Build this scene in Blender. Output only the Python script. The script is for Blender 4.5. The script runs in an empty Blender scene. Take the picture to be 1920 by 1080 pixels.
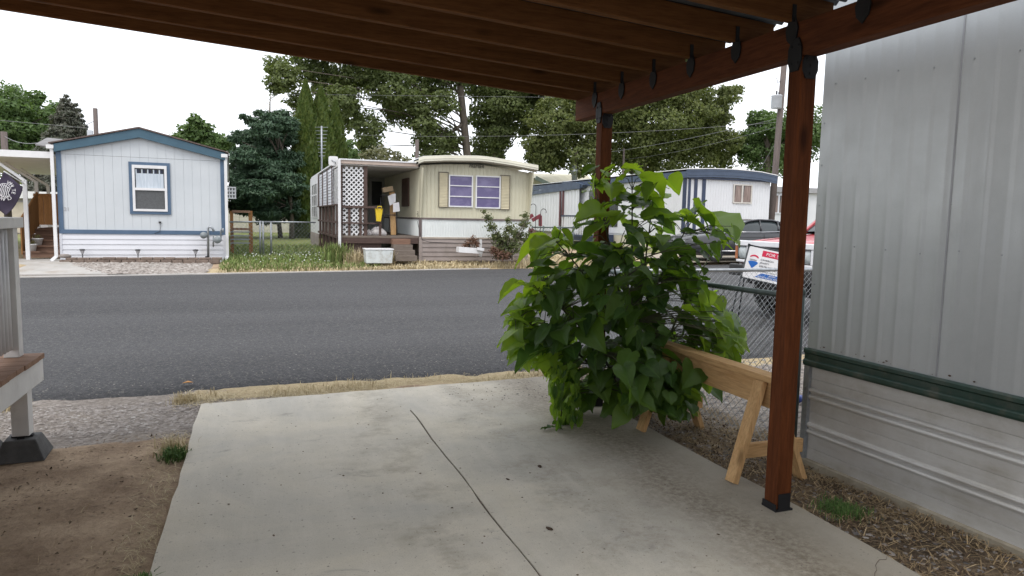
import bpy, bmesh, math, random
import numpy as np
from mathutils import Vector, Matrix, Euler

random.seed(7)
rng = np.random.default_rng(11)
SC = bpy.context.scene
COL = SC.collection
PI = math.pi
rad = math.radians

# ------------------------------------------------------------------ camera
F, YAW, PITCH, ROLL, EYE = 1313.0, rad(19.944), rad(5.674), rad(1.123), 1.6
cf = Vector((math.sin(YAW) * math.cos(PITCH), math.cos(YAW) * math.cos(PITCH), -math.sin(PITCH)))
cr0 = Vector((math.cos(YAW), -math.sin(YAW), 0))
cu0 = cr0.cross(cf)
cr = math.cos(ROLL) * cr0 + math.sin(ROLL) * cu0
cu = -math.sin(ROLL) * cr0 + math.cos(ROLL) * cu0
cam = bpy.data.cameras.new("camera")
cam.sensor_width = 36
cam.lens = F * 36 / 1920
cam.clip_end = 2000
cam.clip_start = 0.05
co = bpy.data.objects.new("camera", cam)
COL.objects.link(co)
co.matrix_world = Matrix(((cr.x, cu.x, -cf.x, 0), (cr.y, cu.y, -cf.y, 0), (cr.z, cu.z, -cf.z, EYE), (0, 0, 0, 1)))
SC.camera = co


def ray(px, py):
    return cf + cr * ((px - 960) / F) - cu * ((py - 540) / F)


def at(px, py, Y):
    """survey helper: where a sight line meets the vertical plane at distance Y"""
    d = ray(px, py)
    return Vector((0, 0, EYE)) + d * (Y / d.y)


# ------------------------------------------------------------------ materials
def nodes(name):
    m = bpy.data.materials.new(name)
    m.use_nodes = True
    nt = m.node_tree
    b = nt.nodes["Principled BSDF"]
    return m, nt, b


def N(nt, t, **kw):
    n = nt.nodes.new(t)
    for k, v in kw.items():
        setattr(n, k, v)
    return n


def noise(nt, vec, scale, detail=5, rough=0.6, dist=0.0):
    n = N(nt, "ShaderNodeTexNoise")
    n.inputs["Scale"].default_value = scale
    n.inputs["Detail"].default_value = detail
    n.inputs["Roughness"].default_value = rough
    n.inputs["Distortion"].default_value = dist
    if vec is not None:
        nt.links.new(vec, n.inputs["Vector"])
    return n


def ramp(nt, fac, a, b, ca=(0, 0, 0), cb=(1, 1, 1)):
    r = N(nt, "ShaderNodeValToRGB")
    r.color_ramp.elements[0].position = a
    r.color_ramp.elements[1].position = b
    r.color_ramp.elements[0].color = (*ca, 1)
    r.color_ramp.elements[1].color = (*cb, 1)
    nt.links.new(fac, r.inputs[0])
    return r.outputs[0]


def mix(nt, fac, a, b, mode="MIX"):
    n = N(nt, "ShaderNodeMix", data_type="RGBA", blend_type=mode)
    for i, v in ((0, fac), (6, a), (7, b)):
        if isinstance(v, (int, float)):
            n.inputs[i].default_value = v
        elif isinstance(v, tuple):
            n.inputs[i].default_value = (*v, 1) if len(v) == 3 else v
        else:
            nt.links.new(v, n.inputs[i])
    return n.outputs[2]


def math_n(nt, op, a, b=None):
    n = N(nt, "ShaderNodeMath", operation=op)
    for i, v in ((0, a), (1, b)):
        if v is None:
            continue
        if isinstance(v, (int, float)):
            n.inputs[i].default_value = v
        else:
            nt.links.new(v, n.inputs[i])
    return n.outputs[0]


def coords(nt, stretch=(1, 1, 1), kind="Object"):
    t = N(nt, "ShaderNodeTexCoord")
    mp = N(nt, "ShaderNodeMapping")
    mp.inputs["Scale"].default_value = stretch
    nt.links.new(t.outputs[kind], mp.inputs["Vector"])
    return mp.outputs[0]


def bump(nt, bsdf, h, strength, dist=0.01):
    b = N(nt, "ShaderNodeBump")
    b.inputs["Strength"].default_value = strength
    b.inputs["Distance"].default_value = dist
    nt.links.new(h, b.inputs["Height"])
    nt.links.new(b.outputs[0], bsdf.inputs["Normal"])


def M(name, c1, c2=None, scale=4, stretch=(1, 1, 1), rough=0.6, metal=0.0, bmp=0.0, bscale=None, lo=0.35, hi=0.7, spec=0.5, dirt=None, dscale=1.2, dlo=0.5, dhi=0.75, bdist=0.01):
    m, nt, b = nodes(name)
    b.inputs["Roughness"].default_value = rough
    b.inputs["Metallic"].default_value = metal
    b.inputs["Specular IOR Level"].default_value = spec
    v = coords(nt, stretch)
    c2 = c2 or tuple(x * 0.82 for x in c1)
    n = noise(nt, v, scale)
    col = ramp(nt, n.outputs[0], lo, hi, c1, c2)
    if dirt:
        n2 = noise(nt, coords(nt), dscale, 8, 0.7)
        col = mix(nt, ramp(nt, n2.outputs[0], dlo, dhi), col, dirt)
    nt.links.new(col, b.inputs["Base Color"])
    rr = ramp(nt, n.outputs[0], 0.2, 0.8, (max(0, rough - 0.08),) * 3, (min(1, rough + 0.1),) * 3)
    nt.links.new(rr, b.inputs["Roughness"])
    if bmp:
        n3 = noise(nt, v, bscale or scale * 4, 6)
        bump(nt, b, n3.outputs[0], bmp, bdist)
    return m


def wood(name, c1, c2, axis, rough=0.75, knots=True, s=1.0):
    st = [9 * s, 9 * s, 9 * s]
    st[axis] = 0.7 * s
    m, nt, b = nodes(name)
    v = coords(nt, tuple(st))
    n = noise(nt, v, 3.0, 6, 0.65, 0.6)
    fine = noise(nt, v, 14.0, 4, 0.6)
    col = ramp(nt, n.outputs[0], 0.3, 0.72, c1, c2)
    col = mix(nt, ramp(nt, fine.outputs[0], 0.45, 0.7, (0, 0, 0), (0.45,) * 3), col, tuple(x * 0.55 for x in c2))
    st2 = [5.0, 5.0, 5.0]
    st2[axis] = 1.6
    if knots:
        vo = N(nt, "ShaderNodeTexVoronoi")
        vo.inputs["Scale"].default_value = 1.0
        nt.links.new(coords(nt, tuple(st2)), vo.inputs["Vector"])
        col = mix(nt, ramp(nt, vo.outputs[0], 0.05, 0.17, (0.8,) * 3, (0, 0, 0)), col, tuple(x * 0.3 for x in c2))
    nt.links.new(col, b.inputs["Base Color"])
    b.inputs["Roughness"].default_value = rough
    b.inputs["Specular IOR Level"].default_value = 0.12
    bump(nt, b, fine.outputs[0], 0.35, 0.004)
    return m


def leafmat(name, c1, c2, trans=0.3, tcol=None, rough=0.5, young_lit=None, veins=False, scale=0.35):
    m, nt, b = nodes(name)
    g = N(nt, "ShaderNodeNewGeometry")
    n = noise(nt, coords(nt), scale, 3)
    f = math_n(nt, "ADD", math_n(nt, "MULTIPLY", g.outputs["Random Per Island"], 0.6), math_n(nt, "MULTIPLY", n.outputs[0], 0.5))
    col = ramp(nt, f, 0.2, 0.9, c1, c2)
    if young_lit:
        a = N(nt, "ShaderNodeAttribute", attribute_name="young_lit")
        col = mix(nt, a.outputs["Fac"], col, young_lit)
    if veins:
        a = N(nt, "ShaderNodeAttribute", attribute_name="vein")
        col = mix(nt, math_n(nt, "MULTIPLY", a.outputs["Fac"], 0.45), col, tuple(x * 1.7 for x in c2))
    nt.links.new(col, b.inputs["Base Color"])
    b.inputs["Roughness"].default_value = rough
    b.inputs["Specular IOR Level"].default_value = 0.3
    t = N(nt, "ShaderNodeBsdfTranslucent")
    tc = mix(nt, 1.0, col, tcol or (1.5, 1.6, 0.7), "MULTIPLY")
    nt.links.new(tc, t.inputs[0])
    ms = N(nt, "ShaderNodeMixShader")
    ms.inputs[0].default_value = trans
    nt.links.new(b.outputs[0], ms.inputs[1])
    nt.links.new(t.outputs[0], ms.inputs[2])
    nt.links.new(ms.outputs[0], nt.nodes["Material Output"].inputs[0])
    return m


def glass(name, col=(0.03, 0.035, 0.04), rough=0.08):
    m, nt, b = nodes(name)
    n = noise(nt, coords(nt), 2.2, 3)
    nt.links.new(ramp(nt, n.outputs[0], 0.3, 0.7, col, tuple(x * 1.5 for x in col)), b.inputs["Base Color"])
    b.inputs["Roughness"].default_value = rough
    b.inputs["Specular IOR Level"].default_value = 0.6
    return m


X_, Y_, Z_ = 0, 1, 2
CED = ((0.135, 0.047, 0.019), (0.07, 0.024, 0.011))
M_cedz = wood("cedar_upright", (0.145, 0.045, 0.015), (0.068, 0.021, 0.0075), Z_)
M_cedy = wood("cedar_beam", *CED, Y_)
RAF = ((0.185, 0.083, 0.032), (0.095, 0.041, 0.0155))
M_cedx = wood("cedar_rafter", *RAF, X_)
PINE = ((0.66, 0.43, 0.22), (0.47, 0.28, 0.125))
M_piney = wood("pine_y", *PINE, Y_)
M_pinez = wood("pine_z", *PINE, Z_)
M_pinex = wood("pine_x", *PINE, X_)
M_blackmetal = M("black_metal", (0.010, 0.010, 0.012), (0.022, 0.022, 0.024), rough=0.6, spec=0.25)
M_bolt = M("bolt_metal", (0.05, 0.05, 0.055), rough=0.35, metal=0.8)
M_roof = M("roof_metal", (0.085, 0.095, 0.105), (0.06, 0.068, 0.075), rough=0.5, metal=0.3)
M_white = M("white_paint", (0.70, 0.70, 0.71), (0.62, 0.62, 0.63), rough=0.45, bmp=0.05)
M_whitevinyl = M("white_vinyl", (0.64, 0.65, 0.69), (0.58, 0.59, 0.63), scale=1.5, rough=0.4, dirt=(0.55, 0.53, 0.5), dlo=0.6, dhi=0.85)
M_galv = M("galvanised_steel", (0.36, 0.38, 0.40), (0.26, 0.28, 0.30), scale=20, rough=0.42, metal=0.65)
M_darkgalv = M("green_grey_coated_pipe", (0.09, 0.12, 0.115), (0.06, 0.08, 0.08), scale=12, rough=0.45, metal=0.3)


def near_wall_mat(name, c, dirt, streak, dlo, dhi, metal=0.3, rough=0.30):
    m, nt, b = nodes(name)
    v = coords(nt)
    n = noise(nt, v, 3.0, 8, 0.7)
    n2 = noise(nt, coords(nt, streak), 2.0, 6, 0.7)
    col = ramp(nt, n.outputs[0], 0.3, 0.75, c, tuple(x * 0.86 for x in c))
    f = math_n(nt, "MULTIPLY", ramp(nt, n2.outputs[0], dlo, dhi), ramp(nt, n.outputs[0], 0.35, 0.65))
    col = mix(nt, f, col, dirt)
    fine = noise(nt, v, 240, 2)
    col = mix(nt, ramp(nt, fine.outputs[0], 0.5, 0.8, (0, 0, 0), (0.2,) * 3), col, tuple(x * 0.6 for x in c))
    nt.links.new(col, b.inputs["Base Color"])
    b.inputs["Metallic"].default_value = metal
    rr = ramp(nt, n.outputs[0], 0.2, 0.8, (rough - 0.06,) * 3, (rough + 0.12,) * 3)
    nt.links.new(rr, b.inputs["Roughness"])
    wav = noise(nt, coords(nt, (1, 1, 0.5)), 5, 2)
    hh = math_n(nt, "ADD", math_n(nt, "MULTIPLY", wav.outputs[0], 2.0), math_n(nt, "MULTIPLY", fine.outputs[0], 0.1))
    bump(nt, b, hh, 0.18, 0.004)
    return m


M_nearwall = near_wall_mat("weathered_aluminium_wall", (0.42, 0.443, 0.457), (0.36, 0.37, 0.34), (1, 3, 0.35), 0.62, 0.9)
M_nearskirt = near_wall_mat("weathered_aluminium_skirt", (0.56, 0.56, 0.55), (0.30, 0.27, 0.22), (1, 0.5, 3), 0.42, 0.75, 0.15, 0.40)
M_green = M("dark_green_trim", (0.010, 0.032, 0.024), (0.017, 0.045, 0.035), scale=6, rough=0.35, dirt=(0.09, 0.09, 0.07), dscale=7, dlo=0.5, dhi=0.78)
M_rust = M("rust", (0.10, 0.06, 0.04), (0.05, 0.035, 0.03), scale=40, rough=0.9)
M_deckwood = wood("weathered_deck", (0.30, 0.19, 0.13), (0.20, 0.12, 0.085), X_)
M_offwhite = M("off_white_paint", (0.66, 0.65, 0.63), (0.55, 0.54, 0.53), scale=5, rough=0.55, dirt=(0.40, 0.36, 0.31), dscale=6, dlo=0.58, dhi=0.8)
M_corr = M("white_corrugated", (0.62, 0.62, 0.63), (0.52, 0.52, 0.54), scale=6, rough=0.45)
M_block = M("dark_concrete_block", (0.10, 0.10, 0.10), (0.06, 0.06, 0.06), scale=9, rough=0.95, bmp=0.6, bscale=60)


def asphalt():
    m, nt, b = nodes("fresh_asphalt")
    v = coords(nt)
    big = noise(nt, coords(nt, (0.07, 0.8, 1)), 0.9, 5, 0.6)
    vo = N(nt, "ShaderNodeTexVoronoi")
    vo.inputs["Scale"].default_value = 70
    nt.links.new(v, vo.inputs["Vector"])
    sp = noise(nt, v, 38, 5, 0.8)
    col = ramp(nt, big.outputs[0], 0.3, 0.7, (0.044, 0.044, 0.047), (0.080, 0.080, 0.084))
    col = mix(nt, ramp(nt, sp.outputs[0], 0.5, 0.75, (0, 0, 0), (0.85,) * 3), col, (0.17, 0.17, 0.172))
    md = noise(nt, v, 20, 4, 0.9)
    col = mix(nt, ramp(nt, md.outputs[0], 0.4, 0.7, (0, 0, 0), (0.8,) * 3), col, (0.022, 0.022, 0.025))
    cells = N(nt, "ShaderNodeSeparateColor")
    nt.links.new(vo.outputs["Color"], cells.inputs[0])
    col = mix(nt, ramp(nt, cells.outputs[0], 0.86, 0.98, (0, 0, 0), (0.5,) * 3), col, (0.2, 0.19, 0.17))
    nt.links.new(col, b.inputs["Base Color"])
    b.inputs["Roughness"].default_value = 0.78
    b.inputs["Specular IOR Level"].default_value = 0.35
    h = math_n(nt, "ADD", vo.outputs[0], math_n(nt, "MULTIPLY", sp.outputs[0], 1.5))
    bump(nt, b, h, 0.9, 0.012)
    return m


M_asphalt = asphalt()


def concrete():
    m, nt, b = nodes("driveway_concrete")
    v = coords(nt)
    big = noise(nt, v, 0.75, 7, 0.62, 0.6)
    mid = noise(nt, v, 3.5, 8, 0.72)
    fine = noise(nt, v, 70, 4, 0.7)
    grit = noise(nt, v, 26, 8, 0.8)
    sweep = noise(nt, coords(nt, (5, 0.7, 1)), 1.6, 5, 0.65)
    col = ramp(nt, mid.outputs[0], 0.32, 0.70, (0.61, 0.56, 0.465), (0.51, 0.47, 0.385))
    col = mix(nt, ramp(nt, big.outputs[0], 0.40, 0.62, (0, 0, 0), (0.8,) * 3), col, (0.42, 0.405, 0.365))
    col = mix(nt, ramp(nt, sweep.outputs[0], 0.46, 0.72, (0, 0, 0), (0.45,) * 3), col, (0.60, 0.56, 0.49))
    sx = N(nt, "ShaderNodeSeparateXYZ")
    nt.links.new(v, sx.inputs[0])
    warp = noise(nt, v, 1.3, 6, 0.65)
    warp2 = noise(nt, v, 2.6, 7, 0.7)
    wx = math_n(nt, "ADD", sx.outputs[0], math_n(nt, "MULTIPLY", math_n(nt, "SUBTRACT", warp.outputs[0], 0.5), 0.75))

    def bandm(c, w):
        d = math_n(nt, "ABSOLUTE", math_n(nt, "SUBTRACT", wx, c))
        return ramp(nt, math_n(nt, "DIVIDE", d, w), 0.0, 1.0, (1, 1, 1), (0, 0, 0))
    gm = ramp(nt, grit.outputs[0], 0.38, 0.58, (0.15,) * 3, (1,) * 3)
    # brown washed-in soil along the right edge, a second fainter one by the wheel track
    f1 = math_n(nt, "MULTIPLY", bandm(2.42, 0.42), gm)
    col = mix(nt, math_n(nt, "MULTIPLY", f1, 1.0), col, (0.15, 0.12, 0.088))
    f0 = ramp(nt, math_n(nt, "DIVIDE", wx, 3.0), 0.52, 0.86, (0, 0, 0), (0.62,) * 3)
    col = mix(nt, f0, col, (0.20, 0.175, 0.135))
    f2 = math_n(nt, "MULTIPLY", math_n(nt, "MULTIPLY", bandm(1.75, 0.5), gm), ramp(nt, warp2.outputs[0], 0.42, 0.6))
    col = mix(nt, math_n(nt, "MULTIPLY", f2, 0.6), col, (0.23, 0.20, 0.16))
    f3 = math_n(nt, "MULTIPLY", bandm(0.85, 0.45), ramp(nt, warp2.outputs[0], 0.48, 0.66))
    col = mix(nt, math_n(nt, "MULTIPLY", f3, 0.75), col, (0.27, 0.24, 0.19))
    sp = noise(nt, coords(nt, (1.0, 1.6, 1)), 1.7, 5, 0.75, 0.8)
    col = mix(nt, ramp(nt, sp.outputs[0], 0.60, 0.72, (0, 0, 0), (0.6,) * 3), col, (0.20, 0.19, 0.175))
    pit = noise(nt, v, 48, 2, 0.5)
    col = mix(nt, ramp(nt, pit.outputs[0], 0.66, 0.73, (0, 0, 0), (0.7,) * 3), col, (0.13, 0.12, 0.105))
    gr = noise(nt, v, 150, 3, 0.6)
    col = mix(nt, ramp(nt, gr.outputs[0], 0.53, 0.72, (0, 0, 0), (0.4,) * 3), col, (0.2, 0.185, 0.16))
    nt.links.new(col, b.inputs["Base Color"])
    b.inputs["Roughness"].default_value = 0.85
    b.inputs["Specular IOR Level"].default_value = 0.3
    h = math_n(nt, "ADD", fine.outputs[0], mid.outputs[0])
    bump(nt, b, h, 0.25, 0.006)
    return m


M_conc = concrete()


def terrain_mat():
    m, nt, b = nodes("ground_earth")
    v = coords(nt)
    a = N(nt, "ShaderNodeVertexColor", layer_name="zone")
    sp = N(nt, "ShaderNodeSeparateColor")
    nt.links.new(a.outputs[0], sp.inputs[0])
    edge = noise(nt, v, 3.2, 8, 0.75)
    edge2 = noise(nt, v, 11, 5, 0.7)

    def mask(ch):
        s = math_n(nt, "ADD", sp.outputs[ch], math_n(nt, "MULTIPLY", math_n(nt, "SUBTRACT", edge.outputs[0], 0.5), 0.9))
        s = math_n(nt, "ADD", s, math_n(nt, "MULTIPLY", math_n(nt, "SUBTRACT", edge2.outputs[0], 0.5), 0.4))
        return ramp(nt, s, 0.42, 0.58)
    d1 = noise(nt, v, 1.8, 8, 0.7)
    d2 = noise(nt, v, 30, 6, 0.75)
    dirt = ramp(nt, d1.outputs[0], 0.36, 0.62, (0.50, 0.38, 0.265), (0.26, 0.185, 0.125))
    dirt = mix(nt, ramp(nt, d2.outputs[0], 0.45, 0.75, (0, 0, 0), (0.5,) * 3), dirt, (0.11, 0.08, 0.057))
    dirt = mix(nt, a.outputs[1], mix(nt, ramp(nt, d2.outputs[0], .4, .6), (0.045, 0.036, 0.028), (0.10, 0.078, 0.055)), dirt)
    vo = N(nt, "ShaderNodeTexVoronoi")
    vo.inputs["Scale"].default_value = 34
    nt.links.new(v, vo.inputs["Vector"])
    cs = N(nt, "ShaderNodeSeparateColor")
    nt.links.new(vo.outputs["Color"], cs.inputs[0])
    grav = ramp(nt, cs.outputs[0], 0.0, 1.0, (0.19, 0.165, 0.145), (0.36, 0.325, 0.295))
    grav = mix(nt, ramp(nt, d1.outputs[0], 0.4, 0.65, (0, 0, 0), (0.6,) * 3), grav, (0.27, 0.23, 0.19))
    s1 = noise(nt, coords(nt, (1, 2.5, 1)), 16, 8, 0.8, 1.5)
    straw = ramp(nt, s1.outputs[0], 0.3, 0.7, (0.56, 0.46, 0.29), (0.30, 0.23, 0.14))
    straw = mix(nt, ramp(nt, d1.outputs[0], 0.5, 0.75, (0, 0, 0), (0.6,) * 3), straw, (0.36, 0.30, 0.21))
    g1 = noise(nt, v, 22, 6, 0.8)
    gras = ramp(nt, g1.outputs[0], 0.3, 0.7, (0.20, 0.24, 0.08), (0.08, 0.115, 0.035))
    gras = mix(nt, ramp(nt, d1.outputs[0], 0.45, 0.7, (0, 0, 0), (0.7,) * 3), gras, (0.27, 0.235, 0.12))
    col = mix(nt, mask(0), dirt, grav)
    col = mix(nt, mask(1), col, gras)
    col = mix(nt, mask(2), col, straw)
    nt.links.new(col, b.inputs["Base Color"])
    b.inputs["Roughness"].default_value = 0.95
    b.inputs["Specular IOR Level"].default_value = 0.15
    h = math_n(nt, "ADD", math_n(nt, "MULTIPLY", d2.outputs[0], 1.2), math_n(nt, "MULTIPLY", math_n(nt, "MULTIPLY", vo.outputs[0], -1.2), mask(0)))
    bump(nt, b, h, 0.8, 0.02)
    return m


M_ground = terrain_mat()

# ------------------------------------------------------------------ mesh helper
class MB:
    def __init__(s):
        s.v, s.f, s.sm = [], [], []

    def add(s, vs, fs, smooth=False):
        o = len(s.v)
        s.v += [tuple(p) for p in vs]
        s.f += [tuple(i + o for i in f) for f in fs]
        s.sm += [smooth] * len(fs)
        return s

    def box(s, x0, x1, y0, y1, z0, z1):
        vs = [(x0, y0, z0), (x1, y0, z0), (x1, y1, z0), (x0, y1, z0), (x0, y0, z1), (x1, y0, z1), (x1, y1, z1), (x0, y1, z1)]
        return s.add(vs, [(0, 3, 2, 1), (4, 5, 6, 7), (0, 1, 5, 4), (1, 2, 6, 5), (2, 3, 7, 6), (3, 0, 4, 7)])

    def bar(s, p, q, w, h, up=(0, 0, 1), extend=0.0):
        """box from p to q, w across, h along 'up'"""
        p, q = Vector(p), Vector(q)
        d = (q - p).normalized()
        p = p - d * extend
        q = q + d * extend
        u = Vector(up)
        a = d.cross(u)
        if a.length < 1e-4:
            a = d.cross(Vector((1, 0, 0)))
        a.normalize()
        u = a.cross(d).normalized()
        vs = []
        for c in (p, q):
            for i, j in ((-1, -1), (1, -1), (1, 1), (-1, 1)):
                vs.append(c + a * (w / 2 * i) + u * (h / 2 * j))
        return s.add(vs, [(0, 1, 2, 3)[::-1] if False else (3, 2, 1, 0), (4, 5, 6, 7), (0, 1, 5, 4), (1, 2, 6, 5), (2, 3, 7, 6), (3, 0, 4, 7)])

    def tube(s, pts, r, n=8, cap=True, r2=None):
        pts = [Vector(p) for p in pts]
        k = len(pts)
        rs = r if isinstance(r, (list, tuple)) else [r + ((r2 if r2 is not None else r) - r) * i / max(1, k - 1) for i in range(k)]
        vs, fs = [], []
        ref = None
        for i, p in enumerate(pts):
            d = (pts[min(i + 1, k - 1)] - pts[max(i - 1, 0)])
            if d.length < 1e-9:
                d = Vector((0, 0, 1))
            d.normalize()
            if ref is None:
                ref = d.orthogonal().normalized()
            a = (ref - d * ref.dot(d))
            if a.length < 1e-6:
                a = d.orthogonal()
            a.normalize()
            ref = a
            b = d.cross(a)
            for j in range(n):
                t = 2 * PI * j / n
                vs.append(p + (a * math.cos(t) + b * math.sin(t)) * rs[i])
        for i in range(k - 1):
            for j in range(n):
                j2 = (j + 1) % n
                fs.append((i * n + j, i * n + j2, (i + 1) * n + j2, (i + 1) * n + j))
        s.add(vs, fs, True)
        if cap and n > 3:
            o = len(s.v) - k * n
            s.f.append(tuple(o + j for j in range(n))[::-1]); s.sm.append(False)
            s.f.append(tuple(o + (k - 1) * n + j for j in range(n))); s.sm.append(False)
        return s

    def prism(s, poly, axis, a, b):
        """extrude a polygon (list of 2d points) along axis from a to b"""
        def P(u, v, t):
            return ((t, u, v), (u, t, v), (u, v, t))[axis]
        k = len(poly)
        vs = [P(u, v, a) for u, v in poly] + [P(u, v, b) for u, v in poly]
        fs = [tuple(range(k))[::-1], tuple(range(k, 2 * k))] + [(i, (i + 1) % k, k + (i + 1) % k, k + i) for i in range(k)]
        return s.add(vs, fs)

    def strip(s, rows, smooth=True):
        """rows of equal-length point lists -> grid of quads"""
        n = len(rows[0])
        vs = [p for r in rows for p in r]
        fs = [(i * n + j, i * n + j + 1, (i + 1) * n + j + 1, (i + 1) * n + j) for i in range(len(rows) - 1) for j in range(n - 1)]
        return s.add(vs, fs, smooth)

    def lathe(s, c, prof, n=20, axis=2):
        """prof: list of (r, t) along axis"""
        rows = []
        for r, t in prof:
            row = []
            for j in range(n + 1):
                a = 2 * PI * j / n
                x, y = r * math.cos(a), r * math.sin(a)
                p = ((t, x, y), (x, t, y), (x, y, t))[axis]
                row.append((c[0] + p[0], c[1] + p[1], c[2] + p[2]))
            rows.append(row)
        return s.strip(rows)

    def build(s, name, mat, parent=None, local=False, bevel=0.0):
        me = bpy.data.meshes.new(name)
        off = Vector((0, 0, 0)) if (parent is None or local) else root_off(parent)
        vs = [(p[0] - off.x, p[1] - off.y, p[2] - off.z) for p in s.v]
        me.from_pydata(vs, [], s.f)
        me.polygons.foreach_set("use_smooth", s.sm)
        bm = bmesh.new(); bm.from_mesh(me)
        bmesh.ops.recalc_face_normals(bm, faces=bm.faces)
        bm.to_mesh(me); bm.free()
        me.materials.append(mat)
        o = bpy.data.objects.new(name, me)
        COL.objects.link(o)
        o.parent = parent
        if bevel:
            mo = o.modifiers.new("bevel", "BEVEL")
            mo.width = bevel; mo.segments = 2; mo.limit_method = "ANGLE"
        return o


def root_off(o):
    v = Vector((0, 0, 0))
    while o is not None:
        v += o.location
        o = o.parent
    return v


def tag(o, label, cat, group=None):
    o["label"] = label
    o["category"] = cat
    if group:
        o["group"] = group
    return o


def thing(name, label, cat, loc=(0, 0, 0), rz=0.0, group=None):
    o = bpy.data.objects.new(name, None)
    o.empty_display_size = 0.2
    COL.objects.link(o)
    o.location = loc
    o.rotation_euler = (0, 0, rz)
    return tag(o, label, cat, group)


def kind(o, k):
    o["kind"] = k
    return o


def copy_tree(o, parent=None):
    c = o.copy()
    COL.objects.link(c)
    c.parent = parent
    for ch in list(o.children):
        copy_tree(ch, c)
    return c


def text(name, s, mat, parent, M4, size, extrude=0.0015, align="LEFT", shear=0, xs=1.0):
    c = bpy.data.curves.new(name, "FONT")
    c.body = s
    c.size = size
    c.extrude = extrude
    c.align_x = align
    c.shear = shear
    c.materials.append(mat)
    o = bpy.data.objects.new(name, c)
    COL.objects.link(o)
    o.parent = parent
    m = Matrix(M4)
    m.translation = m.translation - root_off(parent)
    dg = bpy.context.evaluated_depsgraph_get()
    dg.update()
    me = bpy.data.meshes.new_from_object(o.evaluated_get(dg))
    bpy.data.objects.remove(o)
    me.name = name
    if not me.materials:
        me.materials.append(mat)
    o = bpy.data.objects.new(name, me)
    COL.objects.link(o)
    o.parent = parent
    o.matrix_local = m @ Matrix.Diagonal((xs, 1, 1, 1))
    return o


def frame4(origin, xd, yd):
    xd = Vector(xd).normalized(); yd = Vector(yd).normalized(); zd = xd.cross(yd).normalized()
    m = Matrix((xd, yd, zd)).transposed().to_4x4()
    m.translation = Vector(origin)
    return m


def npmesh(name, V, Fq, mat, smooth=False, attrs=None):
    """V (n,3), Fq (m,4) or (m,3) arrays -> object"""
    me = bpy.data.meshes.new(name)
    n, m, k = len(V), len(Fq), Fq.shape[1]
    me.vertices.add(n)
    me.vertices.foreach_set("co", np.asarray(V, dtype=np.float32).ravel())
    me.loops.add(m * k)
    me.loops.foreach_set("vertex_index", np.asarray(Fq, dtype=np.int32).ravel())
    me.polygons.add(m)
    me.polygons.foreach_set("loop_start", np.arange(0, m * k, k, dtype=np.int32))
    me.polygons.foreach_set("use_smooth", np.full(m, smooth))
    me.update(calc_edges=True)
    me.validate()
    for an, arr in (attrs or {}).items():
        if arr.ndim == 2:
            at_ = me.color_attributes.new(an, "FLOAT_COLOR", "POINT")
            at_.data.foreach_set("color", np.asarray(arr, dtype=np.float32).ravel())
        else:
            at_ = me.attributes.new(an, "FLOAT", "POINT")
            at_.data.foreach_set("value", np.asarray(arr, dtype=np.float32))
    me.materials.append(mat)
    o = bpy.data.objects.new(name, me)
    COL.objects.link(o)
    return o


# ------------------------------------------------------------------ ground
def yf(x):
    return 16.81 + (np.clip(x, -60, 60) + 3.9) * 0.15


def gz(x, y):
    """level of the land (numpy)"""
    x = np.asarray(x, float); y = np.asarray(y, float)
    f = yf(x)
    t = np.clip((y - 6.9) / (f - 6.9), 0, 1)
    u = np.clip((y - f) / 2.0, 0, 1)
    far = np.clip((y - 24) / 30, 0, 1)
    return 0.2 * t + 0.17 * u + 0.25 * far


def g1(x, y):
    return float(gz(x, y))


def vnoise(x, y, s, seed=0):
    """cheap smooth value noise in numpy"""
    x = x * s + 37.3 * seed; y = y * s + 11.7 * seed
    xi = np.floor(x).astype(int); yi = np.floor(y).astype(int)
    fx = x - xi; fy = y - yi
    fx = fx * fx * (3 - 2 * fx); fy = fy * fy * (3 - 2 * fy)

    def h(a, b):
        n = np.sin(a * 127.1 + b * 311.7 + seed * 17.0) * 43758.5453
        return n - np.floor(n)
    return (h(xi, yi) * (1 - fx) + h(xi + 1, yi) * fx) * (1 - fy) + (h(xi, yi + 1) * (1 - fx) + h(xi + 1, yi + 1) * fx) * fy


def sm(a, b, x):
    t = np.clip((x - a) / (b - a), 0, 1)
    return t * t * (3 - 2 * t)


xs = np.unique(np.concatenate([np.linspace(-260, -30, 14), np.linspace(-30, -5, 40), np.arange(-5, 6, 0.06), np.linspace(6, 30, 90), np.linspace(30, 260, 20)]))
ys = np.unique(np.concatenate([np.linspace(-40, -2, 16), np.arange(-2, 8, 0.06), np.linspace(8, 15, 12), np.linspace(15, 26, 90), np.linspace(26, 60, 30), np.linspace(60, 420, 16)]))
GX, GY = np.meshgrid(xs, ys)
GZ = gz(GX, GY) - 0.03
near = (GY < 8)
GZ += near * ((vnoise(GX, GY, 1.3, 1) - 0.5) * 0.03 + (vnoise(GX, GY, 5, 2) - 0.5) * 0.018 + (vnoise(GX, GY, 13, 3) - 0.5) * 0.008)
GZ += (GY > 16) * (GY < 60) * (vnoise(GX, GY, 1.1, 4) - 0.5) * 0.05
onroad = sm(7.0, 7.35, GY) * (1 - sm(-0.35, 0.0, GY - yf(GX)))
GZ -= 0.07 * onroad
onslab = (GX > -0.40) * (GX < 2.76) * (GY < 6.2)
GZ -= 0.05 * onslab
wob = (vnoise(GX, GY, 0.8, 5) - 0.5)
gravel = sm(5.35, 5.65, GY + 0.12 * wob - 0.0 * GX) * (GX < 0.6) * (1 - sm(7.4, 7.6, GY))
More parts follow.
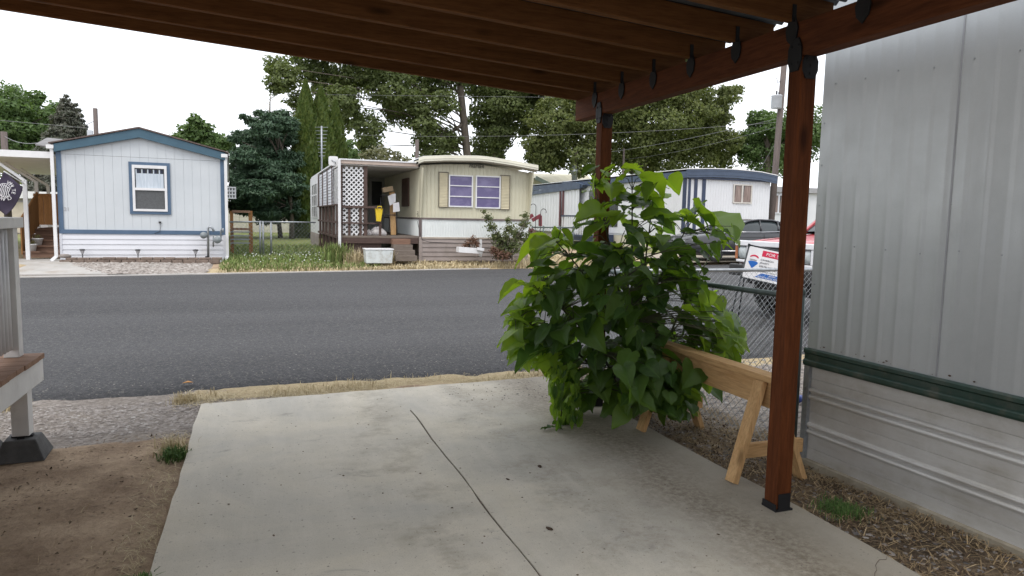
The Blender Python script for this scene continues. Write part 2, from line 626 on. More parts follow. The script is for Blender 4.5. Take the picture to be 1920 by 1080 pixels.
gravel = np.maximum(gravel, (GX > 2.5) * (GX < 40) * (GY < 8) * (0.30 * (GY < 4.2) * (GX < 3.6) * 0 + 0.42 * ((GY > 4.4) | (GX > 3.7)) + 0.5 * (vnoise(GX, GY, 1.4, 6) - 0.4) + 0.35 * sm(4.2, 5.2, GY)))
gravel = np.maximum(gravel, (GX > -4.8) * (GX < -1.1) * (GY > 16) * (GY < 19.3) * 1.0)
straw = 0.80 * sm(6.35, 6.6, GY) * (1 - sm(6.9, 7.1, GY)) * (GX > -0.6) * (GX < 12) * (0.45 + 0.9 * vnoise(GX, GY, 2.0, 7))
straw = np.maximum(straw, 0.30 * (GX > 2.8) * (GX < 4) * (GY < 6.3) * (0.4 + vnoise(GX, GY, 1.7, 8)))
farg = sm(0.0, 0.15, GY - yf(GX))
lawnx = sm(-1.2, -0.7, GX) * (1 - sm(2.2, 3.3, GX))
grass = farg * (GX > -0.95) * (GX < 3.2) * np.clip(lawnx * (1.05 - 0.5 * (1 - sm(0.5, 1.6, GY - yf(GX)))), 0, 1)
grass = np.maximum(grass, 0.8 * (GY > 24) * (0.4 + vnoise(GX, GY, 0.3, 9)))
straw = np.maximum(straw, farg * (GX > -1.2) * (GY < 24) * np.maximum(0.85 * (1 - sm(0.5, 1.4, GY - yf(GX))), sm(2.0, 3.0, GX) * 0.95))
straw = np.maximum(straw, 0.55 * farg * (GX < -4.8) * (GY < 26))
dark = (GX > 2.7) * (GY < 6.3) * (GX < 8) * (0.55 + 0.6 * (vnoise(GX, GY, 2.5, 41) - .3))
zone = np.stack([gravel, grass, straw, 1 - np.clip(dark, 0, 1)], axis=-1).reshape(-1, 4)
nx_, ny_ = len(xs), len(ys)
idx = np.arange(nx_ * ny_).reshape(ny_, nx_)
FQ = np.stack([idx[:-1, :-1], idx[:-1, 1:], idx[1:, 1:], idx[1:, :-1]], axis=-1).reshape(-1, 4)
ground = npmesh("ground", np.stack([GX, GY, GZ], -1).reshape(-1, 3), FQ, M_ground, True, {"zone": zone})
kind(ground, "structure")

# road: its own sheet with a raised ragged edge on the near side
rx = np.unique(np.concatenate([np.linspace(-200, -8, 20), np.arange(-8, 12, 0.08), np.linspace(12, 200, 24)]))
edge = 6.86 + (vnoise(rx, rx * 0, 1.1, 12) - 0.5) * 0.10 + (vnoise(rx, rx * 0, 5, 13) - 0.5) * 0.06
fe = yf(rx) + (vnoise(rx, rx * 0, 0.9, 14) - 0.5) * 0.08
fr = np.array([-0.004, 0.0, 0.012, 0.05, 0.15, 0.3, 0.5, 0.7, 0.85, 0.97, 1.0])
rows = []
for t in fr:
    y = edge + (fe - edge) * max(t, 0) + (min(t, 0) * 8)
    z = 0.01 + 0.19 * max(t, 0) + 0.03 * math.sin(PI * max(t, 0))
    z = z + {-0.004: -0.07, 0.0: -0.045, 0.012: -0.008}.get(float(t), 0.0) + 0 * rx
    if t == 0.0:
        z = z + (vnoise(rx, rx * 0, 9, 15) - 0.5) * 0.03
    rows.append(np.stack([rx, y, z], -1))
RV = np.stack(rows)
ii = np.arange(len(fr) * len(rx)).reshape(len(fr), len(rx))
RF = np.stack([ii[:-1, :-1], ii[:-1, 1:], ii[1:, 1:], ii[1:, :-1]], -1).reshape(-1, 4)
road = kind(npmesh("road", RV.reshape(-1, 3), RF, M_asphalt, True), "structure")

# concrete driveway slab in two pours with a joint
M_joint = M("joint_dirt", (0.17, 0.13, 0.10), (0.06, 0.048, 0.04), scale=30, rough=0.95, bmp=0.6)
mb = MB()
jx = 1.165
pts_l = [(-0.48, -6.0)]
left = [(-0.475 + 0.005 * math.sin(3 * y) + random.uniform(-.006, .006), y) for y in np.linspace(-6, 6.28, 60)]
far_l = [(x, 6.29 + 0.21 * (x + 0.48) / 3.3 + random.uniform(-.012, .012)) for x in np.linspace(-0.44, jx, 18)]
jl = [(jx - 0.006 + 0.006 * math.sin(5 * y) + random.uniform(-.003, .003), y) for y in np.linspace(5.62, -6, 60)]
poly1 = left + far_l + [(jx, 5.64)] + jl
mb.prism(poly1, 2, -0.10, 0.0)
far_r = [(x, 6.29 + 0.21 * (x + 0.48) / 3.3 + random.uniform(-.012, .012)) for x in np.linspace(jx, 2.82, 18)]
far_r[0] = far_l[-1]
right = [(2.85 + 0.015 * math.sin(2.3 * y + 1) + random.uniform(-.008, .008), y) for y in np.linspace(6.46, -6, 60)]
jr = [(jx + 0.006 + 0.006 * math.sin(5 * y) + random.uniform(-.003, .003), y) for y in np.linspace(-6, 5.62, 60)]
poly2 = jr + [(jx, 5.64)] + far_r + right
mb.prism(poly2, 2, -0.10, 0.0)
drive = kind(mb.build("driveway", M_conc), "structure")
mb = MB(); mb.box(jx - 0.05, jx + 0.05, -6, 5.66, -0.05, -0.007)
kind(mb.build("driveway_joint", M_joint), "structure")
mb = MB()   # hairline crack running off to the right edge of the slab
ck = [Vector((2.05 + .8 * t, 2.02 + .40 * t + .025 * math.sin(9 * t) + random.uniform(-.014, .014), .0012)) for t in np.linspace(0, 1, 26)]
for a, b in zip(ck[:-1], ck[1:]):
    mb.bar(a, b, random.uniform(.0015, .0035), 0.0016)
kind(mb.build("driveway_crack", M_joint), "structure")

M_pathc = M("pale_concrete", (0.42, 0.40, 0.38), (0.33, 0.32, 0.30), scale=2.5, rough=0.9, dirt=(0.26, 0.22, 0.17), dscale=1.5)
mb = MB()
for i in range(60):
    x0 = -24 + i * 0.5
    x1 = x0 + 0.497
    v = []
    for x, o in ((x0, 0.02), (x1, 0.02), (x1, 0.24), (x0, 0.24)):
        v.append((x, float(yf(x)) + o, 0.215))
    v += [(p[0], p[1], 0.13) for p in v]
    mb.add(v, [(0, 1, 2, 3), (0, 1, 5, 4), (2, 3, 7, 6), (3, 0, 4, 7), (1, 2, 6, 5)])
kind(mb.build("kerb_strip", M_pathc), "structure")
mb = MB()
zt = [(-9, 17.2, .235), (-4.35, 17.2, .235), (-3.1, 17.25, 0.235), (-4.2, 19.0, 0.38), (-4.55, 20.2, 0.39), (-9, 20.2, 0.39)]
mb.add(zt + [(a, b, c - .12) for a, b, c in zt], [(0, 1, 2, 3, 4, 5)] + [(i, (i + 1) % 6, 6 + (i + 1) % 6, 6 + i) for i in range(6)])
kind(mb.build("path", M_pathc), "structure")
mb = MB()
mb.add([(12.2, 19.15, .30), (24, 20.9, .30), (24, 24.3, .39), (12.2, 23.2, .39)], [(0, 1, 2, 3)])
M_drive2 = M("tan_gravel_drive", (0.40, 0.35, 0.28), (0.26, 0.22, 0.17), scale=6, rough=0.95, bmp=0.5, bscale=50)
kind(mb.build("parking_pad", M_drive2), "structure")

# ------------------------------------------------------------------ carport
cp = thing("carport", "brown stained timber carport with open rafters over the concrete driveway", "carport", (2.74, 4.2, 0))
SL = 0.066


def rz_(x):
    return 2.665 + SL * (2.74 - x)


MB().box(2.69, 2.79, 0.98, 5.84, 2.48, 2.66).build("beam", M_cedy, cp, bevel=0.006)
HEX = [(-0.035, -0.085), (0.035, -0.085), (0.058, -0.03), (0.058, 0.03), (0.03, 0.085), (-0.03, 0.085), (-0.058, 0.03), (-0.058, -0.03)]
DIA = [(0, -0.085), (0.036, -0.05), (0.046, 0.0), (0.026, 0.05), (0.011, 0.13), (-0.011, 0.13), (-0.026, 0.05), (-0.046, 0.0), (-0.036, -0.05)]


def bolts(mb, pts, axis, a, b, r=0.008):
    for u, v in pts:
        mb.prism([(u + r * math.cos(t), v + r * math.sin(t)) for t in np.linspace(0, 2 * PI, 7)[:-1]], axis, a, b)


for y0 in (3.03, 5.31, 1.05):
    p = MB().box(2.69, 2.79, y0, y0 + 0.10, 0.012, 2.479).build("post", M_cedz, cp, bevel=0.006)
    m = MB()
    m.box(2.682, 2.7985, y0 - 0.0085, y0 + 0.1085, 0.0, 0.011)
    m.box(2.682, 2.6885, y0 - 0.004, y0 + 0.104, 0.011, 0.04)
    m.box(2.70, 2.78, y0 - 0.008, y0 - 0.0015, 0.011, 0.10)
    m.build("base_bracket", M_blackmetal, p)
    m = MB()
    m.prism([(y0 + 0.05 + a * 0.85, 2.49 + b) for a, b in HEX], 0, 2.680, 2.688)
    m.prism([(2.74 + a * 0.85, 2.43 + b * 0.8) for a, b in HEX], 1, y0 - 0.009, y0 - 0.0015)
    bolts(m, [(y0 + 0.05 + a, 2.49 + b) for a, b in ((-.025, .045), (.025, .045), (-.025, -.045), (.025, -.045))], 0, 2.676, 2.680)
    bolts(m, [(2.74 + a, 2.43 + b) for a, b in ((-.025, .035), (.025, .035), (0, 0), (0, -.04))], 1, y0 - 0.013, y0 - 0.009)
    m.build("post_plate", M_blackmetal, p)
RX0 = -2.45
for k in range(10):
    y = 5.45 - 0.467 * k
    r = MB().prism([(RX0, rz_(RX0)), (2.94, rz_(2.94)), (2.94, rz_(2.94) + 0.14), (RX0, rz_(RX0) + 0.14)], 1, y - 0.018, y + 0.038).build("rafter", M_cedx, cp, bevel=0.004)
    m = MB()
    m.prism([(y - 0.004 + a, 2.628 + b) for a, b in DIA], 0, 2.679, 2.6865)
    m.box(2.662, 2.6865, y - 0.026, y - 0.0215, 2.66, 2.75)
    m.build("rafter_tie", M_blackmetal, r)
MB().prism([(RX0, rz_(RX0)), (2.86, rz_(2.86)), (2.86, rz_(2.86) + 0.14), (RX0, rz_(RX0) + 0.14)], 1, 5.842, 5.88).build("front_board", M_cedx, cp, bevel=0.004)
MB().box(RX0 - 0.04, RX0 + 0.05, 0.98, 5.84, 2.80, 2.985).build("ledger", M_cedy, cp)
for y0 in (5.60, 1.05):
    MB().box(RX0 - 0.045, RX0 + 0.055, y0, y0 + 0.10, -0.05, 2.799).build("post", M_cedz, cp)
mb = MB()
ysr = np.arange(0.95, 5.96, 0.01)
rows = []
for x in (RX0 - 0.1, -1.2, 0, 2.0, 2.985):
    rows.append([(x, float(y), rz_(x) + 0.155 + 0.013 * math.sin(2 * PI * y / 0.07)) for y in ysr])
mb.strip(rows)
rf = mb.build("roof_sheet", M_roof, cp)
so = rf.modifiers.new("solid", "SOLIDIFY"); so.thickness = 0.002

# ------------------------------------------------------------------ near trailer on the right
tr = thing("mobile_home", "silver ribbed aluminium mobile home with dark green belt trim beside the carport", "mobile home", (3.47, 3.70, 0), rad(2.3))
# local: wall plane x=0, y from 0 (far corner) to -11
mb = MB()
prof = []
y = 0.0
sp = 0.114
while y > -11:
    seam = abs((y + 0.93) % 1.19) < 1e-6
    prof += [(0.0, y), (-0.0012, y - sp * 0.3), (0.0, y - sp * 0.52), (-0.0024, y - sp * 0.66), (-0.003, y - sp * 0.74), (-0.0024, y - sp * 0.82), (0.0, y - sp * 0.96)]
    y -= sp
zs = [0.70, 2.0, 3.25]
rows = [[(px_, py_, z) for px_, py_ in prof] for z in zs]
mb.strip(rows, True)
wl = mb.build("wall", M_nearwall, tr, local=True)
mb = MB()
for ysm in (-0.93, -2.13, -3.33, -4.53):
    mb.box(-0.0065, 0.002, ysm - 0.004, ysm + 0.004, 0.78, 3.24)
sm_ = mb.build("panel_seam", M("seam_dark", (0.30, 0.31, 0.33), rough=0.4, metal=0.3), tr, local=True)
mb = MB()
mb.prism([(0.02, 0.0), (3.6, 0.0), (3.6, -11), (0.02, -11)], 2, 0.72, 3.26)
mb.build("body", M_nearwall, tr, local=True)
mb = MB()
mb.prism([(-0.06, 0.08), (3.68, 0.08), (3.68, -11.1), (-0.06, -11.1)], 2, 3.262, 3.36)
mb.build("roof", M_roof, tr, local=True)
mb = MB()
mb.prism([(0.01, .655), (-.016, .655), (-.022, .67), (-.022, .69), (-.010, .70), (-.010, .735), (-.022, .745), (-.022, .765), (-.012, .775), (0.01, .775)], 1, 0.012, -11)
mb.build("belt_trim", M_green, tr, local=True)
mb = MB()
pr = [(0.03, 0.005)]
for zr in (0.20, 0.245, 0.44, 0.485):
    pr += [(0.03, zr - 0.019), (0.016, zr - 0.012), (0.012, zr), (0.016, zr + 0.012), (0.03, zr + 0.019)]
for zr in (0.09, 0.34, 0.565):
    pr += [(0.03, zr - 0.003), (0.034, zr), (0.03, zr + 0.003)]
pr.append((0.03, 0.655))
pr.sort(key=lambda t: t[1])
yy = np.linspace(0, -11, 60)
rows = [[(x + 0.006 * math.sin(2.1 * y_) * math.sin(5 * z), float(y_), z) for x, z in pr] for y_ in yy]
mb.strip(rows, False)
mb.build("skirting", M_nearskirt, tr, local=True)
mb = MB()
mb.box(0.003, 0.04, -0.022, 0.022, 0.0, 0.654)
for z in (0.05, 0.2, 0.36, 0.5, 0.6):
    mb.box(0.0, 0.003, -0.004, 0.004, z, z + 0.008)
mb.build("corner_trim", M_galv, tr, local=True)
mb = MB()
mb.box(-0.012, 0.028, -0.0, -11, -0.06, 0.012)
mb.build("skirting_track", M("dirty_track", (0.36, 0.33, 0.26), (0.22, 0.19, 0.14), scale=8, rough=0.8), tr, local=True)
mb = MB()
for z0 in (2.48, 1.46):
    for yv in np.arange(-0.10, -4, -0.225):
        zz = z0 + random.uniform(-0.015, 0.015)
        mb.box(-0.0055, 0.001, yv - 0.0035, yv + 0.0035, zz - 0.0035, zz + 0.0035)
for zz in (0.95, 1.2, 1.72, 1.98, 2.25):
    mb.box(-0.004, 0.001, -0.031, -0.022, zz, zz + 0.009)
mb.build("screw", M_galv, tr, local=True)["kind"] = "stuff"
mb = MB()
for k in range(18):
    yv = -random.uniform(0.05, 2.2)
    rr = random.uniform(0.002, 0.007)
    zc = 0.785 + random.uniform(0, 0.018)
    n = 7
    mb.prism([(yv + rr * 1.5 * math.cos(t) * random.uniform(.6, 1), zc + rr * math.sin(t) * random.uniform(.5, 1)) for t in np.linspace(0, 2 * PI, n + 1)[:-1]], 0, -0.0085, -0.0068)
mb.build("rust_stain", M_rust, tr, local=True)["kind"] = "stuff"

# added home, unseen behind the camera, keeps low sky light off the rafter faces
shade_home = thing("home", "tan lapped home added out of view behind the viewer to shade the carport", "house", (-3, -5.0, 0))
mb = MB(); mb.box(-10, 1.6, -11, -5.0, 0.0, 3.2); mb.build("wall", M("tan_lap_siding", (0.30, 0.26, 0.21), (0.25, 0.21, 0.17), scale=2, stretch=(.3, .3, 6)), shade_home)
mb = MB(); mb.prism([(-11.3, 3.2), (-4.7, 3.2), (-4.7, 3.32), (-8.0, 4.3), (-11.3, 3.32)], 0, -10.3, 1.8); mb.build("roof", M_roof, shade_home)
# ------------------------------------------------------------------ near deck on the left
dk = thing("deck", "white painted timber deck with corrugated railing beside the dirt yard", "deck", (-1.5, 4.0, 0))
mb = MB()
yb = 5.40
k = 0
while yb > 1.0:
    mb.box(-4.2, -1.355 + random.uniform(-.006, .004), yb - 0.137, yb, 0.612, 0.645)
    yb -= 0.143
mb.build("deck_boards", M_deckwood, dk, bevel=0.003)
mb = MB()
mb.box(-1.412, -1.375, 0.85, 5.425, 0.455, 0.6105)
mb.box(-4.2, -1.4125, 5.388, 5.425, 0.455, 0.6105)
mb.build("rim_board", M_offwhite, dk, bevel=0.004)
for yv in (5.27, 2.6):
    MB().box(-1.53, -1.432, yv, yv + 0.098, 0.12, 0.611).build("support_post", M_offwhite, dk, bevel=0.004)
MB().box(-1.548, -1.462, 5.26, 5.346, 0.646, 1.478).build("railing_post", M_offwhite, dk, bevel=0.003)
MB().box(-1.60, -1.44, 0.6, 5.40, 1.4785, 1.545).build("rail_cap", M_offwhite, dk, bevel=0.004)
mb = MB()
yv = np.arange(5.255, 0.8, -0.0083)
rows = [[(-1.505 + 0.016 * math.sin(2 * PI * y_ / 0.066), float(y_), z) for y_ in yv] for z in (0.70, 1.477)]
mb.strip(rows)
cpn = mb.build("railing_panel", M_corr, dk)
so = cpn.modifiers.new("solid", "SOLIDIFY"); so.thickness = 0.003


def pier(x, y, w, h, label, rz):
    t = thing("pier_block", label, "concrete block", (x, y, -0.03), rz, "concrete pier blocks under the deck")
    m = MB()
    a, b = w / 2, w / 2 * 0.62
    m.add([(-a, -a, 0), (a, -a, 0), (a, a, 0), (-a, a, 0), (-b, -b, h), (b, -b, h), (b, b, h), (-b, b, h)], [(3, 2, 1, 0), (4, 5, 6, 7), (0, 1, 5, 4), (1, 2, 6, 5), (2, 3, 7, 6), (3, 0, 4, 7)])
    m.build("block", M_block, t, local=True, bevel=0.008)
    m = MB()
    m.box(-0.06, 0.06, -0.02, 0.02, h - 0.001, h + 0.012)
    m.box(-0.02, 0.02, -0.06, -0.0205, h - 0.001, h + 0.011)
    m.build("saddle", M_blackmetal, t, local=True)


pier(-1.482, 5.32, 0.29, 0.135, "dark concrete pier block directly under the white deck post", 0.05)
pier(-1.77, 5.40, 0.28, 0.11, "dark concrete pier block at the frame edge, left of the deck post", -0.2)

# ------------------------------------------------------------------ sawhorse
sh = thing("sawhorse", "raw pine sawhorse between the bush and the near carport post", "sawhorse", (2.98, 4.0, 0))
MB().box(2.935, 3.045, 3.36, 4.78, 0.622, 0.662).build("top_board", M_piney, sh, bevel=0.003)
MB().box(2.97, 3.01, 3.37, 4.77, 0.455, 0.6215).build("beam", M_piney, sh, bevel=0.003)
for yv, dy in ((3.52, -0.04), (4.58, 0.0)):
    for sx_, fx in ((-1, 2.735), (1, 3.27)):
        top = Vector((2.99 + sx_ * 0.042, yv, 0.615)); ft = Vector((fx, yv + dy, 0.0 if sx_ < 0 else -0.03))
        MB().bar(top, ft, 0.09, 0.038, up=(1, 0, 0.4)).build("leg", M_pinez, sh, bevel=0.003)
    MB().box(2.82, 3.32, yv + dy + 0.046, yv + dy + 0.084, 0.12, 0.21).build("brace", M_pinex, sh, bevel=0.003)

# ------------------------------------------------------------------ chain-link helper
def clip_rect(p, d, W, H):
    t0, t1 = -1e9, 1e9
    for c, dd, mx in ((p[0], d[0], W), (p[1], d[1], H)):
        if abs(dd) < 1e-9:
            continue
        a, b = (0 - c) / dd, (mx - c) / dd
        if a > b:
            a, b = b, a
        t0, t1 = max(t0, a), min(t1, b)
    if t1 - t0 < 1e-3:
        return None
    return (p[0] + d[0] * t0, p[1] + d[1] * t0), (p[0] + d[0] * t1, p[1] + d[1] * t1)


def diagonals(W, H, sp):
    out = []
    for s in (1, -1):
        c = -H if s > 0 else 0
        end = W if s > 0 else W + H
        while c < end:
            r = clip_rect((c, 0), (1, s * 1.0), W, H) if s > 0 else clip_rect((c, 0), (-1, 1.0), W, H)
            if r:
                out.append((r, s))
            c += sp
    return out


def chainlink(mb, o, u, W, H, sp, r, wob=0.0):
    """wires zigzag along u with height H"""
    o = Vector(o); u = Vector(u).normalized(); n = u.cross(Vector((0, 0, 1)))
    for (a, b), s in diagonals(W, H, sp):
        off = n * (r * s)
        mb.tube([o + u * a[0] + Vector((0, 0, a[1])) + off, o + u * b[0] + Vector((0, 0, b[1])) + off], r, 4, cap=False)


def lattice(mb, o, u, W, H, sp, w, th, s_only=None):
    o = Vector(o); u = Vector(u).normalized(); n = u.cross(Vector((0, 0, 1)))
    for (a, b), s in diagonals(W, H, sp):
        p = o + u * a[0] + Vector((0, 0, a[1])) + n * (th * 0.55 * s)
        q = o + u * b[0] + Vector((0, 0, b[1])) + n * (th * 0.55 * s)
        mb.bar(p, q, th, w, up=u.cross(Vector((0, 0, 1))).cross((q - p)).normalized())


fn = thing("chain_link_fence", "galvanised chain link fence around the gravel strip at the road corner", "fence", (3.45, 3.85, 0))
mb = MB(); mb.tube([(3.50, 3.82, -0.03), (3.50, 3.82, 1.14)], 0.027, 12); mb.lathe((3.50, 3.82, 1.14), [(0.03, -0.02), (0.03, 0.0), (0.018, 0.025), (0.001, 0.03)], 12)
mb.build("terminal_post", M_darkgalv, fn)
mb = MB(); mb.tube([(3.45, 6.85, -0.03), (3.45, 6.85, 1.10)], 0.03, 12); mb.lathe((3.45, 6.85, 1.10), [(0.033, -0.02), (0.033, 0.0), (0.018, 0.025), (0.001, 0.03)], 12)
mb.build("corner_post", M_galv, fn)
MB().tube([(3.50, 3.82, 1.10), (3.45, 6.85, 1.06)], 0.021, 10).build("side_rail", M_darkgalv, fn)
rail_mb = MB().tube([(3.45, 6.85, 1.045), (8.4, 6.85, 1.045)], 0.021, 10)
for x in (7.4, 8.4):
    MB().tube([(x, 6.85, -0.03), (x, 6.85, 1.05)], 0.024, 10).build("line_post", M_galv, fn)
mb = MB(); chainlink(mb, (3.45, 3.84, 0.02), (0, 1, 0), 3.0, 1.06, 0.072, 0.0019)
mb.build("side_mesh", M_galv, fn)
mb = MB(); chainlink(mb, (3.47, 6.85, 0.02), (1, 0, 0), 4.9, 1.02, 0.072, 0.0019)
mb.build("front_mesh", M_galv, fn)
for x in np.arange(3.75, 8.3, 0.42):
    rail_mb.tube([(x, 6.85 + 0.024 * math.cos(a), 1.045 + 0.024 * math.sin(a)) for a in np.linspace(0, 2 * PI, 11)], 0.002, 4, cap=False)
rail_mb.build("front_rail", M_galv, fn)

# ------------------------------------------------------------------ helpers for the houses across the road
def pb(mb, x0, y0, x1, y1, Y, d, front=0.0):
    """box whose face fills the surveyed rectangle at distance Y, thickness d behind it"""
    a, b = at(x0, y0, Y), at(x1, y1, Y)
    return mb.box(min(a.x, b.x), max(a.x, b.x), Y - front, Y - front + d, min(a.z, b.z), max(a.z, b.z))


def laps(mb, x0, x1, z0, z1, n, Y, axis=1, sgn=-1, d=0.018):
    """horizontal lapped siding facing -Y (axis 1) or -X (axis 0, x0..x1 are y's and Y is x)"""
    h = (z1 - z0) / n
    for i in range(n):
        a, b = z0 + i * h, z0 + (i + 1) * h
        poly = [(Y, a), (Y + sgn * d, a), (Y + sgn * d * 0.25, b), (Y, b)]
        if axis == 1:
            mb.prism([(p, q) for p, q in poly], 0, x0, x1)
        else:
            mb.prism([(p, q) for p, q in poly], 1, x0, x1)


def ribs(mb, a0, a1, z0, z1, pitch, base, axis=1, sgn=-1, d=0.012, ztop=None):
    """vertical ribbed metal siding"""
    rows0, rows1 = [], []
    a = a0
    pts = []
    while a < a1:
        pts += [(a, 0), (a + pitch * 0.7, 0), (a + pitch * 0.8, d), (a + pitch * 0.9, d)]
        a += pitch
    pts = [(p, q) for p, q in pts if p <= a1] + [(a1, 0)]
    r0, r1 = [], []
    for p, q in pts:
        c = base + sgn * q
        zt = ztop(p) if ztop else z1
        if axis == 1:
            r0.append((p, c, z0)); r1.append((p, c, zt))
        else:
            r0.append((c, p, z0)); r1.append((c, p, zt))
    return mb.strip([r0, r1], False)


M_blue = M("steel_blue_trim", (0.075, 0.125, 0.20), (0.06, 0.105, 0.17), scale=3, rough=0.55)
M_bluef = M("slate_blue_fascia", (0.045, 0.105, 0.15), (0.035, 0.085, 0.125), scale=3, rough=0.5)
M_h1wall = M("pale_grey_siding", (0.53, 0.56, 0.585), (0.485, 0.515, 0.54), scale=1.3, rough=0.6, dirt=(0.44, 0.46, 0.47), dscale=2.2, dlo=0.6, dhi=0.9)
M_shingle = M("brown_shingle", (0.14, 0.10, 0.09), (0.07, 0.055, 0.05), scale=20, rough=0.9, bmp=0.4)
M_curtain = M("pale_curtain", (0.55, 0.60, 0.66), (0.40, 0.46, 0.52), scale=3, stretch=(6, 1, 0.6), rough=0.8)
M_navy = M("navy_cloth", (0.02, 0.025, 0.05), rough=0.8)
M_glassd = glass("window_glass_dark", (0.03, 0.033, 0.036), 0.12)
M_screen = M("insect_screen", (0.09, 0.095, 0.10), (0.07, 0.072, 0.075), scale=30, rough=0.6)
M_meter = M("gas_meter_grey", (0.21, 0.235, 0.25), (0.16, 0.18, 0.19), scale=10, rough=0.5)
M_brownwood = wood("brown_stained_wood", (0.36, 0.185, 0.075), (0.23, 0.11, 0.045), Z_)
M_brownstep = wood("brown_steps", (0.25, 0.155, 0.11), (0.16, 0.095, 0.07), X_)
M_pot = M("white_pot", (0.72, 0.72, 0.72), (0.6, 0.6, 0.6), rough=0.5)
M_soil = M("soil", (0.05, 0.035, 0.025), rough=0.95)
M_edging = M("brown_edging_stone", (0.21, 0.16, 0.13), (0.12, 0.09, 0.075), scale=6, rough=0.95, bmp=0.5)
M_solar = M("solar_light_black", (0.03, 0.03, 0.035), rough=0.4)

# ---------------- house 1 (pale grey, blue trim)
H1Y = 19.5
h1 = thing("manufactured_house", "pale grey house with blue trim and a shallow gable, one sash window facing the road", "house", (-2.64, H1Y, 0.37))
xl, xr, xa = -4.47, -0.80, -2.70


def h1top(x):
    return 2.96 + (3.40 - 2.96) * (1 - abs(x - xa) / (xa - xl if x < xa else xr - xa))


mb = MB()
x = xl
while x < xr - 0.01:
    x1 = min(x + 0.195, xr)
    xm = [x + 0.0018, x1 - 0.0018]
    if x < xa < x1:
        xm.insert(1, xa)
    poly = [(xm[0], 1.12), (xm[-1], 1.12)] + [(q, h1top(q) + 0.02) for q in xm[::-1]]
    mb.prism(poly, 1, H1Y - 0.004, H1Y + 0.01)
    x = x1
mb.prism([(xl, 0.5), (xr, 0.5), (xr, 2.97), (xa, 3.41), (xl, 2.97)], 1, H1Y + 0.006, H1Y + 17)
mb.build("wall", M_h1wall, h1)
mb = MB()
laps(mb, xl + 0.05, xr - 0.05, 0.40, 1.03, 5, H1Y - 0.004, d=0.022)
mb.box(xl - 0.0, xl + 0.05, H1Y - 0.035, H1Y + 0.005, 0.37, 1.03)
mb.box(xr - 0.05, xr, H1Y - 0.035, H1Y + 0.005, 0.37, 1.03)
mb.box(xl + 0.01, xr - 0.01, H1Y, H1Y + 17, 0.3, 1.02)
mb.build("skirting", M_whitevinyl, h1)
mb = MB()
mb.box(xl, xr, H1Y - 0.036, H1Y + 0.005, 1.031, 1.13)
mb.box(xl, xl + 0.10, H1Y - 0.034, H1Y + 0.005, 1.1305, 2.99)
mb.box(xr - 0.09, xr, H1Y - 0.034, H1Y + 0.005, 1.1305, 2.99)
mb.build("corner_trim", M_blue, h1)
MB().prism([(xl - 0.02, 2.95), (xa, 3.385), (xr + 0.03, 2.93), (xr + 0.03, 3.11), (xa, 3.60), (xl - 0.02, 3.13)], 1, H1Y - 0.12, H1Y - 0.013).build("fascia", M_bluef, h1)
rf = MB().prism([(xl - 0.12, 3.132), (xa, 3.602), (xr + 0.12, 3.112), (xr + 0.12, 3.14), (xa, 3.64), (xl - 0.12, 3.16)], 1, H1Y - 0.15, H1Y + 17.2).build("roof", M_shingle, h1)
MB().lathe((-2.2, 30, 3.5), [(0.0, 0.25), (0.10, 0.25), (0.12, 0.2), (0.07, 0.19), (0.07, -0.1)], 12).build("roof_vent", M("vent_red", (0.25, 0.10, 0.08), rough=0.7), rf)
for px, zt in ((103, 3.02), (424.5, 3.0)):
    g = at(px, 400, H1Y - 0.08)
    mb = MB()
    xx = g.x
    ex = -0.10 if px < 200 else -0.06
    mb.box(xx - 0.035, xx + 0.035, H1Y - 0.10, H1Y - 0.04, 0.48, zt)
    mb.bar((xx, H1Y - 0.07, 0.49), (xx + ex, H1Y - 0.14, 0.38), 0.07, 0.06, up=(0, 1, 0))
    mb.box(xx - 0.10, xx + 0.05, H1Y - 0.14, H1Y - 0.01, zt, zt + 0.085)
    mb.box(xx - 0.10, xx + 0.05, H1Y - 0.01, H1Y + 16, zt + 0.01, zt + 0.085)
    mb.build("downspout", M_white, h1)
mb = MB(); mb.bar((xr + 0.05, H1Y + 0.4, 2.95), (xr + 0.16, H1Y + 0.45, 2.2), 0.02, 0.5, up=(1, 0, 0))
# window
a, b = at(241, 303, H1Y), at(321, 402.5, H1Y)
w = thing_w = MB()
wx0, wx1, wz0, wz1 = a.x, b.x, b.z, a.z


def ring(mb, x0, x1, z0, z1, t, ya, yb, tb=None, tt=None):
    tb = tb or t; tt = tt or t
    mb.box(x0, x0 + t, ya, yb, z0, z1); mb.box(x1 - t, x1, ya, yb, z0, z1)
    mb.box(x0 + t, x1 - t, ya, yb, z0, z0 + tb); mb.box(x0 + t, x1 - t, ya, yb, z1 - tt, z1)


mb = MB(); ring(mb, wx0, wx1, wz0, wz1, 0.072, H1Y - 0.04, H1Y - 0.011)
win = mb.build("window", M_blue, h1)
ix0, ix1, iz0, iz1 = wx0 + 0.073, wx1 - 0.073, wz0 + 0.073, wz1 - 0.073
zm = (iz0 + iz1) / 2 - 0.02
mb = MB(); ring(mb, ix0, ix1, iz0, iz1, 0.055, H1Y - 0.06, H1Y - 0.012, tt=0.075)
mb.box(ix0 + 0.055, ix1 - 0.055, H1Y - 0.055, H1Y - 0.012, zm - 0.03, zm + 0.03)
mb.build("frame", M_white, win)
MB().box(ix0 + 0.055, ix1 - 0.055, H1Y - 0.022, H1Y - 0.0125, iz0 + 0.055, zm - 0.03).build("screen", M_screen, win)
MB().box(ix0 + 0.055, ix1 - 0.055, H1Y - 0.018, H1Y - 0.0125, zm + 0.03, iz1 - 0.075).build("pane", M_glassd, win)
mb = MB()
x = ix0 + 0.075
rows = [[], []]
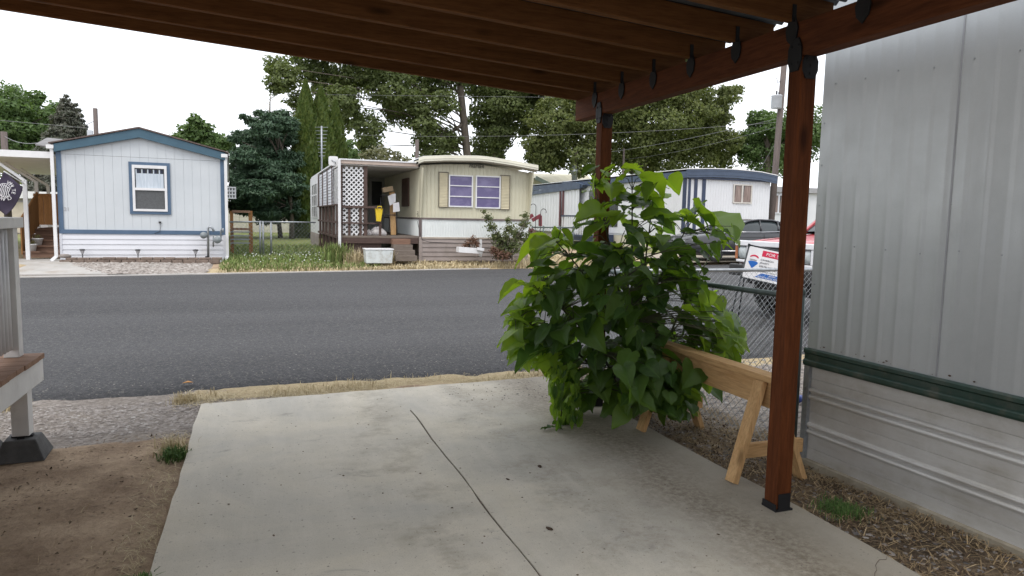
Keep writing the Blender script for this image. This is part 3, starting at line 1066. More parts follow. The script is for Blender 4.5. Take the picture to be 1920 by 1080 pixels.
for xx in np.linspace(ix0 + 0.075, ix1 - 0.075, 40):
    rows[0].append((xx, H1Y - 0.026 - 0.004 * math.sin(xx * 90), zm + 0.032))
    rows[1].append((xx, H1Y - 0.026 - 0.004 * math.sin(xx * 90 + 1), iz1 - 0.20))
mb.strip(rows)
for k in range(5):
    xx = ix0 + 0.085 + k * (ix1 - ix0 - 0.2) / 4.4
    mb.box(xx - 0.012, xx + 0.016, H1Y - 0.028, H1Y - 0.022, iz1 - 0.205, iz1 - 0.10)
mb.build("curtain", M_curtain, win)
for k in range(5):
    xx = ix0 + 0.135 + k * (ix1 - ix0 - 0.2) / 4.4
    MB().prism([(xx - 0.045, iz1 - 0.11), (xx + 0.03, iz1 - 0.11), (xx + 0.02, iz1 - 0.185), (xx - 0.01, iz1 - 0.2), (xx - 0.04, iz1 - 0.18)], 1, H1Y - 0.027, H1Y - 0.021).build("curtain_tab", M_navy, win)
text("house_number", "21", M("faint_grey", (0.36, 0.35, 0.36), rough=0.6), h1, frame4((at(121, 395, H1Y).x, H1Y - 0.014, at(121, 395, H1Y).z), (1, 0, 0), (0, 0, 1)), 0.12)
mb = MB()
c = at(300, 425, H1Y)
mb.tube([at(301, 416, H1Y) + Vector((0, -0.03, 0)), at(301.5, 424, H1Y) + Vector((0, -0.03, 0)), at(300, 434, H1Y) + Vector((0, -0.05, 0)), at(290, 438, H1Y) + Vector((0, -0.05, 0))], 0.006, 6)
mb.box(c.x - 0.025, c.x + 0.03, H1Y - 0.04, H1Y - 0.012, c.z + 0.09, c.z + 0.13)
mb.build("cable_outlet", M_solar, h1)
# window air conditioner on the right side
a = at(428, 350, 21.2); b = at(447, 373, 21.2)
ac = MB().box(xr, b.x - 0.02, 21.2, 21.75, b.z + 0.02, a.z - 0.02).build("air_conditioner", M_screen, h1)
mb = MB()
for k in range(4):
    x0 = xr + 0.02 + k * (b.x - xr - 0.06) / 3
    mb.box(x0, x0 + 0.035, 21.17, 21.199, b.z, a.z)
for k in range(4):
    z0 = b.z + k * (a.z - b.z - 0.035) / 3
    mb.box(xr + 0.01, b.x, 21.15, 21.169, z0, z0 + 0.035)
mb.build("louvre", M_white, ac)

h1.rotation_euler = (0, 0, rad(1.9))
# satellite-like solar panel lying on the roof corner
sp_ = thing("solar_module", "grey tilted panel propped on the left eave of the pale house", "solar module", (-4.6, 21.0, 3.2))
p = [at(66, 270, 21.0), at(88, 258, 22.2), at(118, 261, 22.0), at(92, 274, 20.8)]
mb = MB(); mb.add([q for q in p] + [q + Vector((0, 0, -0.03)) for q in p], [(0, 1, 2, 3), (4, 5, 6, 7), (0, 1, 5, 4), (1, 2, 6, 5), (2, 3, 7, 6), (3, 0, 4, 7)])
mb.build("panel", M("panel_grey", (0.13, 0.12, 0.12), (0.10, 0.095, 0.095), rough=0.5), sp_)
mb = MB(); mb.bar(p[3] + Vector((0, 0, -.03)), (p[3].x + 0.06, 21.0, 3.12), 0.03, 0.03); mb.build("bracket", M_galv, sp_)
MB().bar(p[2] + Vector((0, 0, -.03)), (p[2].x + .1, 22.0, 3.2), 0.03, 0.03).build("bracket", M_galv, sp_)

# gas meter
gm = thing("gas_meter", "grey gas meter with riser pipe and round regulator at the pale house", "gas meter", (at(390, 485, 19.3).x, 19.3, 0.38))
g = lambda x, y: at(x, y, 19.3)
MB().tube([g(390.5, 486), g(390, 428), g(392, 425), g(398, 427), g(401, 434)], 0.03, 10).build("riser_pipe", M_galv, gm)
m = MB(); c = g(382, 441); m.lathe((c.x, 19.26, c.z), [(0.0, -0.05), (0.05, -0.05), (0.06, -0.03), (0.085, -0.02), (0.085, 0.02), (0.05, 0.04), (0.0, 0.04)], 20, axis=1); m.build("regulator", M_meter, gm)
m = MB(); c = g(408, 449); m.lathe((c.x, 19.28, c.z), [(0.0, -0.11), (0.085, -0.10), (0.098, -0.07), (0.098, 0.06), (0.0, 0.06)], 18, axis=1); m.box(c.x - 0.10, c.x + 0.10, 19.2, 19.33, c.z - 0.02, c.z + 0.1)
mt = m.build("meter_body", M_meter, gm)
m = MB(); m.box(c.x - 0.07, c.x + 0.06, 19.18, 19.199, c.z + 0.035, c.z + 0.085); m.build("dial_plate", M_white, mt)
m = MB(); m.tube([g(414, 444), g(414, 432), g(418, 428), g(418, 436)], 0.02, 8); m.tube([g(400, 441), g(400, 463)], 0.018, 8); m.build("outlet_pipe", M_galv, gm)
MB().box(g(385, 475).x, g(389, 486).x, 19.25, 19.32, 0.38, 0.5).build("foot_valve", M_solar, gm)

# edging stones
eg = MB()
for row, (z0, z1, yo) in enumerate(((0.36, 0.42, 0.0), (0.42, 0.475, 0.02))):
    x = -4.40 + row * 0.12
    while x < -0.95:
        L = random.uniform(0.24, 0.3)
        eg.box(x, x + L - 0.012, 19.02 + yo + random.uniform(-.01, .01), 19.20 + yo, z0 - 0.04 * (row == 0), z1 + random.uniform(-.006, .006))
        x += L
eo = eg.build("garden_edging", M_edging, None, bevel=0.012)
tag(eo, "low brown stone edging along the foot of the pale grey house", "garden edging")
mb = MB(); mb.lathe((0, 0, 0), [(0.0, -0.05), (0.09, -0.03), (0.11, 0.02), (0.07, 0.07), (0.0, 0.085)], 9)
st = mb.build("stone", M("boulder_grey", (0.25, 0.22, 0.2), (0.16, 0.14, 0.13), scale=8, rough=0.9))
st.location = at(122, 481, 19.13); st.scale = (1.25, 0.9, 0.75)
tag(st, "rounded grey stone on the brick edging by the left downspout", "stone")


def solar_light(px, label):
    p = at(px, 486, 19.25)
    t = thing("solar_light", label, "garden light", (p.x, 19.25, 0.40), 0, "solar lights along the house")
    m = MB(); m.tube([(0, 0, -0.03), (0, 0, 0.15)], 0.012, 8); m.build("stake", M_solar, t, local=True)
    m = MB(); m.lathe((0, 0, 0.15), [(0.02, 0), (0.045, 0.06), (0.05, 0.09)], 12); m.build("lens", M("lens_grey", (0.4, 0.4, 0.42), rough=0.2), t, local=True)
    m = MB(); m.lathe((0, 0, 0.24), [(0.068, 0), (0.07, 0.012), (0.05, 0.03), (0.0, 0.035)], 12); m.build("cap", M_solar, t, local=True)


solar_light(155, "black stake solar light nearest the wooden steps of the pale house")
solar_light(259, "black stake solar light standing under the sash window")
solar_light(367, "black stake solar light standing nearest the gas meter")

# awning on the left of house 1
aw = thing("patio_awning", "white aluminium patio awning on bent posts left of the pale house", "awning", (-5.2, 22, 0.4))
a = at(0, 283, H1Y); b = at(100, 284, H1Y)
MB().prism([(-9.5, 2.80), (b.x - 0.0, 2.80), (b.x, 2.95), (-9.5, 2.97)], 1, 19.45, 19.52).build("front_fascia", M_white, aw)
mb = MB()
ribs_x = np.arange(-9.5, b.x, 0.3)
mb.prism([(-9.5, 2.86), (b.x, 2.84), (b.x, 2.90), (-9.5, 2.92)], 1, 19.521, 30)
mb.build("roof_pan", M_white, aw)
for px, Y, yt, yb_ in ((46, 19.75, 337, 412), (68, 22.6, 340, 385), (90, 26.0, 347, 378)):
    t0 = at(px, yt, Y); lw = 0.085
    m = MB()
    m.box(t0.x - lw / 2, t0.x + lw / 2, Y - 0.03, Y + 0.03, 0.38, t0.z)
    m.bar((t0.x, Y, t0.z - 0.02), (t0.x - 0.72, Y, 2.84), 0.06, 0.085, up=(0, 1, 0))
    m.build("post", M_white, aw)

# entrance steps with board rail
stp = thing("wooden_steps", "brown wooden entrance steps with boarded railing left of the pale house", "steps", (-5.0, 20.5, 0.38))
x0s, x1s = at(43, 480, 20).x, -4.56
for i in range(5):
    z = 0.44 + 0.13 * i
    Yt = 20.0 + 0.27 * i
    m = MB(); m.box(x0s, x1s, Yt, Yt + 0.3, z + 0.10, z + 0.135); m.box(x0s, x1s, Yt + 0.03, Yt + 0.05, z - 0.02, z + 0.099)
    m.build("step", M_brownstep, stp)
m = MB()
yy0, yy1 = 20.0, 21.5
for i in range(9):
    ya = yy0 + i * (yy1 - yy0) / 9
    zt = 1.32 + 0.62 * i / 8
    m.box(x0s - 0.03, x0s - 0.003, ya, ya + (yy1 - yy0) / 9 - 0.008, 0.5 + 0.08 * i, zt)
m.bar((x0s - 0.016, yy0 - 0.02, 1.30), (x0s - 0.016, yy1, 2.0), 0.10, 0.035, up=(1, 0, 0))
m.build("side_boards", M_brownwood, stp)
m = MB()
for i in range(5):
    xb0 = at(64, 400, 22.3).x
    xa_ = xb0 + i * (x1s - xb0) / 5
    m.box(xa_, xa_ + (x1s - xb0) / 5 - 0.008, 22.3, 22.33, 1.18, 2.02)
m.box(xb0, x1s, 22.27, 22.299, 1.95, 2.0)
m.build("back_boards", M_brownwood, stp)
MB().box(x0s, x1s, 21.36, 22.4, 1.08, 1.115).build("landing", M_brownstep, stp)


def pot(p, label):
    t = thing("flower_pot", label, "flower pot", p, 0, "white pots on the steps")
    m = MB(); m.lathe((0, 0, 0), [(0.0, 0.0), (0.085, 0.0), (0.115, 0.15), (0.125, 0.15), (0.125, 0.175), (0.105, 0.175), (0.10, 0.14), (0.0, 0.14)], 16); m.build("pot", M_pot, t, local=True)
    m = MB()
    for k in range(26):
        a = random.uniform(0, 6.28); r = random.uniform(0.02, 0.12)
        m.bar((0.02 * math.cos(a), 0.02 * math.sin(a), 0.13), (r * math.cos(a), r * math.sin(a), 0.2 + random.uniform(0, 0.08)), 0.012, 0.003)
    m.build("plant", M("pot_plant", (0.10, 0.12, 0.03), (0.16, 0.10, 0.04), scale=9), t, local=True)


pot((at(70.5, 455, 20.42).x, 20.42, 0.44 + 0.13 + 0.135), "white flower pot on the upper step, nearer the house wall")
pot((at(60, 480, 20.13).x, 20.13, 0.44 + 0.135), "white flower pot on the lowest step")

# flag
fl = thing("flag", "dark violet flag with white ring lettering hanging from the awning post", "flag", (at(46, 350, 19.55).x, 19.55, 2.6))
fx, fz = (lambda u, v: None), None
FLY = 19.3
top_l, top_r = at(-22, 318, FLY), at(46, 352, FLY)
c00, c10, c11, c01 = at(7, 322, FLY), at(43, 351, FLY), at(11, 404, FLY), at(-22, 378, FLY)
c10b = at(41, 372, FLY)
rows = []
for i in range(21):
    v = i / 20
    r = []
    for j in range(21):
        u = j / 20
        p = (c00 * (1 - u) + c10 * u) * (1 - v) + (c01 * (1 - u) + c11 * u) * v
        # belly out the right edge
        p = p + (c10b - (c10 * 0.65 + c11 * 0.35)) * (u ** 2) * (4 * v * (1 - v)) * 0.55
        p.y += 0.022 * math.sin(6 * u + 3 * v) + 0.012 * math.sin(11 * v)
        r.append(p)
    rows.append(r)
mb = MB(); mb.strip(rows)
M_flag = M("flag_cloth", (0.028, 0.022, 0.045), (0.045, 0.035, 0.06), scale=3, rough=0.85)
cl = mb.build("cloth", M_flag, fl)
so = cl.modifiers.new("solid", "SOLIDIFY"); so.thickness = 0.003
M_let = M("white_print", (0.72, 0.72, 0.74), rough=0.7)
cc = at(9.5, 357, FLY)
R_ = (at(27, 357, FLY) - cc).x
word = "WHITE CLAW"
for i, ch in enumerate(word):
    if ch == " ":
        continue
    ang = rad(62 - 176 * i / (len(word) - 1))
    p = Vector((cc.x + R_ * 0.80 * math.cos(ang), FLY - 0.05, cc.z + R_ * 0.92 * math.sin(ang)))
    xd = Vector((math.sin(ang), 0, -math.cos(ang)))
    yd = Vector((math.cos(ang), 0, math.sin(ang)))
    text("lettering", ch, M_let, cl, frame4(p - xd * 0.03, xd, yd), 0.105, 0.003)
mb = MB()
for k in range(6):
    o = (k - 2.5) * 0.035
    hh = math.sqrt(max(0.0, 0.0125 - o * o)) if abs(o) < 0.11 else 0.02
    pts = [(cc.x + o + 0.025 * math.sin(t * 3) - 0.02 * t, FLY - 0.05, cc.z - 0.02 + t * hh * 1.4) for t in np.linspace(-1, 1, 8)]
    mb.tube(pts, 0.008, 5)
mb.tube([(cc.x + 0.155 * math.cos(t) * 0.85, FLY - 0.05, cc.z + 0.155 * math.sin(t)) for t in np.linspace(0.2, 5.6, 26)], 0.007, 5)
mb.build("emblem", M_let, cl)
MB().tube([at(46, 345, 19.7), at(7, 321, 19.3)], 0.012, 8).build("pole", M_white, fl)

# ---------------- trailer 2 (beige with purple curtains)
T2Y = 19.5
t2 = thing("trailer_home", "beige and white trailer home with purple curtained twin windows and shutters", "trailer home", (5.95, T2Y, 0.4))
M_beige = M("beige_siding", (0.545, 0.52, 0.395), (0.48, 0.455, 0.345), scale=1.2, rough=0.55, dirt=(0.33, 0.30, 0.22), dscale=2.5, dlo=0.6, dhi=0.85)
M_beigef = M("cream_fascia", (0.68, 0.66, 0.55), (0.61, 0.59, 0.49), scale=2, rough=0.5)
M_t2white = M("white_ribbed_siding", (0.68, 0.71, 0.70), (0.60, 0.63, 0.63), scale=1.5, rough=0.5, dirt=(0.5, 0.48, 0.44), dscale=4, dlo=0.62, dhi=0.85)
M_taupe = M("taupe_skirting", (0.30, 0.255, 0.235), (0.25, 0.21, 0.195), scale=2, rough=0.6, dirt=(0.2, 0.17, 0.15), dscale=3)
M_brown = M("brown_belt", (0.15, 0.115, 0.11), (0.10, 0.08, 0.075), rough=0.5)
M_purple = M("purple_curtain_glass", (0.095, 0.078, 0.185), (0.17, 0.15, 0.27), scale=2.2, stretch=(1, 1, 1.8), rough=0.16, lo=0.45, hi=0.68)
M_whitero = M("white_roof", (0.72, 0.73, 0.75), (0.62, 0.63, 0.65), rough=0.6)
x0, x1 = 4.28, 7.55


def t2top(x):
    return np.interp(x, [4.1, 4.25, 5.0, 5.9, 6.2, 6.9, 7.7], [3.17, 3.25, 3.31, 3.34, 3.325, 3.255, 3.15])


mb = MB()
ribs(mb, x0, x1, 1.56, 2.9, 0.11, T2Y, ztop=lambda p: float(t2top(p)) - 0.22)
ribs(mb, T2Y, 31, 1.56, 2.93, 0.11, x0, axis=0)
mb.prism([(x0 + 0.01, 1.2), (x1, 1.2), (x1, 2.86), (6.1, 3.1), (x0 + 0.01, 2.96)], 1, T2Y + 0.02, 31)
for xx, s in ((x0, 1), (x1, -1)):
    mb.prism([(T2Y + 0.02, 1.57), (T2Y + 0.02, 2.98), (T2Y - 0.34, 2.94), (T2Y - 0.05, 1.57)], 0, xx - 0.02, xx + 0.02)
mb.build("wall", M_beige, t2)
mb = MB()
ribs(mb, x0, x1, 1.03, 1.53, 0.075, T2Y)
ribs(mb, T2Y, 31, 1.03, 1.53, 0.075, x0 - 0.004, axis=0)
mb.build("lower_siding", M_t2white, t2)
mb = MB()
mb.box(x0 - 0.02, x1 + 0.01, T2Y - 0.03, T2Y + 0.02, 1.525, 1.575)
mb.box(x0 - 0.03, x0 - 0.0, T2Y + 0.0205, 31, 1.525, 1.575)
mb.box(x0 - 0.028, x0 + 0.045, T2Y - 0.032, T2Y + 0.02, 1.0, 1.5245)
mb.build("belt_trim", M_brown, t2)
mb = MB()
laps(mb, x0 + 0.06, x1, 0.36, 1.0, 5, T2Y - 0.006, d=0.03)
mb.box(x0 - 0.03, x0 + 0.06, T2Y - 0.05, T2Y + 0.02, 0.3, 1.0)
mb.box(x0 + 0.02, x1, T2Y + 0.01, T2Y + 11, 0.2, 1.0)
mb.build("skirting", M_taupe, t2)
mb = MB(); mb.box(x0 - 0.02, x1 + 0.02, T2Y - 0.045, T2Y + 0.01, 0.985, 1.03); mb.build("skirting_cap", M("tan_cap", (0.42, 0.36, 0.30), rough=0.6), t2)
mb = MB()
xx = np.linspace(4.16, 7.68, 24)
top = [(float(q), float(t2top(q))) for q in xx]
bot = [(float(q), float(t2top(q)) - 0.14) for q in xx][::-1]
bead = [(float(q), float(t2top(q)) - 0.075) for q in xx]
mb.prism(top + bot, 1, T2Y - 0.38, T2Y - 0.33)
mb.prism([(q, z + 0.004) for q, z in bead] + [(q, z - 0.012) for q, z in bead[::-1]], 1, T2Y - 0.392, T2Y - 0.3801)
mb.prism([(T2Y - 0.33, 3.05), (T2Y + 0.3, 3.05), (T2Y + 0.3, 3.18), (T2Y - 0.33, 3.18)], 0, 4.16, 4.2)
mb.build("fascia", M_beigef, t2)
mb = MB(); mb.prism([(q, z + 0.006) for q, z in top] + [(q, z - 0.06) for q, z in top[::-1]], 1, T2Y - 0.329, 31); mb.build("roof", M_whitero, t2)
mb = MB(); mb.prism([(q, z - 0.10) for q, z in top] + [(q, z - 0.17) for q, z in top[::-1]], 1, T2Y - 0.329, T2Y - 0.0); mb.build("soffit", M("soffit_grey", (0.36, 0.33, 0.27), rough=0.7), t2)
text("maker_plate", "PREMIER", M("plate_black", (0.03, 0.028, 0.025), rough=0.5), t2, frame4((at(879, 313, T2Y).x, T2Y - 0.02, at(879, 313.5, T2Y).z - 0.01), (1, 0, 0.0), (0, 0, 1)), 0.14, 0.004, shear=0.2, xs=0.86)
M_num = M("number_black", (0.05, 0.05, 0.04), rough=0.5)
for ch, py in (("2", 401), ("3", 406.5)):
    p = at(781.5, py, T2Y - 0.07)
    text("house_number", ch, M_num, t2, frame4((p.x, T2Y - 0.075, p.z), (1, 0, 0), (0, 0, 1)), 0.105, 0.003)


def t2win(a, b, label=None):
    wx0, wz1 = a.x, a.z; wx1, wz0 = b.x, b.z
    mb = MB(); ring(mb, wx0, wx1, wz0, wz1, 0.035, T2Y - 0.055, T2Y - 0.001)
    w = mb.build("window", M_white, t2)
    hz = (wz1 - wz0) / 3
    mb = MB()
    for k in (1, 2):
        mb.box(wx0 + 0.035, wx1 - 0.035, T2Y - 0.05, T2Y - 0.012, wz0 + k * hz - 0.013, wz0 + k * hz + 0.013)
    mb.build("sash_bar", M_white, w)
    MB().box(wx0 + 0.035, wx1 - 0.035, T2Y - 0.03, T2Y - 0.013, wz0 + 0.035, wz1 - 0.035).build("pane", M_purple, w)


t2win(at(841, 327.5, T2Y), at(885.5, 389, T2Y))
t2win(at(891.5, 329, T2Y), at(937, 391.5, T2Y))
for (a, b) in ((at(822, 322, T2Y), at(840, 389, T2Y)), (at(938, 328, T2Y), at(955, 393.5, T2Y))):
    mb = MB(); ring(mb, a.x, b.x, b.z, a.z, 0.022, T2Y - 0.05, T2Y - 0.001)
    shu = mb.build("shutter", M("shutter_brown", (0.16, 0.14, 0.10), rough=0.5), t2)
    mb = MB()
    n = 22
    for k in range(n):
        z = b.z + 0.025 + (a.z - b.z - 0.05) * k / n
        dz = (a.z - b.z - 0.05) / n
        mb.prism([(T2Y - 0.002, z), (T2Y - 0.045, z), (T2Y - 0.02, z + dz * 0.96), (T2Y - 0.002, z + dz * 0.96)], 0, a.x + 0.022, b.x - 0.022)
    mb.build("slat", M("shutter_cream", (0.60, 0.54, 0.38), rough=0.5), shu)
mb = MB()
pp = [at(783, 415, 19.42), at(786, 432, 19.42), at(792, 450, 19.42), at(806, 454, 19.4), at(830, 455, 19.4), at(860, 456, 19.4)]
mb.tube(pp, 0.008, 5); mb.build("cable", M_solar, t2)

# porch of trailer 2
po = thing("porch", "covered wooden porch with white lattice and brown railings on the beige trailer", "porch", (3.1, T2Y, 0.4))
px0 = 2.09
M_ceil = M("porch_ceiling", (0.62, 0.60, 0.58), (0.52, 0.50, 0.48), rough=0.7)
M_dkbrown = wood("dark_brown_wood", (0.11, 0.075, 0.065), (0.065, 0.045, 0.04), X_, knots=False)
M_greywood = wood("weathered_grey_wood", (0.22, 0.185, 0.155), (0.13, 0.105, 0.09), X_, knots=False)
M_dkbrownz = wood("dark_brown_wood_z", (0.12, 0.08, 0.07), (0.07, 0.05, 0.043), Z_, knots=False)
MB().box(px0, 4.22, T2Y - 0.02, T2Y + 0.05, 2.985, 3.075).build("roof_edge", M("tan_edge", (0.50, 0.40, 0.34), (0.42, 0.34, 0.29), rough=0.6), po)
MB().box(px0 - 0.02, 4.23, T2Y - 0.05, 30, 3.0755, 3.11).build("roof_sheet", M_whitero, po)
MB().box(px0 + 0.02, 4.25, T2Y + 0.051, 25.6, 2.95, 2.99).build("ceiling", M_ceil, po)
MB().box(px0, 4.26, T2Y, 25.5, 1.0, 1.05).build("floor_boards", M_greywood, po)
MB().box(px0, 4.24, T2Y - 0.03, T2Y - 0.001, 0.84, 0.999).build("rim_board", M_dkbrown, po)
mb = MB(); mb.box(px0 + 0.1, 3.2, T2Y + 0.04, T2Y + 0.07, 0.3, 0.839); mb.box(px0, px0 + 0.03, T2Y + 0.1, 25, 0.3, 0.999); mb.build("skirt_board", M_dkbrown, po)
mb = MB(); q = at(636, 310, T2Y - 0.06)
mb.box(q.x - 0.035, q.x + 0.035, T2Y - 0.10, T2Y - 0.035, 0.5, 3.08)
mb.bar((q.x, T2Y - 0.07, 0.51), (q.x - 0.10, T2Y - 0.12, 0.42), 0.07, 0.06, up=(0, 1, 0))
mb.build("downspout", M_white, po)
a = at(643, 316, T2Y + 0.06); b = at(682, 443, T2Y + 0.06)
mb = MB(); lattice(mb, (a.x, T2Y + 0.08, 1.055), (1, 0, 0), b.x - a.x, 2.9 - 1.055, 0.128, 0.033, 0.008)
mb.build("front_lattice", M_white, po)
mb = MB(); lattice(mb, (px0 + 0.03, T2Y + 0.25, 1.055), (0, 1, 0), 1.6, 2.9 - 1.055, 0.128, 0.033, 0.008)
mb.build("side_lattice", M_white, po)
MB().box(b.x, b.x + 0.10, T2Y + 0.06, T2Y + 0.15, 1.051, 2.949).build("porch_post", M_dkbrownz, po)
MB().box(px0 + 0.0, px0 + 0.07, T2Y + 0.05, T2Y + 0.13, 1.051, 2.949).build("porch_post", M_dkbrownz, po)
mb = MB()
mb.box(px0 - 0.01, at(712, 392, T2Y).x, T2Y + 0.0, T2Y + 0.035, 1.80, 1.86)
mb.box(px0 - 0.01, at(712, 392, T2Y).x, T2Y + 0.0, T2Y + 0.035, 1.37, 1.41)
mb.build("front_rail", M_dkbrown, po)
for px in (655, 676, 713):
    q = at(px, 400, T2Y)
    MB().box(q.x - 0.03, q.x + 0.04, T2Y + 0.0355, T2Y + 0.055, 1.051, 1.86).build("rail_post", M_dkbrownz, po)
# left side railing (outside the lattice)
mb = MB()
for k in range(6):
    yv = T2Y + 0.05 + k * 1.15
    mb.box(px0 - 0.085, px0 - 0.02, yv, yv + (0.18 if k == 0 else 0.09), 0.5, 1.86)
mb.box(px0 - 0.10, px0 - 0.015, T2Y + 0.04, 26.2, 1.861, 1.90)
mb.box(px0 - 0.075, px0 - 0.03, T2Y + 0.05, 26.2, 1.37, 1.43)
mb.box(px0 - 0.075, px0 - 0.03, T2Y + 0.05, 26.2, 0.96, 1.02)
mb.build("side_railing", M_dkbrownz, po)
mb = MB(); laps(mb, 21.4, 26.3, 1.9, 3.0, 12, px0 + 0.02, axis=0, d=0.03); mb.build("side_siding", M_whitevinyl, po)
mb = MB()
for yv in (21.35, 22.9, 24.6, 26.3):
    mb.bar((px0 - 0.035, yv, 1.9), (px0 - 0.035, yv, 3.05), 0.05, 0.03, up=(1, 0, 0))
mb.build("batten", M_dkbrownz, po)
mb = MB(); mb.box(px0 - 0.03, 4.25, 26.35, 30.5, 0.9, 3.06); bk = mb.build("back_room", M_white, po)
mb = MB(); laps(mb, 26.35, 30.5, 0.38, 0.9, 4, px0 - 0.02, axis=0, d=0.03); mb.build("back_skirting", M_taupe, po)
mb = MB()
ya, yb_ = 26.9, 29.3
mb.box(px0 - 0.045, px0 - 0.031, ya, yb_, 1.5, 2.75); wv = mb.build("window", M_glassd, po)
mb = MB()
for k in range(4):
    yk = ya + (yb_ - ya) * k / 3
    mb.box(px0 - 0.06, px0 - 0.0455, yk - 0.03, yk + 0.03, 1.5, 2.75)
for k in range(4):
    zk = 1.5 + 1.25 * k / 3
    mb.box(px0 - 0.058, px0 - 0.0455, ya, yb_, zk - 0.02, zk + 0.02)
mb.build("frame", M_white, wv)
# porch back wall with door
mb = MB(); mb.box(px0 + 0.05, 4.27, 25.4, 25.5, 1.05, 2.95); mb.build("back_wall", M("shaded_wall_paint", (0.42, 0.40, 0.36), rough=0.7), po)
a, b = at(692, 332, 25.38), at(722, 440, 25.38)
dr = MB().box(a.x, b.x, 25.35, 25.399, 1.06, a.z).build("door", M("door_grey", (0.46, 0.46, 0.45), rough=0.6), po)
a, b = at(697, 340, 25.34), at(716, 385, 25.34)
MB().box(a.x, b.x, 25.335, 25.3495, b.z, a.z).build("pane", M_glassd, dr)
MB().lathe((b.x + 0.02, 25.33, 1.95), [(0.0, -0.03), (0.03, -0.02), (0.03, 0.0), (0.01, 0.02)], 10, axis=1).build("handle", M_galv, dr)
a, b = at(744, 325, 21.2), at(757, 392, 21.2)
mb = MB(); mb.box(x0 - 0.06, x0 - 0.014, 20.9, 21.9, 1.9, 2.75); sw = mb.build("side_window", M("brown_window", (0.10, 0.055, 0.04), rough=0.4), po)
# steps
for i, (zt, Yt) in enumerate(((0.98, 19.18), (0.83, 19.02), (0.69, 18.86), (0.55, 18.70))):
    MB().box(at(738, 470, 19.0).x, at(772, 470, 19.0).x + 0.03 * i, Yt, Yt + 0.36, zt - 0.15, zt - 0.005 - 0.11 * 0).build("step", M_greywood if i else M_brownstep, po)

# clutter on the porch
yc = thing("yellow_caddy", "yellow plastic caddy hanging on the porch railing", "caddy", (at(711, 400, 19.4).x, 19.42, 1.5))
q0, q1 = at(704, 391, 19.4), at(717.5, 413, 19.4)
mb = MB(); A_ = [(q0.x, 19.36), (q1.x, 19.36), (q1.x, 19.485), (q0.x, 19.485)]; B_ = [(q0.x + .03, 19.39), (q1.x - .05, 19.39), (q1.x - .05, 19.48), (q0.x + .03, 19.48)]
zt_, zb_ = q0.z, q1.z - 0.03
vs = [(x, y, zb_) for x, y in B_] + [(x, y, zt_) for x, y in A_] + [(x * .8 + .2 * q0.x + (0.02), y * .9 + .1 * 19.42, zt_) for x, y in A_] + [(x, y, zb_ + .03) for x, y in B_]
mb.add(vs, [(0, 1, 2, 3), (0, 1, 5, 4), (1, 2, 6, 5), (2, 3, 7, 6), (3, 0, 4, 7), (8, 9, 13, 12), (9, 10, 14, 13), (10, 11, 15, 14), (11, 8, 12, 15), (12, 13, 14, 15), (4, 5, 9, 8), (5, 6, 10, 9), (6, 7, 11, 10), (7, 4, 8, 11)])
M_yel = M("yellow_plastic", (0.72, 0.52, 0.03), (0.6, 0.42, 0.02), rough=0.4)
bx = mb.build("bin", M_yel, yc)
mb = MB(); mb.tube([(q0.x + .03, 19.36, zt_ - .02), (q0.x + .05, 19.30, zt_ + .06), (q1.x - .05, 19.30, zt_ + .06), (q1.x - .03, 19.36, zt_ - .02)], 0.012, 6); mb.build("handle", M_yel, yc)
rk = thing("metal_rack", "black metal rack with notices pinned on it beside the porch wall", "rack", (3.95, 20.3, 1.05))
mb = MB()
for px in (714, 730, 744):
    q = at(px, 370, 20.3); mb.tube([(q.x, 20.3, 1.05), (q.x, 20.3, q.z if px < 740 else 1.9)], 0.016, 6)
q = at(714, 366, 20.3); q2 = at(730, 366, 20.3); mb.tube([(q.x, 20.3, q.z), (q2.x, 20.3, q2.z)], 0.016, 6)
q = at(714, 403, 20.3); q2 = at(745, 403, 20.3); mb.tube([(q.x, 20.3, q.z), (q2.x, 20.3, q2.z)], 0.014, 6)
mb.build("frame", M_solar, rk)
for i, (pts, lab) in enumerate((([(727, 368), (735, 364), (739, 381), (731, 386)], "upper left"), ([(734, 364), (742, 363), (742, 379), (738, 380)], "upper right"), ([(737, 381), (748, 379), (750, 396), (737, 398)], "lowest"))):
    v = [at(px, py, 20.22 - 0.03 * i) for px, py in pts]
    w_ = [q + Vector((0, 0.004, 0)) for q in v]
    o = MB().add(v + w_, [(0, 1, 2, 3), (4, 5, 6, 7), (0, 1, 5, 4), (1, 2, 6, 5), (2, 3, 7, 6), (3, 0, 4, 7)]).build("paper_notice", M("paper_white", (0.8, 0.8, 0.82), rough=0.8))
    tag(o, f"white paper notice pinned on the porch rack, the {lab} of three", "notice", "paper notices on the porch")
pl = MB().bar((at(738, 436, 20.35).x, 20.35, 1.06), (at(735, 372, 20.45).x, 20.5, 2.3), 0.16, 0.03, up=(0, 1, 0)).build("plank", M_pinez)
tag(pl, "tan wooden plank leaning behind the porch rack", "plank")
cb = MB(); q = at(727, 357, 20.4); cb.bar(q + Vector((-.15, 0, 0)), q + Vector((.14, 0, .06)), 0.2, 0.14); o = cb.build("cardboard_box", M("cardboard", (0.36, 0.27, 0.17), (0.3, 0.22, 0.14), rough=0.85), None, bevel=0.01)
tag(o, "brown cardboard carton on top of the porch rack", "box")
mb = MB()
for k in range(5):
    q = at(692 + 6 * k, 438, 19.9)
    rr = random.uniform(0.10, 0.17)
    mb.lathe((q.x, 19.9 + 0.1 * (k % 2), 1.05), [(0.0, 0.0), (rr, 0.0), (rr * 1.1, rr * 0.5), (rr * 0.7, rr), (rr * 0.25, rr * 1.35), (0.0, rr * 1.5)], 9)
o = mb.build("rubbish_bag", M("pale_bag", (0.6, 0.57, 0.56), (0.36, 0.33, 0.33), scale=10, rough=0.5), None)
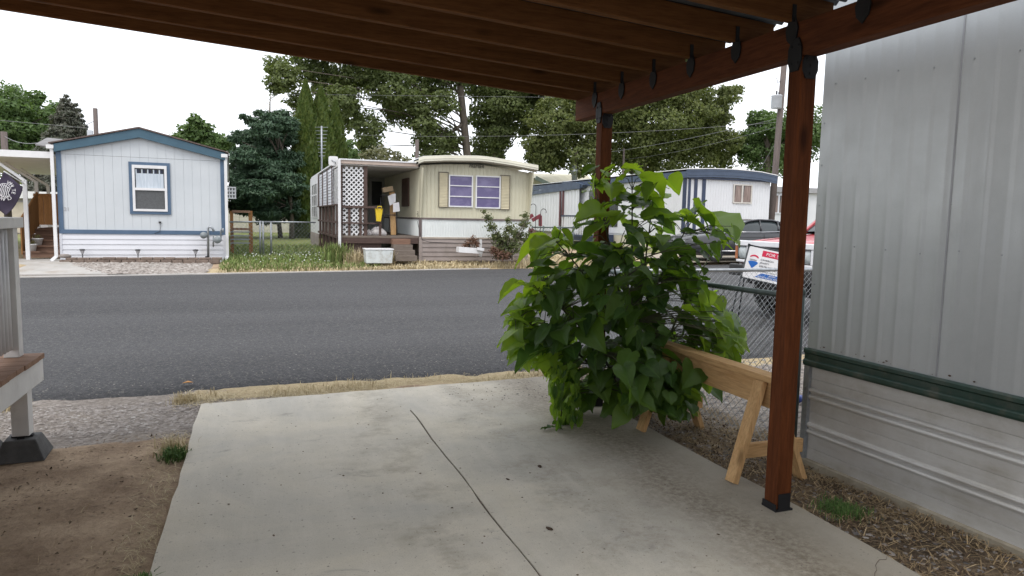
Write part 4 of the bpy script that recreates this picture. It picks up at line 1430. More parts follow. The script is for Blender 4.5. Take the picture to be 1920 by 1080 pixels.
tag(o, "pale heap of rubbish bags on the porch floor behind the railing", "bag"); o["kind"] = "stuff"
bn = thing("storage_bin", "white plastic storage bin standing in the weeds at the porch steps", "bin", (at(709, 486, 18.6).x, 18.6, 0.38))
a, b = at(683, 466, 18.5), at(735, 487, 18.5)
mb = MB(); W2 = (b.x - a.x) / 2; D = 0.42; zt_ = a.z - 0.38
mb.add([(-W2 * .92, -D / 2, -0.02), (W2 * .92, -D / 2, -0.02), (W2 * .92, D / 2, -0.02), (-W2 * .92, D / 2, -0.02), (-W2, -D / 2 - .02, zt_ - .03), (W2, -D / 2 - .02, zt_ - .03), (W2, D / 2 + .02, zt_ - .03), (-W2, D / 2 + .02, zt_ - .03)], [(0, 1, 5, 4), (1, 2, 6, 5), (2, 3, 7, 6), (3, 0, 4, 7), (0, 1, 2, 3), (4, 5, 6, 7)])
mb.build("bin", M("bin_white", (0.62, 0.66, 0.66), (0.5, 0.53, 0.53), scale=4, rough=0.5, dirt=(0.35, 0.33, 0.28), dscale=6), bn, local=True, bevel=0.015)
MB().box(-W2 - .015, W2 + .015, -D / 2 - .035, D / 2 + .035, zt_ - 0.0295, zt_).build("lid", M_white, bn, local=True, bevel=0.01)
sd = thing("satellite_dish", "white square antenna panel on the front corner of the porch roof", "antenna", (at(625, 300, 19.6).x, 19.6, 3.1))
a, b = at(616, 292.5, 19.6), at(634, 311, 19.6)
mb = MB(); cx, cz = (a.x + b.x) / 2, (a.z + b.z) / 2; hw = (b.x - a.x) / 2
poly = [(cx + hw * (math.copysign(abs(math.cos(t)) ** .35, math.cos(t))), cz + hw * (math.copysign(abs(math.sin(t)) ** .35, math.sin(t)))) for t in np.linspace(0, 2 * PI, 25)[:-1]]
mb.prism(poly, 1, 19.58, 19.62); mb.build("panel", M_white, sd)
mb = MB(); mb.tube([(cx, 19.63, cz), (cx + .03, 19.66, 3.1)], 0.025, 8); mb.tube([(cx - .05, 19.57, cz + .02), (cx + .05, 19.55, cz - .03), (cx + .04, 19.55, cz - .08)], 0.012, 6); mb.build("mount", M_galv, sd)
an = thing("antenna_mast", "tall thin television antenna mast behind the porch", "antenna", (at(603, 320, 27).x, 27, 0.4))
q0, q1 = at(603, 320, 27), at(603, 236, 27)
MB().tube([(q0.x, 27, 3.0), (q1.x, 27, q1.z)], 0.03, 6).build("mast", M_galv, an)
mb = MB()
for k in range(9):
    z = q1.z - 0.05 - k * 0.13
    mb.tube([(q1.x - 0.22 + .015 * k, 27.1, z), (q1.x + 0.22 - .015 * k, 26.9, z)], 0.008, 4)
mb.build("element", M_galv, an)
pn = thing("planter_trough", "low white trough planter in front of the beige trailer", "planter", (at(880, 472, 18.9).x, 18.9, 0.45))
a, b = at(858, 461, 18.9), at(902, 476, 18.9)
mb = MB(); mb.bar((a.x, 18.9, (a.z + b.z) / 2 + .01), (b.x, 18.9, (a.z + b.z) / 2 - .03), 0.3, 0.15); mb.build("trough", M_white, pn, bevel=0.005)
mb = MB(); mb.box(at(899, 450, 19.1).x, at(903.5, 450, 19.1).x, 19.08, 19.13, 0.5, at(901, 449, 19.1).z); mb.bar((at(895, 466, 18.7).x, 18.7, at(895, 466, 18.7).z), (at(907, 468, 18.7).x, 18.7, at(907, 468, 18.7).z), 0.08, 0.08); mb.build("stake", M_white, pn)

# ---------------- far garden fence between the two homes
ff = thing("garden_fence", "low chain link fence across the lawn between the pale house and the porch", "fence", (0.8, 20.8, 0.38))
FY = 21.2
for px, yt in ((487.5, 414), (493, 415), (508, 417)):
    q = at(px, yt, FY); MB().tube([(q.x, FY, 0.3), (q.x, FY, q.z)], 0.028, 8).build("post", M_galv, ff)
mb = MB(); qa, qb, qc = at(430, 416, FY), at(494, 416, FY), at(592, 417, FY)
mb.tube([(qa.x, FY, qa.z), (qb.x, FY, qb.z)], 0.022, 8); mb.tube([(qb.x, FY, qb.z), (qc.x, FY, qc.z)], 0.022, 8); mb.build("top_rail", M_galv, ff)
mb = MB(); chainlink(mb, (qa.x, FY, 0.42), (1, 0, 0), qc.x - qa.x, qb.z - 0.44, 0.11, 0.0028); mb.build("mesh", M_galv, ff)
gt = thing("wooden_gate_frame", "weathered brown timber frame standing behind the lawn fence", "garden frame", (at(450, 450, 22.5).x, 22.5, 0.4))
mb = MB()
for px, w_ in ((434, 0.09), (469.5, 0.11)):
    q = at(px, 395.5, 22.5); mb.box(q.x - w_ / 2, q.x + w_ / 2, 22.45, 22.55, 0.35, q.z)
mb.build("post", M_brownwood, gt)
mb = MB()
for py in (396, 429):
    q0, q1 = at(435, py, 22.4), at(469, py, 22.4); mb.box(q0.x, q1.x, 22.40, 22.449, q0.z - 0.04, q0.z + 0.03)
mb.build("rail", M_deckwood, gt)
mb = MB()
for py in (435, 442, 449, 456):
    q0, q1 = at(432, py, 22.3), at(469, py, 22.3); mb.box(q0.x, q1.x, 22.36, 22.3995, q0.z - 0.015, q0.z + 0.02)
mb.build("slat", M_galv, gt)
# white low wall far behind
a, b = at(430, 418, 44), at(596, 450, 44)
bw = thing("garden_wall", "cream block wall far behind the pine trunks", "wall", ((a.x + b.x) / 2, 44, 0.5))
mb = MB()
for r in range(5):
    n = 9
    for k in range(n):
        L = (b.x - a.x + 2) / n
        xk = a.x - 1 + k * L + (r % 2) * L / 2
        mb.box(xk, xk + L - 0.02, 44, 44.2, 0.3 + 0.36 * r, 0.3 + 0.36 * r + 0.35)
mb.build("block", M("cream_block", (0.52, 0.50, 0.43), (0.44, 0.42, 0.36), scale=2, rough=0.9), bw)
mb = MB()
mb.box(a.x - 1.2, b.x + 1.2, 43.95, 44.25, 2.11, 2.2); mb.build("coping", M("cream_coping", (0.42, 0.38, 0.32), rough=0.9), bw)
# ---------------- trailer 3 (white with slate blue trim, behind the cars)
t3 = thing("white_trailer", "white trailer home with dark slate blue roof band and corner stripes behind the sedan", "trailer home", (18.4, 24.5, 0.5))
T3X, T3Y, T3R = 16.33, 24.5, 20.45
M_t3w = M("white_trailer_siding", (0.60, 0.615, 0.64), (0.55, 0.56, 0.585), scale=1.0, rough=0.5)
M_slate = M("slate_navy_metal", (0.05, 0.075, 0.125), (0.04, 0.06, 0.10), scale=3, rough=0.45)
M_slated = M("navy_stripe", (0.025, 0.04, 0.085), (0.02, 0.03, 0.065), rough=0.5)


def t3top(x):
    return float(np.interp(x, [16.2, 17.4, 18.6, 19.8, 20.7], [3.70, 3.76, 3.77, 3.72, 3.60]))


mb = MB()
ribs(mb, T3X, T3R, 0.98, 3.36, 0.13, T3Y)
ribs(mb, T3Y, 42, 0.98, 3.36, 0.13, T3X, axis=0)
mb.box(T3X + 0.02, T3R, T3Y + 0.02, 42, 0.9, 3.36)
mb.build("wall", M_t3w, t3)
mb = MB()
xx = np.linspace(T3X - 0.12, T3R + 0.2, 22)
for lo_, hi_, yo in ((0.33, 0.25, 0.0), (0.248, 0.165, 0.012), (0.163, 0.08, 0.0), (0.078, 0.0, 0.012)):
    mb.prism([(float(q), t3top(q) - hi_) for q in xx] + [(float(q), t3top(q) - lo_) for q in xx[::-1]], 1, T3Y - 0.17 - yo, T3Y - 0.1)
mb.box(T3X - 0.12, T3X - 0.06, T3Y - 0.0999, 42, 3.37, 3.70)
mb.build("roof_band", M_slate, t3)
mb = MB(); mb.prism([(float(q), t3top(q) + 0.03) for q in xx] + [(float(q), t3top(q) - 0.07) for q in xx[::-1]], 1, T3Y - 0.0995, 42.3); mb.build("roof", M_whitero, t3)
mb = MB(); mb.prism([(float(q), t3top(q) + 0.035) for q in xx] + [(float(q), t3top(q) + 0.002) for q in xx[::-1]], 1, T3Y - 0.2, T3Y - 0.1); mb.build("roof_edge", M_white, t3)
mb = MB(); mb.box(T3X, T3R, T3Y - 0.099, T3Y, 3.34, 3.42); mb.build("soffit", M_slated, t3)
mb = MB()
for a_, b_ in ((1288, 1292.5), (1299, 1305), (1314, 1320.5)):
    mb.box(at(a_, 400, T3Y).x, at(b_, 400, T3Y).x, T3Y - 0.03, T3Y - 0.0125, 0.98, 3.339)
mb.box(T3X - 0.03, T3X - 0.0125, T3Y, T3Y + 0.25, 0.98, 3.36)
mb.box(T3X, T3R, T3Y - 0.036, T3Y - 0.0005, 0.90, 0.979)
mb.build("corner_stripe", M_slated, t3)
mb = MB(); mb.box(T3X + 0.03, T3R - 0.03, T3Y + 0.03, T3Y + 0.06, 0.3, 0.9); mb.box(T3X + 0.03, T3X + 0.06, T3Y + 0.061, 42, 0.3, 0.9); mb.build("skirting", M("cream_skirting", (0.58, 0.53, 0.43), (0.5, 0.46, 0.37), rough=0.7), t3)


def trailer_window(px0_, py0_, px1_, py1_, Y, parent, cm, fm):
    a, b = at(px0_, py0_, Y), at(px1_, py1_, Y)
    mb = MB(); ring(mb, a.x, b.x, b.z, a.z, 0.05, Y - 0.05, Y - 0.013)
    xm = (a.x + b.x) / 2 - 0.02
    mb.box(xm - 0.04, xm + 0.04, Y - 0.045, Y - 0.013, b.z + 0.05, a.z - 0.05)
    w = mb.build("window", fm, parent)
    MB().box(a.x + 0.05, b.x - 0.05, Y - 0.018, Y - 0.0131, b.z + 0.05, a.z - 0.05).build("pane", M_glassd, w)
    for (u, v) in ((a.x + 0.06, xm - 0.05), (xm + 0.05, b.x - 0.06)):
        r0, r1 = [], []
        for q in np.linspace(u, v, 26):
            r0.append((float(q), Y - 0.026 - 0.006 * math.sin(q * 70), b.z + 0.06)); r1.append((float(q) * .8 + .2 * v, Y - 0.026 - 0.006 * math.sin(q * 70 + 1), a.z - 0.06))
        mb = MB(); mb.strip([r0, r1]); mb.build("curtain", cm, w)


M_tancurt = M("tan_curtain", (0.30, 0.235, 0.21), (0.13, 0.095, 0.085), scale=3, stretch=(7, 1, 0.5), rough=0.85)
trailer_window(1375, 345, 1408, 382, T3Y, t3, M_tancurt, M("window_tan_frame", (0.55, 0.52, 0.48), rough=0.5))
# its lower side extension with blue band
ex = T3X - 0.35
mb = MB()
mb.prism([(33.8, 3.23), (42.5, 3.03), (42.5, 3.25), (33.8, 3.46)], 0, ex - 0.04, ex)
mb.prism([(33.5, 3.42), (34.6, 3.62), (36.2, 3.70), (36.2, 3.35), (33.8, 3.25)], 0, ex + 0.02, T3X)
mb.build("extension_band", M_slate, t3)
mb = MB(); ribs(mb, 36.5, 42.4, 0.9, 3.2, 0.4, ex + 0.05, axis=0, d=0.03); ribs(mb, 34.0, 35.9, 0.9, 3.2, 0.4, ex + 0.05, axis=0, d=0.03); mb.build("extension_wall", M_t3w, t3)
mb = MB()
for yv in (35.95, 36.35):
    mb.box(ex - 0.02, ex + 0.04, yv, yv + 0.12, 0.5, 3.2)
mb.build("extension_post", M("maroon_paint", (0.12, 0.045, 0.05), rough=0.6), t3)
mb = MB()
for yv in (25.6, 27.4, 29.3):
    pass
for ya_, yb2, za_, nm in ((27.2, 28.6, 2.2, "side_window"), (30.2, 31.4, 1.3, "side_door"), (32.0, 33.4, 2.2, "side_window")):
    MB().box(T3X - 0.03, T3X - 0.0125, ya_, yb2, za_, 3.1).build(nm, M_glassd, t3)
dkr = thing("porch_railing", "dark navy railing with white balusters in front of the white trailer", "railing", (T3X - 1.2, 33, 0.5))
mb = MB(); mb.box(15.2, 15.26, 30.5, 34.5, 1.75, 1.83); mb.box(15.2, 15.26, 30.5, 34.5, 0.75, 0.85); mb.build("rail", M_slated, dkr)
mb = MB()
for k in range(16):
    mb.box(15.21, 15.25, 30.55 + 0.25 * k, 30.62 + 0.25 * k, 0.851, 1.749)
mb.build("baluster", M_white, dkr)
mb = MB(); mb.box(15.3, T3X - 0.05, 30.5, 34.5, 0.55, 0.9); mb.build("deck_side", M_slated, dkr)
ch = thing("wind_chime", "white wind chime ring hanging on the white extension wall", "wind chime", (15.9, 35.2, 2.6))
q = at(1073, 364, 35.4); mb = MB(); mb.tube([(q.x - 0.05, 35.4 + 0.13 * math.cos(t), q.z + 0.13 * math.sin(t)) for t in np.linspace(0, 2 * PI, 15)], 0.02, 5); mb.build("ring", M_galv, ch)
mb = MB()
for k in range(3):
    mb.tube([(q.x - 0.05, 35.32 + .08 * k, q.z - 0.15), (q.x - 0.05, 35.32 + .08 * k, q.z - 0.5 - .06 * k)], 0.014, 5)
mb.build("tube", M_galv, ch)

# ---------------- sliver of a home right of trailer 3
t4 = thing("white_home", "white home with a brown curtained window at the right, behind the utility pole", "house", (23, 28, 0.5))
a, b = at(1441, 350, 27), at(1475, 350, 27)
mb = MB(); mb.box(a.x, a.x + 5, 27, 36, 0.5, at(1450, 360, 27).z); mb.build("wall", M_t3w, t4)
MB().box(a.x - 0.1, a.x + 5.2, 26.8, 36, at(1450, 360, 27).z + .001, at(1450, 350, 27).z).build("roof", M("grey_roof_edge", (0.30, 0.30, 0.31), rough=0.6), t4)
trailer_window(1443, 364, 1476, 401, 27, t4, M_tancurt, M_whitevinyl)

# ---------------- house with yellow green roof far behind
t5 = thing("far_house", "far house with a straw yellow roof and pale green gable between the trailers", "house", (22, 52, 0.6))
HY = 52
P5 = lambda x, y: at(x, y, HY)
a = P5(990, 342); ap = P5(1002, 334); e1 = P5(1034, 351)
mb = MB(); mb.box(P5(960, 350).x, P5(1120, 350).x, HY, HY + 8, 0.5, P5(1000, 356).z); mb.prism([(P5(975, 352).x, P5(975, 352).z), (P5(1036, 352).x, P5(1036, 352).z), (P5(1004, 335).x, P5(1004, 335).z)], 1, HY - 0.02, HY + 0.3); mb.build("wall", M("sage_siding", (0.27, 0.36, 0.35), (0.23, 0.31, 0.30), rough=0.7), t5)
v = [P5(1000, 334) + Vector((0, -.3, 0)), P5(1037, 351) + Vector((0, -.3, 0)), P5(1120, 349) + Vector((0, -.3, 0)), at(1100, 327, HY + 6), at(960, 325, HY + 6), P5(960, 336)]
mb = MB(); mb.add(v + [q + Vector((0, 0, -.12)) for q in v], [(0, 1, 2, 3, 4, 5), (6, 7, 8, 9, 10, 11)] + [(i, (i + 1) % 6, 6 + (i + 1) % 6, 6 + i) for i in range(6)]); mb.build("roof", M("straw_roof", (0.52, 0.49, 0.36), (0.44, 0.41, 0.30), scale=0.6, stretch=(4, .3, 1), rough=0.7), t5)
mb = MB(); mb.bar(P5(1001, 333.5) + Vector((0, -.35, 0)), P5(1037, 351) + Vector((0, -.35, 0)), 0.08, 0.3); mb.build("barge_board", M("pale_sage", (0.40, 0.47, 0.46), rough=0.6), t5)
# home behind the awning on the far left
t6 = thing("grey_home", "low grey home with white eave seen beneath the awning", "house", (-12, 40, 0.5))
a, b = at(-60, 361, 38), at(101, 364, 38)
MB().box(a.x, b.x + 2.5, 38, 46, 0.4, a.z - 0.2).build("wall", M("mauve_grey_siding", (0.34, 0.32, 0.33), (0.30, 0.28, 0.29), rough=0.7), t6)
MB().box(a.x, b.x + 2.6, 37.7, 46, a.z - 0.199, a.z + 0.12).build("eave", M_white, t6)
mb = MB(); q = at(20, 400, 37.98); mb.box(q.x - 1.4, q.x + 0.6, 37.95, 37.999, 0.5, 1.9); mb.build("door", M("cream_door", (0.52, 0.46, 0.38), rough=0.7), t6)

# ------------------------------------------------------------------ vehicles
M_carp = None


def paint(name, c, rough=0.22):
    m, nt, b = nodes(name)
    n = noise(nt, coords(nt), 1.2, 5)
    nt.links.new(ramp(nt, n.outputs[0], 0.3, 0.75, c, tuple(x * 0.8 + 0.01 for x in c)), b.inputs["Base Color"])
    b.inputs["Roughness"].default_value = rough
    b.inputs["Coat Weight"].default_value = 0.25
    b.inputs["Coat Roughness"].default_value = 0.08
    return m


M_charcoal = paint("charcoal_car_paint", (0.030, 0.031, 0.036))
M_redp = paint("faded_red_paint", (0.42, 0.045, 0.055), 0.35)
M_tyre = M("tyre_rubber", (0.014, 0.014, 0.014), (0.022, 0.022, 0.021), scale=20, rough=0.85)
M_rim = M("wheel_alloy", (0.35, 0.36, 0.37), (0.25, 0.26, 0.27), rough=0.35, metal=0.7)
M_chrome = M("chrome", (0.6, 0.6, 0.62), rough=0.15, metal=1.0)
M_blackpl = M("black_plastic", (0.016, 0.016, 0.017), (0.026, 0.026, 0.027), scale=14, rough=0.6)
M_amber = M("amber_lens", (0.42, 0.16, 0.07), (0.32, 0.11, 0.05), scale=12, rough=0.25)
M_lens = M("headlight_glass", (0.46, 0.50, 0.50), (0.30, 0.33, 0.34), scale=16, rough=0.12, spec=0.8)
M_carglass = glass("car_glass", (0.022, 0.028, 0.030), 0.10)
M_seat = M("seat_grey", (0.10, 0.11, 0.115), rough=0.8)


def wheel(parent, x, y, r, w, side, rimm=M_rim, tread=False):
    m = MB()
    s = side
    m.lathe((x, y, r), [(r * .62, -w / 2), (r * .93, -w / 2), (r, -w / 2 + .03), (r, w / 2 - .03), (r * .93, w / 2), (r * .62, w / 2)], 32, axis=1)
    if tread:
        for k in range(24):
            a_ = 2 * PI * k / 24
            for q in (-1, 1):
                c = Vector((x + r * math.cos(a_), y + q * w * 0.24, r + r * math.sin(a_)))
                m.bar(c + Vector((0, -w * .2, 0)), c + Vector((0, w * .2, 0)), 0.05, 0.03, up=(math.cos(a_), 0, math.sin(a_)))
    ty = m.build("wheel", M_tyre, parent, local=True)
    m = MB()
    yo = y + s * w * 0.36
    m.lathe((x, yo, r), [(r * .63, s * w * .12), (r * .6, -s * w * .05), (r * .25, -s * w * .02), (r * .2, s * w * .06), (0.0, s * w * .06)], 28, axis=1)
    for k in range(5):
        a_ = 2 * PI * k / 5 + .3
        m.bar((x + r * .15 * math.cos(a_), yo + s * .02, r + r * .15 * math.sin(a_)), (x + r * .6 * math.cos(a_), yo + s * .02, r + r * .6 * math.sin(a_)), 0.09, 0.03, up=(0, 1, 0))
    m.build("rim", rimm, ty, local=True)


def loft(mb, stations, smooth=True):
    """stations: list of (x, [(y,z)...]) half sections from bottom centre to top centre, mirrored"""
    rows = []
    for x, hs in stations:
        r = [(x, y, z) for y, z in hs] + [(x, -y, z) for y, z in hs[::-1]]
        rows.append(r)
    return mb.strip(rows, smooth)


# --- dark sedan, nose to the left
sedan = thing("sedan", "dark charcoal four-door sedan parked in front of the white trailer", "car", (15.6, 20.35, 0.30), 0.0)
mb = MB()
st = []
for x, zb, zt, w, sh in ((-2.40, .42, .60, .55, .0), (-2.36, .28, .70, .70, .02), (-2.2, .22, .80, .82, .03), (-1.8, .20, .88, .89, .04), (-1.2, .20, .95, .91, .05), (-0.75, .20, 1.0, .915, .05), (0, .20, 1.02, .92, .05), (1.0, .20, 1.03, .92, .05), (1.6, .22, 1.06, .90, .05), (2.1, .26, 1.06, .84, .05), (2.36, .34, 1.0, .74, .03), (2.42, .45, .85, .62, .0)):
    st.append((x, [(0.0, zb), (w * .85, zb), (w * .97, zb + .1), (w, (zb + zt) / 2 - .02), (w * .985, zt - .16), (w * .95, zt - .06), (w * .88, zt - .01), (w * .45, zt + sh * .5), (0, zt + sh)]))
loft(mb, st)
mb.build("body", M_charcoal, sedan, local=True)
mb = MB()
gh = [(-0.85, 1.03, 1.04, .80, .80), (-0.45, 1.0, 1.22, .83, .73), (0.0, 1.0, 1.36, .84, .66), (0.4, 1.0, 1.41, .84, .64), (1.0, 1.01, 1.40, .84, .63), (1.45, 1.03, 1.30, .82, .66), (1.95, 1.06, 1.09, .78, .74)]
st = [(x, [(w0, zb), (w0 * .55 + w1 * .45 + .02, zb * .5 + zt * .5), (w1, zt - .03), (w1 * .85, zt), (0, zt + .02)]) for x, zb, zt, w0, w1 in gh]
loft(mb, st)
mb.build("windows", M_carglass, sedan, local=True)
mb = MB()
rows = []
for x, zt, w1 in ((-0.10, 1.335, .68), (0.1, 1.385, .665), (0.4, 1.425, .66), (0.9, 1.42, .65), (1.3, 1.355, .67), (1.45, 1.31, .68)):
    rows.append([(x, s * w1 * k, zt + .012 - .05 * k * k * .5) for s, k in ((-1, 1.03), (-1, .9), (-1, .5), (1, 0), (1, .5), (1, .9), (1, 1.03))])
mb.strip(rows)
for s in (-1, 1):
    mb.tube([(-0.95, s * .80, 1.02), (-0.45, s * .745, 1.22), (0.0, s * .69, 1.365), (0.4, s * .665, 1.415), (1.0, s * .655, 1.405), (1.45, s * .68, 1.31), (1.95, s * .76, 1.09)], 0.03, 6)
    mb.tube([(0.42, s * .85, 1.02), (0.46, s * .67, 1.40)], 0.03, 6)
    mb.tube([(1.15, s * .84, 1.03), (1.22, s * .665, 1.38)], 0.035, 6)
    mb.add([(1.25, s * .835, 1.04), (1.98, s * .78, 1.09), (1.5, s * .69, 1.30), (1.3, s * .68, 1.36)], [(0, 1, 2, 3)])
mb.build("roof", M_charcoal, sedan, local=True)
mb = MB()
for s in (-1, 1):
    mb.tube([(-0.8, s * .905, .995), (0.4, s * .915, 1.005), (1.6, s * .89, 1.045), (1.95, s * .80, 1.085)], 0.012, 5)
    mb.tube([(-1.2, s * .918, .36), (1.2, s * .925, .36)], 0.02, 5)
mb.build("chrome_strip", M_chrome, sedan, local=True)
for s in (-1, 1):
    m = MB(); m.lathe((-0.62, s * 1.0, 1.06), [(0.0, -.05), (.07, -.045), (.095, 0.0), (.08, .05), (0.0, .06)], 12, axis=0); m.bar((-0.6, s * .86, 1.02), (-0.6, s * .98, 1.05), .06, .03)
    m.build("mirror", M_charcoal, sedan, local=True)
    for xw in (-1.42, 1.42):
        wheel(sedan, xw, s * 0.80, 0.325, 0.21, s)
m = MB()
for yv in (-.38, .38):
    m.lathe((0.45, yv, 0.9), [(.0, -.1), (.22, -.05), (.24, .15), (.12, .28), (.11, .42), (.0, .45)], 12)
m.build("seat", M_seat, sedan, local=True)
m = MB()
for s in (-1, 1):
    m.add([(-2.37, s * .45, .62), (-2.30, s * .72, .62), (-2.05, s * .83, .70), (-2.05, s * .81, .78), (-2.32, s * .62, .74), (-2.395, s * .45, .69)], [(0, 1, 2, 3, 4, 5)])
m.build("headlight", M_lens, sedan, local=True)
m = MB()
for s in (-1, 1):
    for xw in (-0.58, 0.5, 1.45):
        m.box(xw - .004, xw + .004, s * .921 - .002, s * .921 + .002, .32, .95)
    m.bar((-1.0, s * .925, .80), (1.9, s * .915, .86), .012, .012)
m.build("door_line", M_blackpl, sedan, local=True)

# --- red lifted pickup, nose to the left (towards -x); local x=0 nose
pk = thing("pickup_truck", "faded red pickup with pale grille and square headlights parked behind the chain link fence", "truck", (7.62, 8.98, 0.05), 0.0)
HWD = 0.87
mb = MB()
st = []
for x, zb, zt, w in ((0.02, .82, 1.20, .86), (0.10, .74, 1.25, .90), (0.5, .72, 1.29, .92), (1.3, .70, 1.36, .93), (1.45, .70, 1.38, .93), (2.9, .70, 1.36, .93), (3.0, .72, 1.36, .93), (4.9, .74, 1.36, .92)):
    st.append((x, [(0, zb), (w * .98, zb), (w, zb + .12), (w, zt - .14), (w * .97, zt - .05), (w * .9, zt - .005), (w * .6, zt + .012), (0, zt + .02)]))
loft(mb, st)
mb.build("body", M_redp, pk, local=True)
mb = MB()
for s in (-1, 1):
    mb.add([(0.15, s * .42, 1.275), (1.35, s * .52, 1.40), (1.35, s * .60, 1.385), (0.15, s * .48, 1.268)], [(0, 1, 2, 3)])
mb.build("hood_crease", paint("red_crease", (0.30, 0.03, 0.035)), pk, local=True)
mb = MB()
st = [(1.35, [(.84, 1.38), (.80, 1.42), (.4, 1.44), (0, 1.44)]), (1.95, [(.85, 1.38), (.74, 1.86), (.6, 1.93), (0, 1.95)]), (2.8, [(.85, 1.38), (.74, 1.86), (.6, 1.93), (0, 1.95)]), (3.0, [(.84, 1.37), (.80, 1.40), (.4, 1.41), (0, 1.41)])]
loft(mb, st, False)
mb.build("cab_glass", M_carglass, pk, local=True)
mb = MB()
mb.prism([(1.9, 1.94), (2.85, 1.94), (2.85, 1.99), (1.9, 1.99)], 1, -.66, .66)
for s in (-1, 1):
    mb.bar((1.33, s * .83, 1.39), (1.93, s * .70, 1.93), .07, .05); mb.bar((2.98, s * .83, 1.39), (2.82, s * .70, 1.93), .09, .05); mb.bar((2.35, s * .86, 1.39), (2.35, s * .71, 1.93), .06, .05)
mb.build("cab", M_redp, pk, local=True)
# front header, grille, lights
mb = MB()
mb.box(-0.045, 0.03, -.89, .89, 1.175, 1.262)
mb.box(-0.03, 0.03, -.865, .865, 0.90, 0.945)
for s in (-1, 1):
    if s < 0:
        mb.box(-0.03, 0.03, s * .862 - .028, s * .862 + .028, .9451, 1.1749)
    mb.box(-0.028, 0.02, s * .60 - .015, s * .60 + .015, .9451, 1.1749)
mb.build("grille_surround", M("pale_silver", (0.74, 0.74, 0.76), (0.66, 0.66, 0.68), rough=0.4), pk, local=True, bevel=0.012)
mb = MB()
mb.box(0.0, 0.02, -.84, .84, .945, 1.175)
for k in range(7):
    mb.box(-0.018, 0.0, -.585, .585, .96 + .03 * k, .972 + .03 * k)
mb.build("grille", M_blackpl, pk, local=True)
for s in (-1, 1):
    m = MB()
    n = 20
    rows = []
    for rr, xo in ((1.0, -.004), (.92, -.018), (.6, -.032), (.25, -.04), (.01, -.042)):
        row = []
        for k in range(n + 1):
            t = 2 * PI * k / n
            cx_, sx__ = math.cos(t), math.sin(t)
            e = .55
            row.append((xo, s * .725 + .102 * rr * math.copysign(abs(cx_) ** e, cx_), 1.06 + .098 * rr * math.copysign(abs(sx__) ** e, sx__)))
        rows.append(row)
    m.strip(rows)
    hl = m.build("headlight", M_lens, pk, local=True)
    m = MB(); ring(m, s * .725 - .107, s * .725 + .107, .957, 1.163, .007, -.02, -.004)
    m.v = [(p[1], p[0], p[2]) for p in m.v]
    m.build("bezel", M_chrome, hl, local=True)
    m = MB()
    if s > 0:
        m.box(-0.03, 0.14, .838, .895, .95, 1.17)
    else:
        m.box(-0.012, 0.14, s * .885 - .012, s * .885 + .012, .97, 1.17)
    m.build("marker_lamp", M_amber, pk, local=True, bevel=0.006)
    m = MB(); m.lathe((-0.10, s * .66, .80), [(0.0, -.03), (.06, -.025), (.075, 0), (.075, .04), (0.0, .05)], 16, axis=0)
    m.build("fog_lamp", M_lens, pk, local=True)
    wheel(pk, 0.85, s * .82, 0.42, 0.28, s, M_blackpl, True); wheel(pk, 3.9, s * .82, 0.42, 0.28, s, M_blackpl, True)
m = MB(); m.box(-0.14, 0.0, -.90, .90, .68, .87); m.build("bumper", M_blackpl, pk, local=True, bevel=0.02)
m = MB(); m.box(-0.155, -0.141, -.16, .16, .70, .83); m.build("licence_plate", M("plate_pinkish", (0.45, 0.36, 0.42), rough=0.4), pk, local=True)
m = MB(); m.box(0.3, 4.6, -.55, .55, .42, .70); m.tube([(0.85, -.8, .42), (0.85, .8, .42)], .07, 10); m.tube([(3.9, -.8, .42), (3.9, .8, .42)], .07, 10); m.build("chassis", M_blackpl, pk, local=True)
m = MB()
for s in (-1, 1):
    for xc in (0.85, 3.9):
        rows = []
        for t in np.linspace(0.15, PI - .15, 13):
            c_, s_ = math.cos(t), math.sin(t)
            rows.append([(xc + .50 * c_, s * .90, .44 + .50 * s_), (xc + .50 * c_, s * .985, .44 + .50 * s_), (xc + .56 * c_, s * .985, .44 + .56 * s_), (xc + .56 * c_, s * .93, .44 + .56 * s_)])
        m.strip(rows)
m.build("fender_flare", M_blackpl, pk, local=True)

# ------------------------------------------------------------------ sale sign on its stand
SY = 8.35
TL = at(1406, 461, SY)
sg = thing("sale_sign", "leaning white estate agent sale sign with red band in front of the red pickup", "sign", (TL.x, SY, 0.04))
yawS = rad(-32)
xd = Vector((math.cos(yawS), math.sin(yawS), 0)); nd = Vector((math.sin(yawS), -math.cos(yawS), 0))
roll = rad(-11)
up0 = Vector((0, 0, 1))
xd2 = (xd * math.cos(roll) + up0 * math.sin(roll)).normalized()
up2 = (up0 * math.cos(roll) - xd * math.sin(roll)).normalized()
WS, HS = 0.60, 0.455
O = TL - up2 * HS          # lower left corner


def SP(u, v, d=0.0):
    return O + xd2 * u + up2 * v + nd * d


mb = MB()
pts = [(0.012, 0), (WS - .012, 0), (WS, .012), (WS, HS - .012), (WS - .012, HS), (.012, HS), (0, HS - .012), (0, .012)]
mb.add([SP(u, v, 0.004) for u, v in pts] + [SP(u, v, -0.004) for u, v in pts], [tuple(range(8)), tuple(range(8, 16))] + [(i, (i + 1) % 8, 8 + (i + 1) % 8, 8 + i) for i in range(8)])
board = mb.build("board", M("sign_white", (0.80, 0.80, 0.82), rough=0.35), sg)
M_sred = M("sign_red", (0.60, 0.03, 0.08), (0.55, 0.025, 0.07), rough=0.4)
M_sblue = M("sign_blue", (0.02, 0.13, 0.46), (0.018, 0.11, 0.40), rough=0.4)
M_swh = M("sign_letter_white", (0.82, 0.82, 0.82), rough=0.4)
M_sgr = M("sign_letter_grey", (0.16, 0.17, 0.19), rough=0.5)


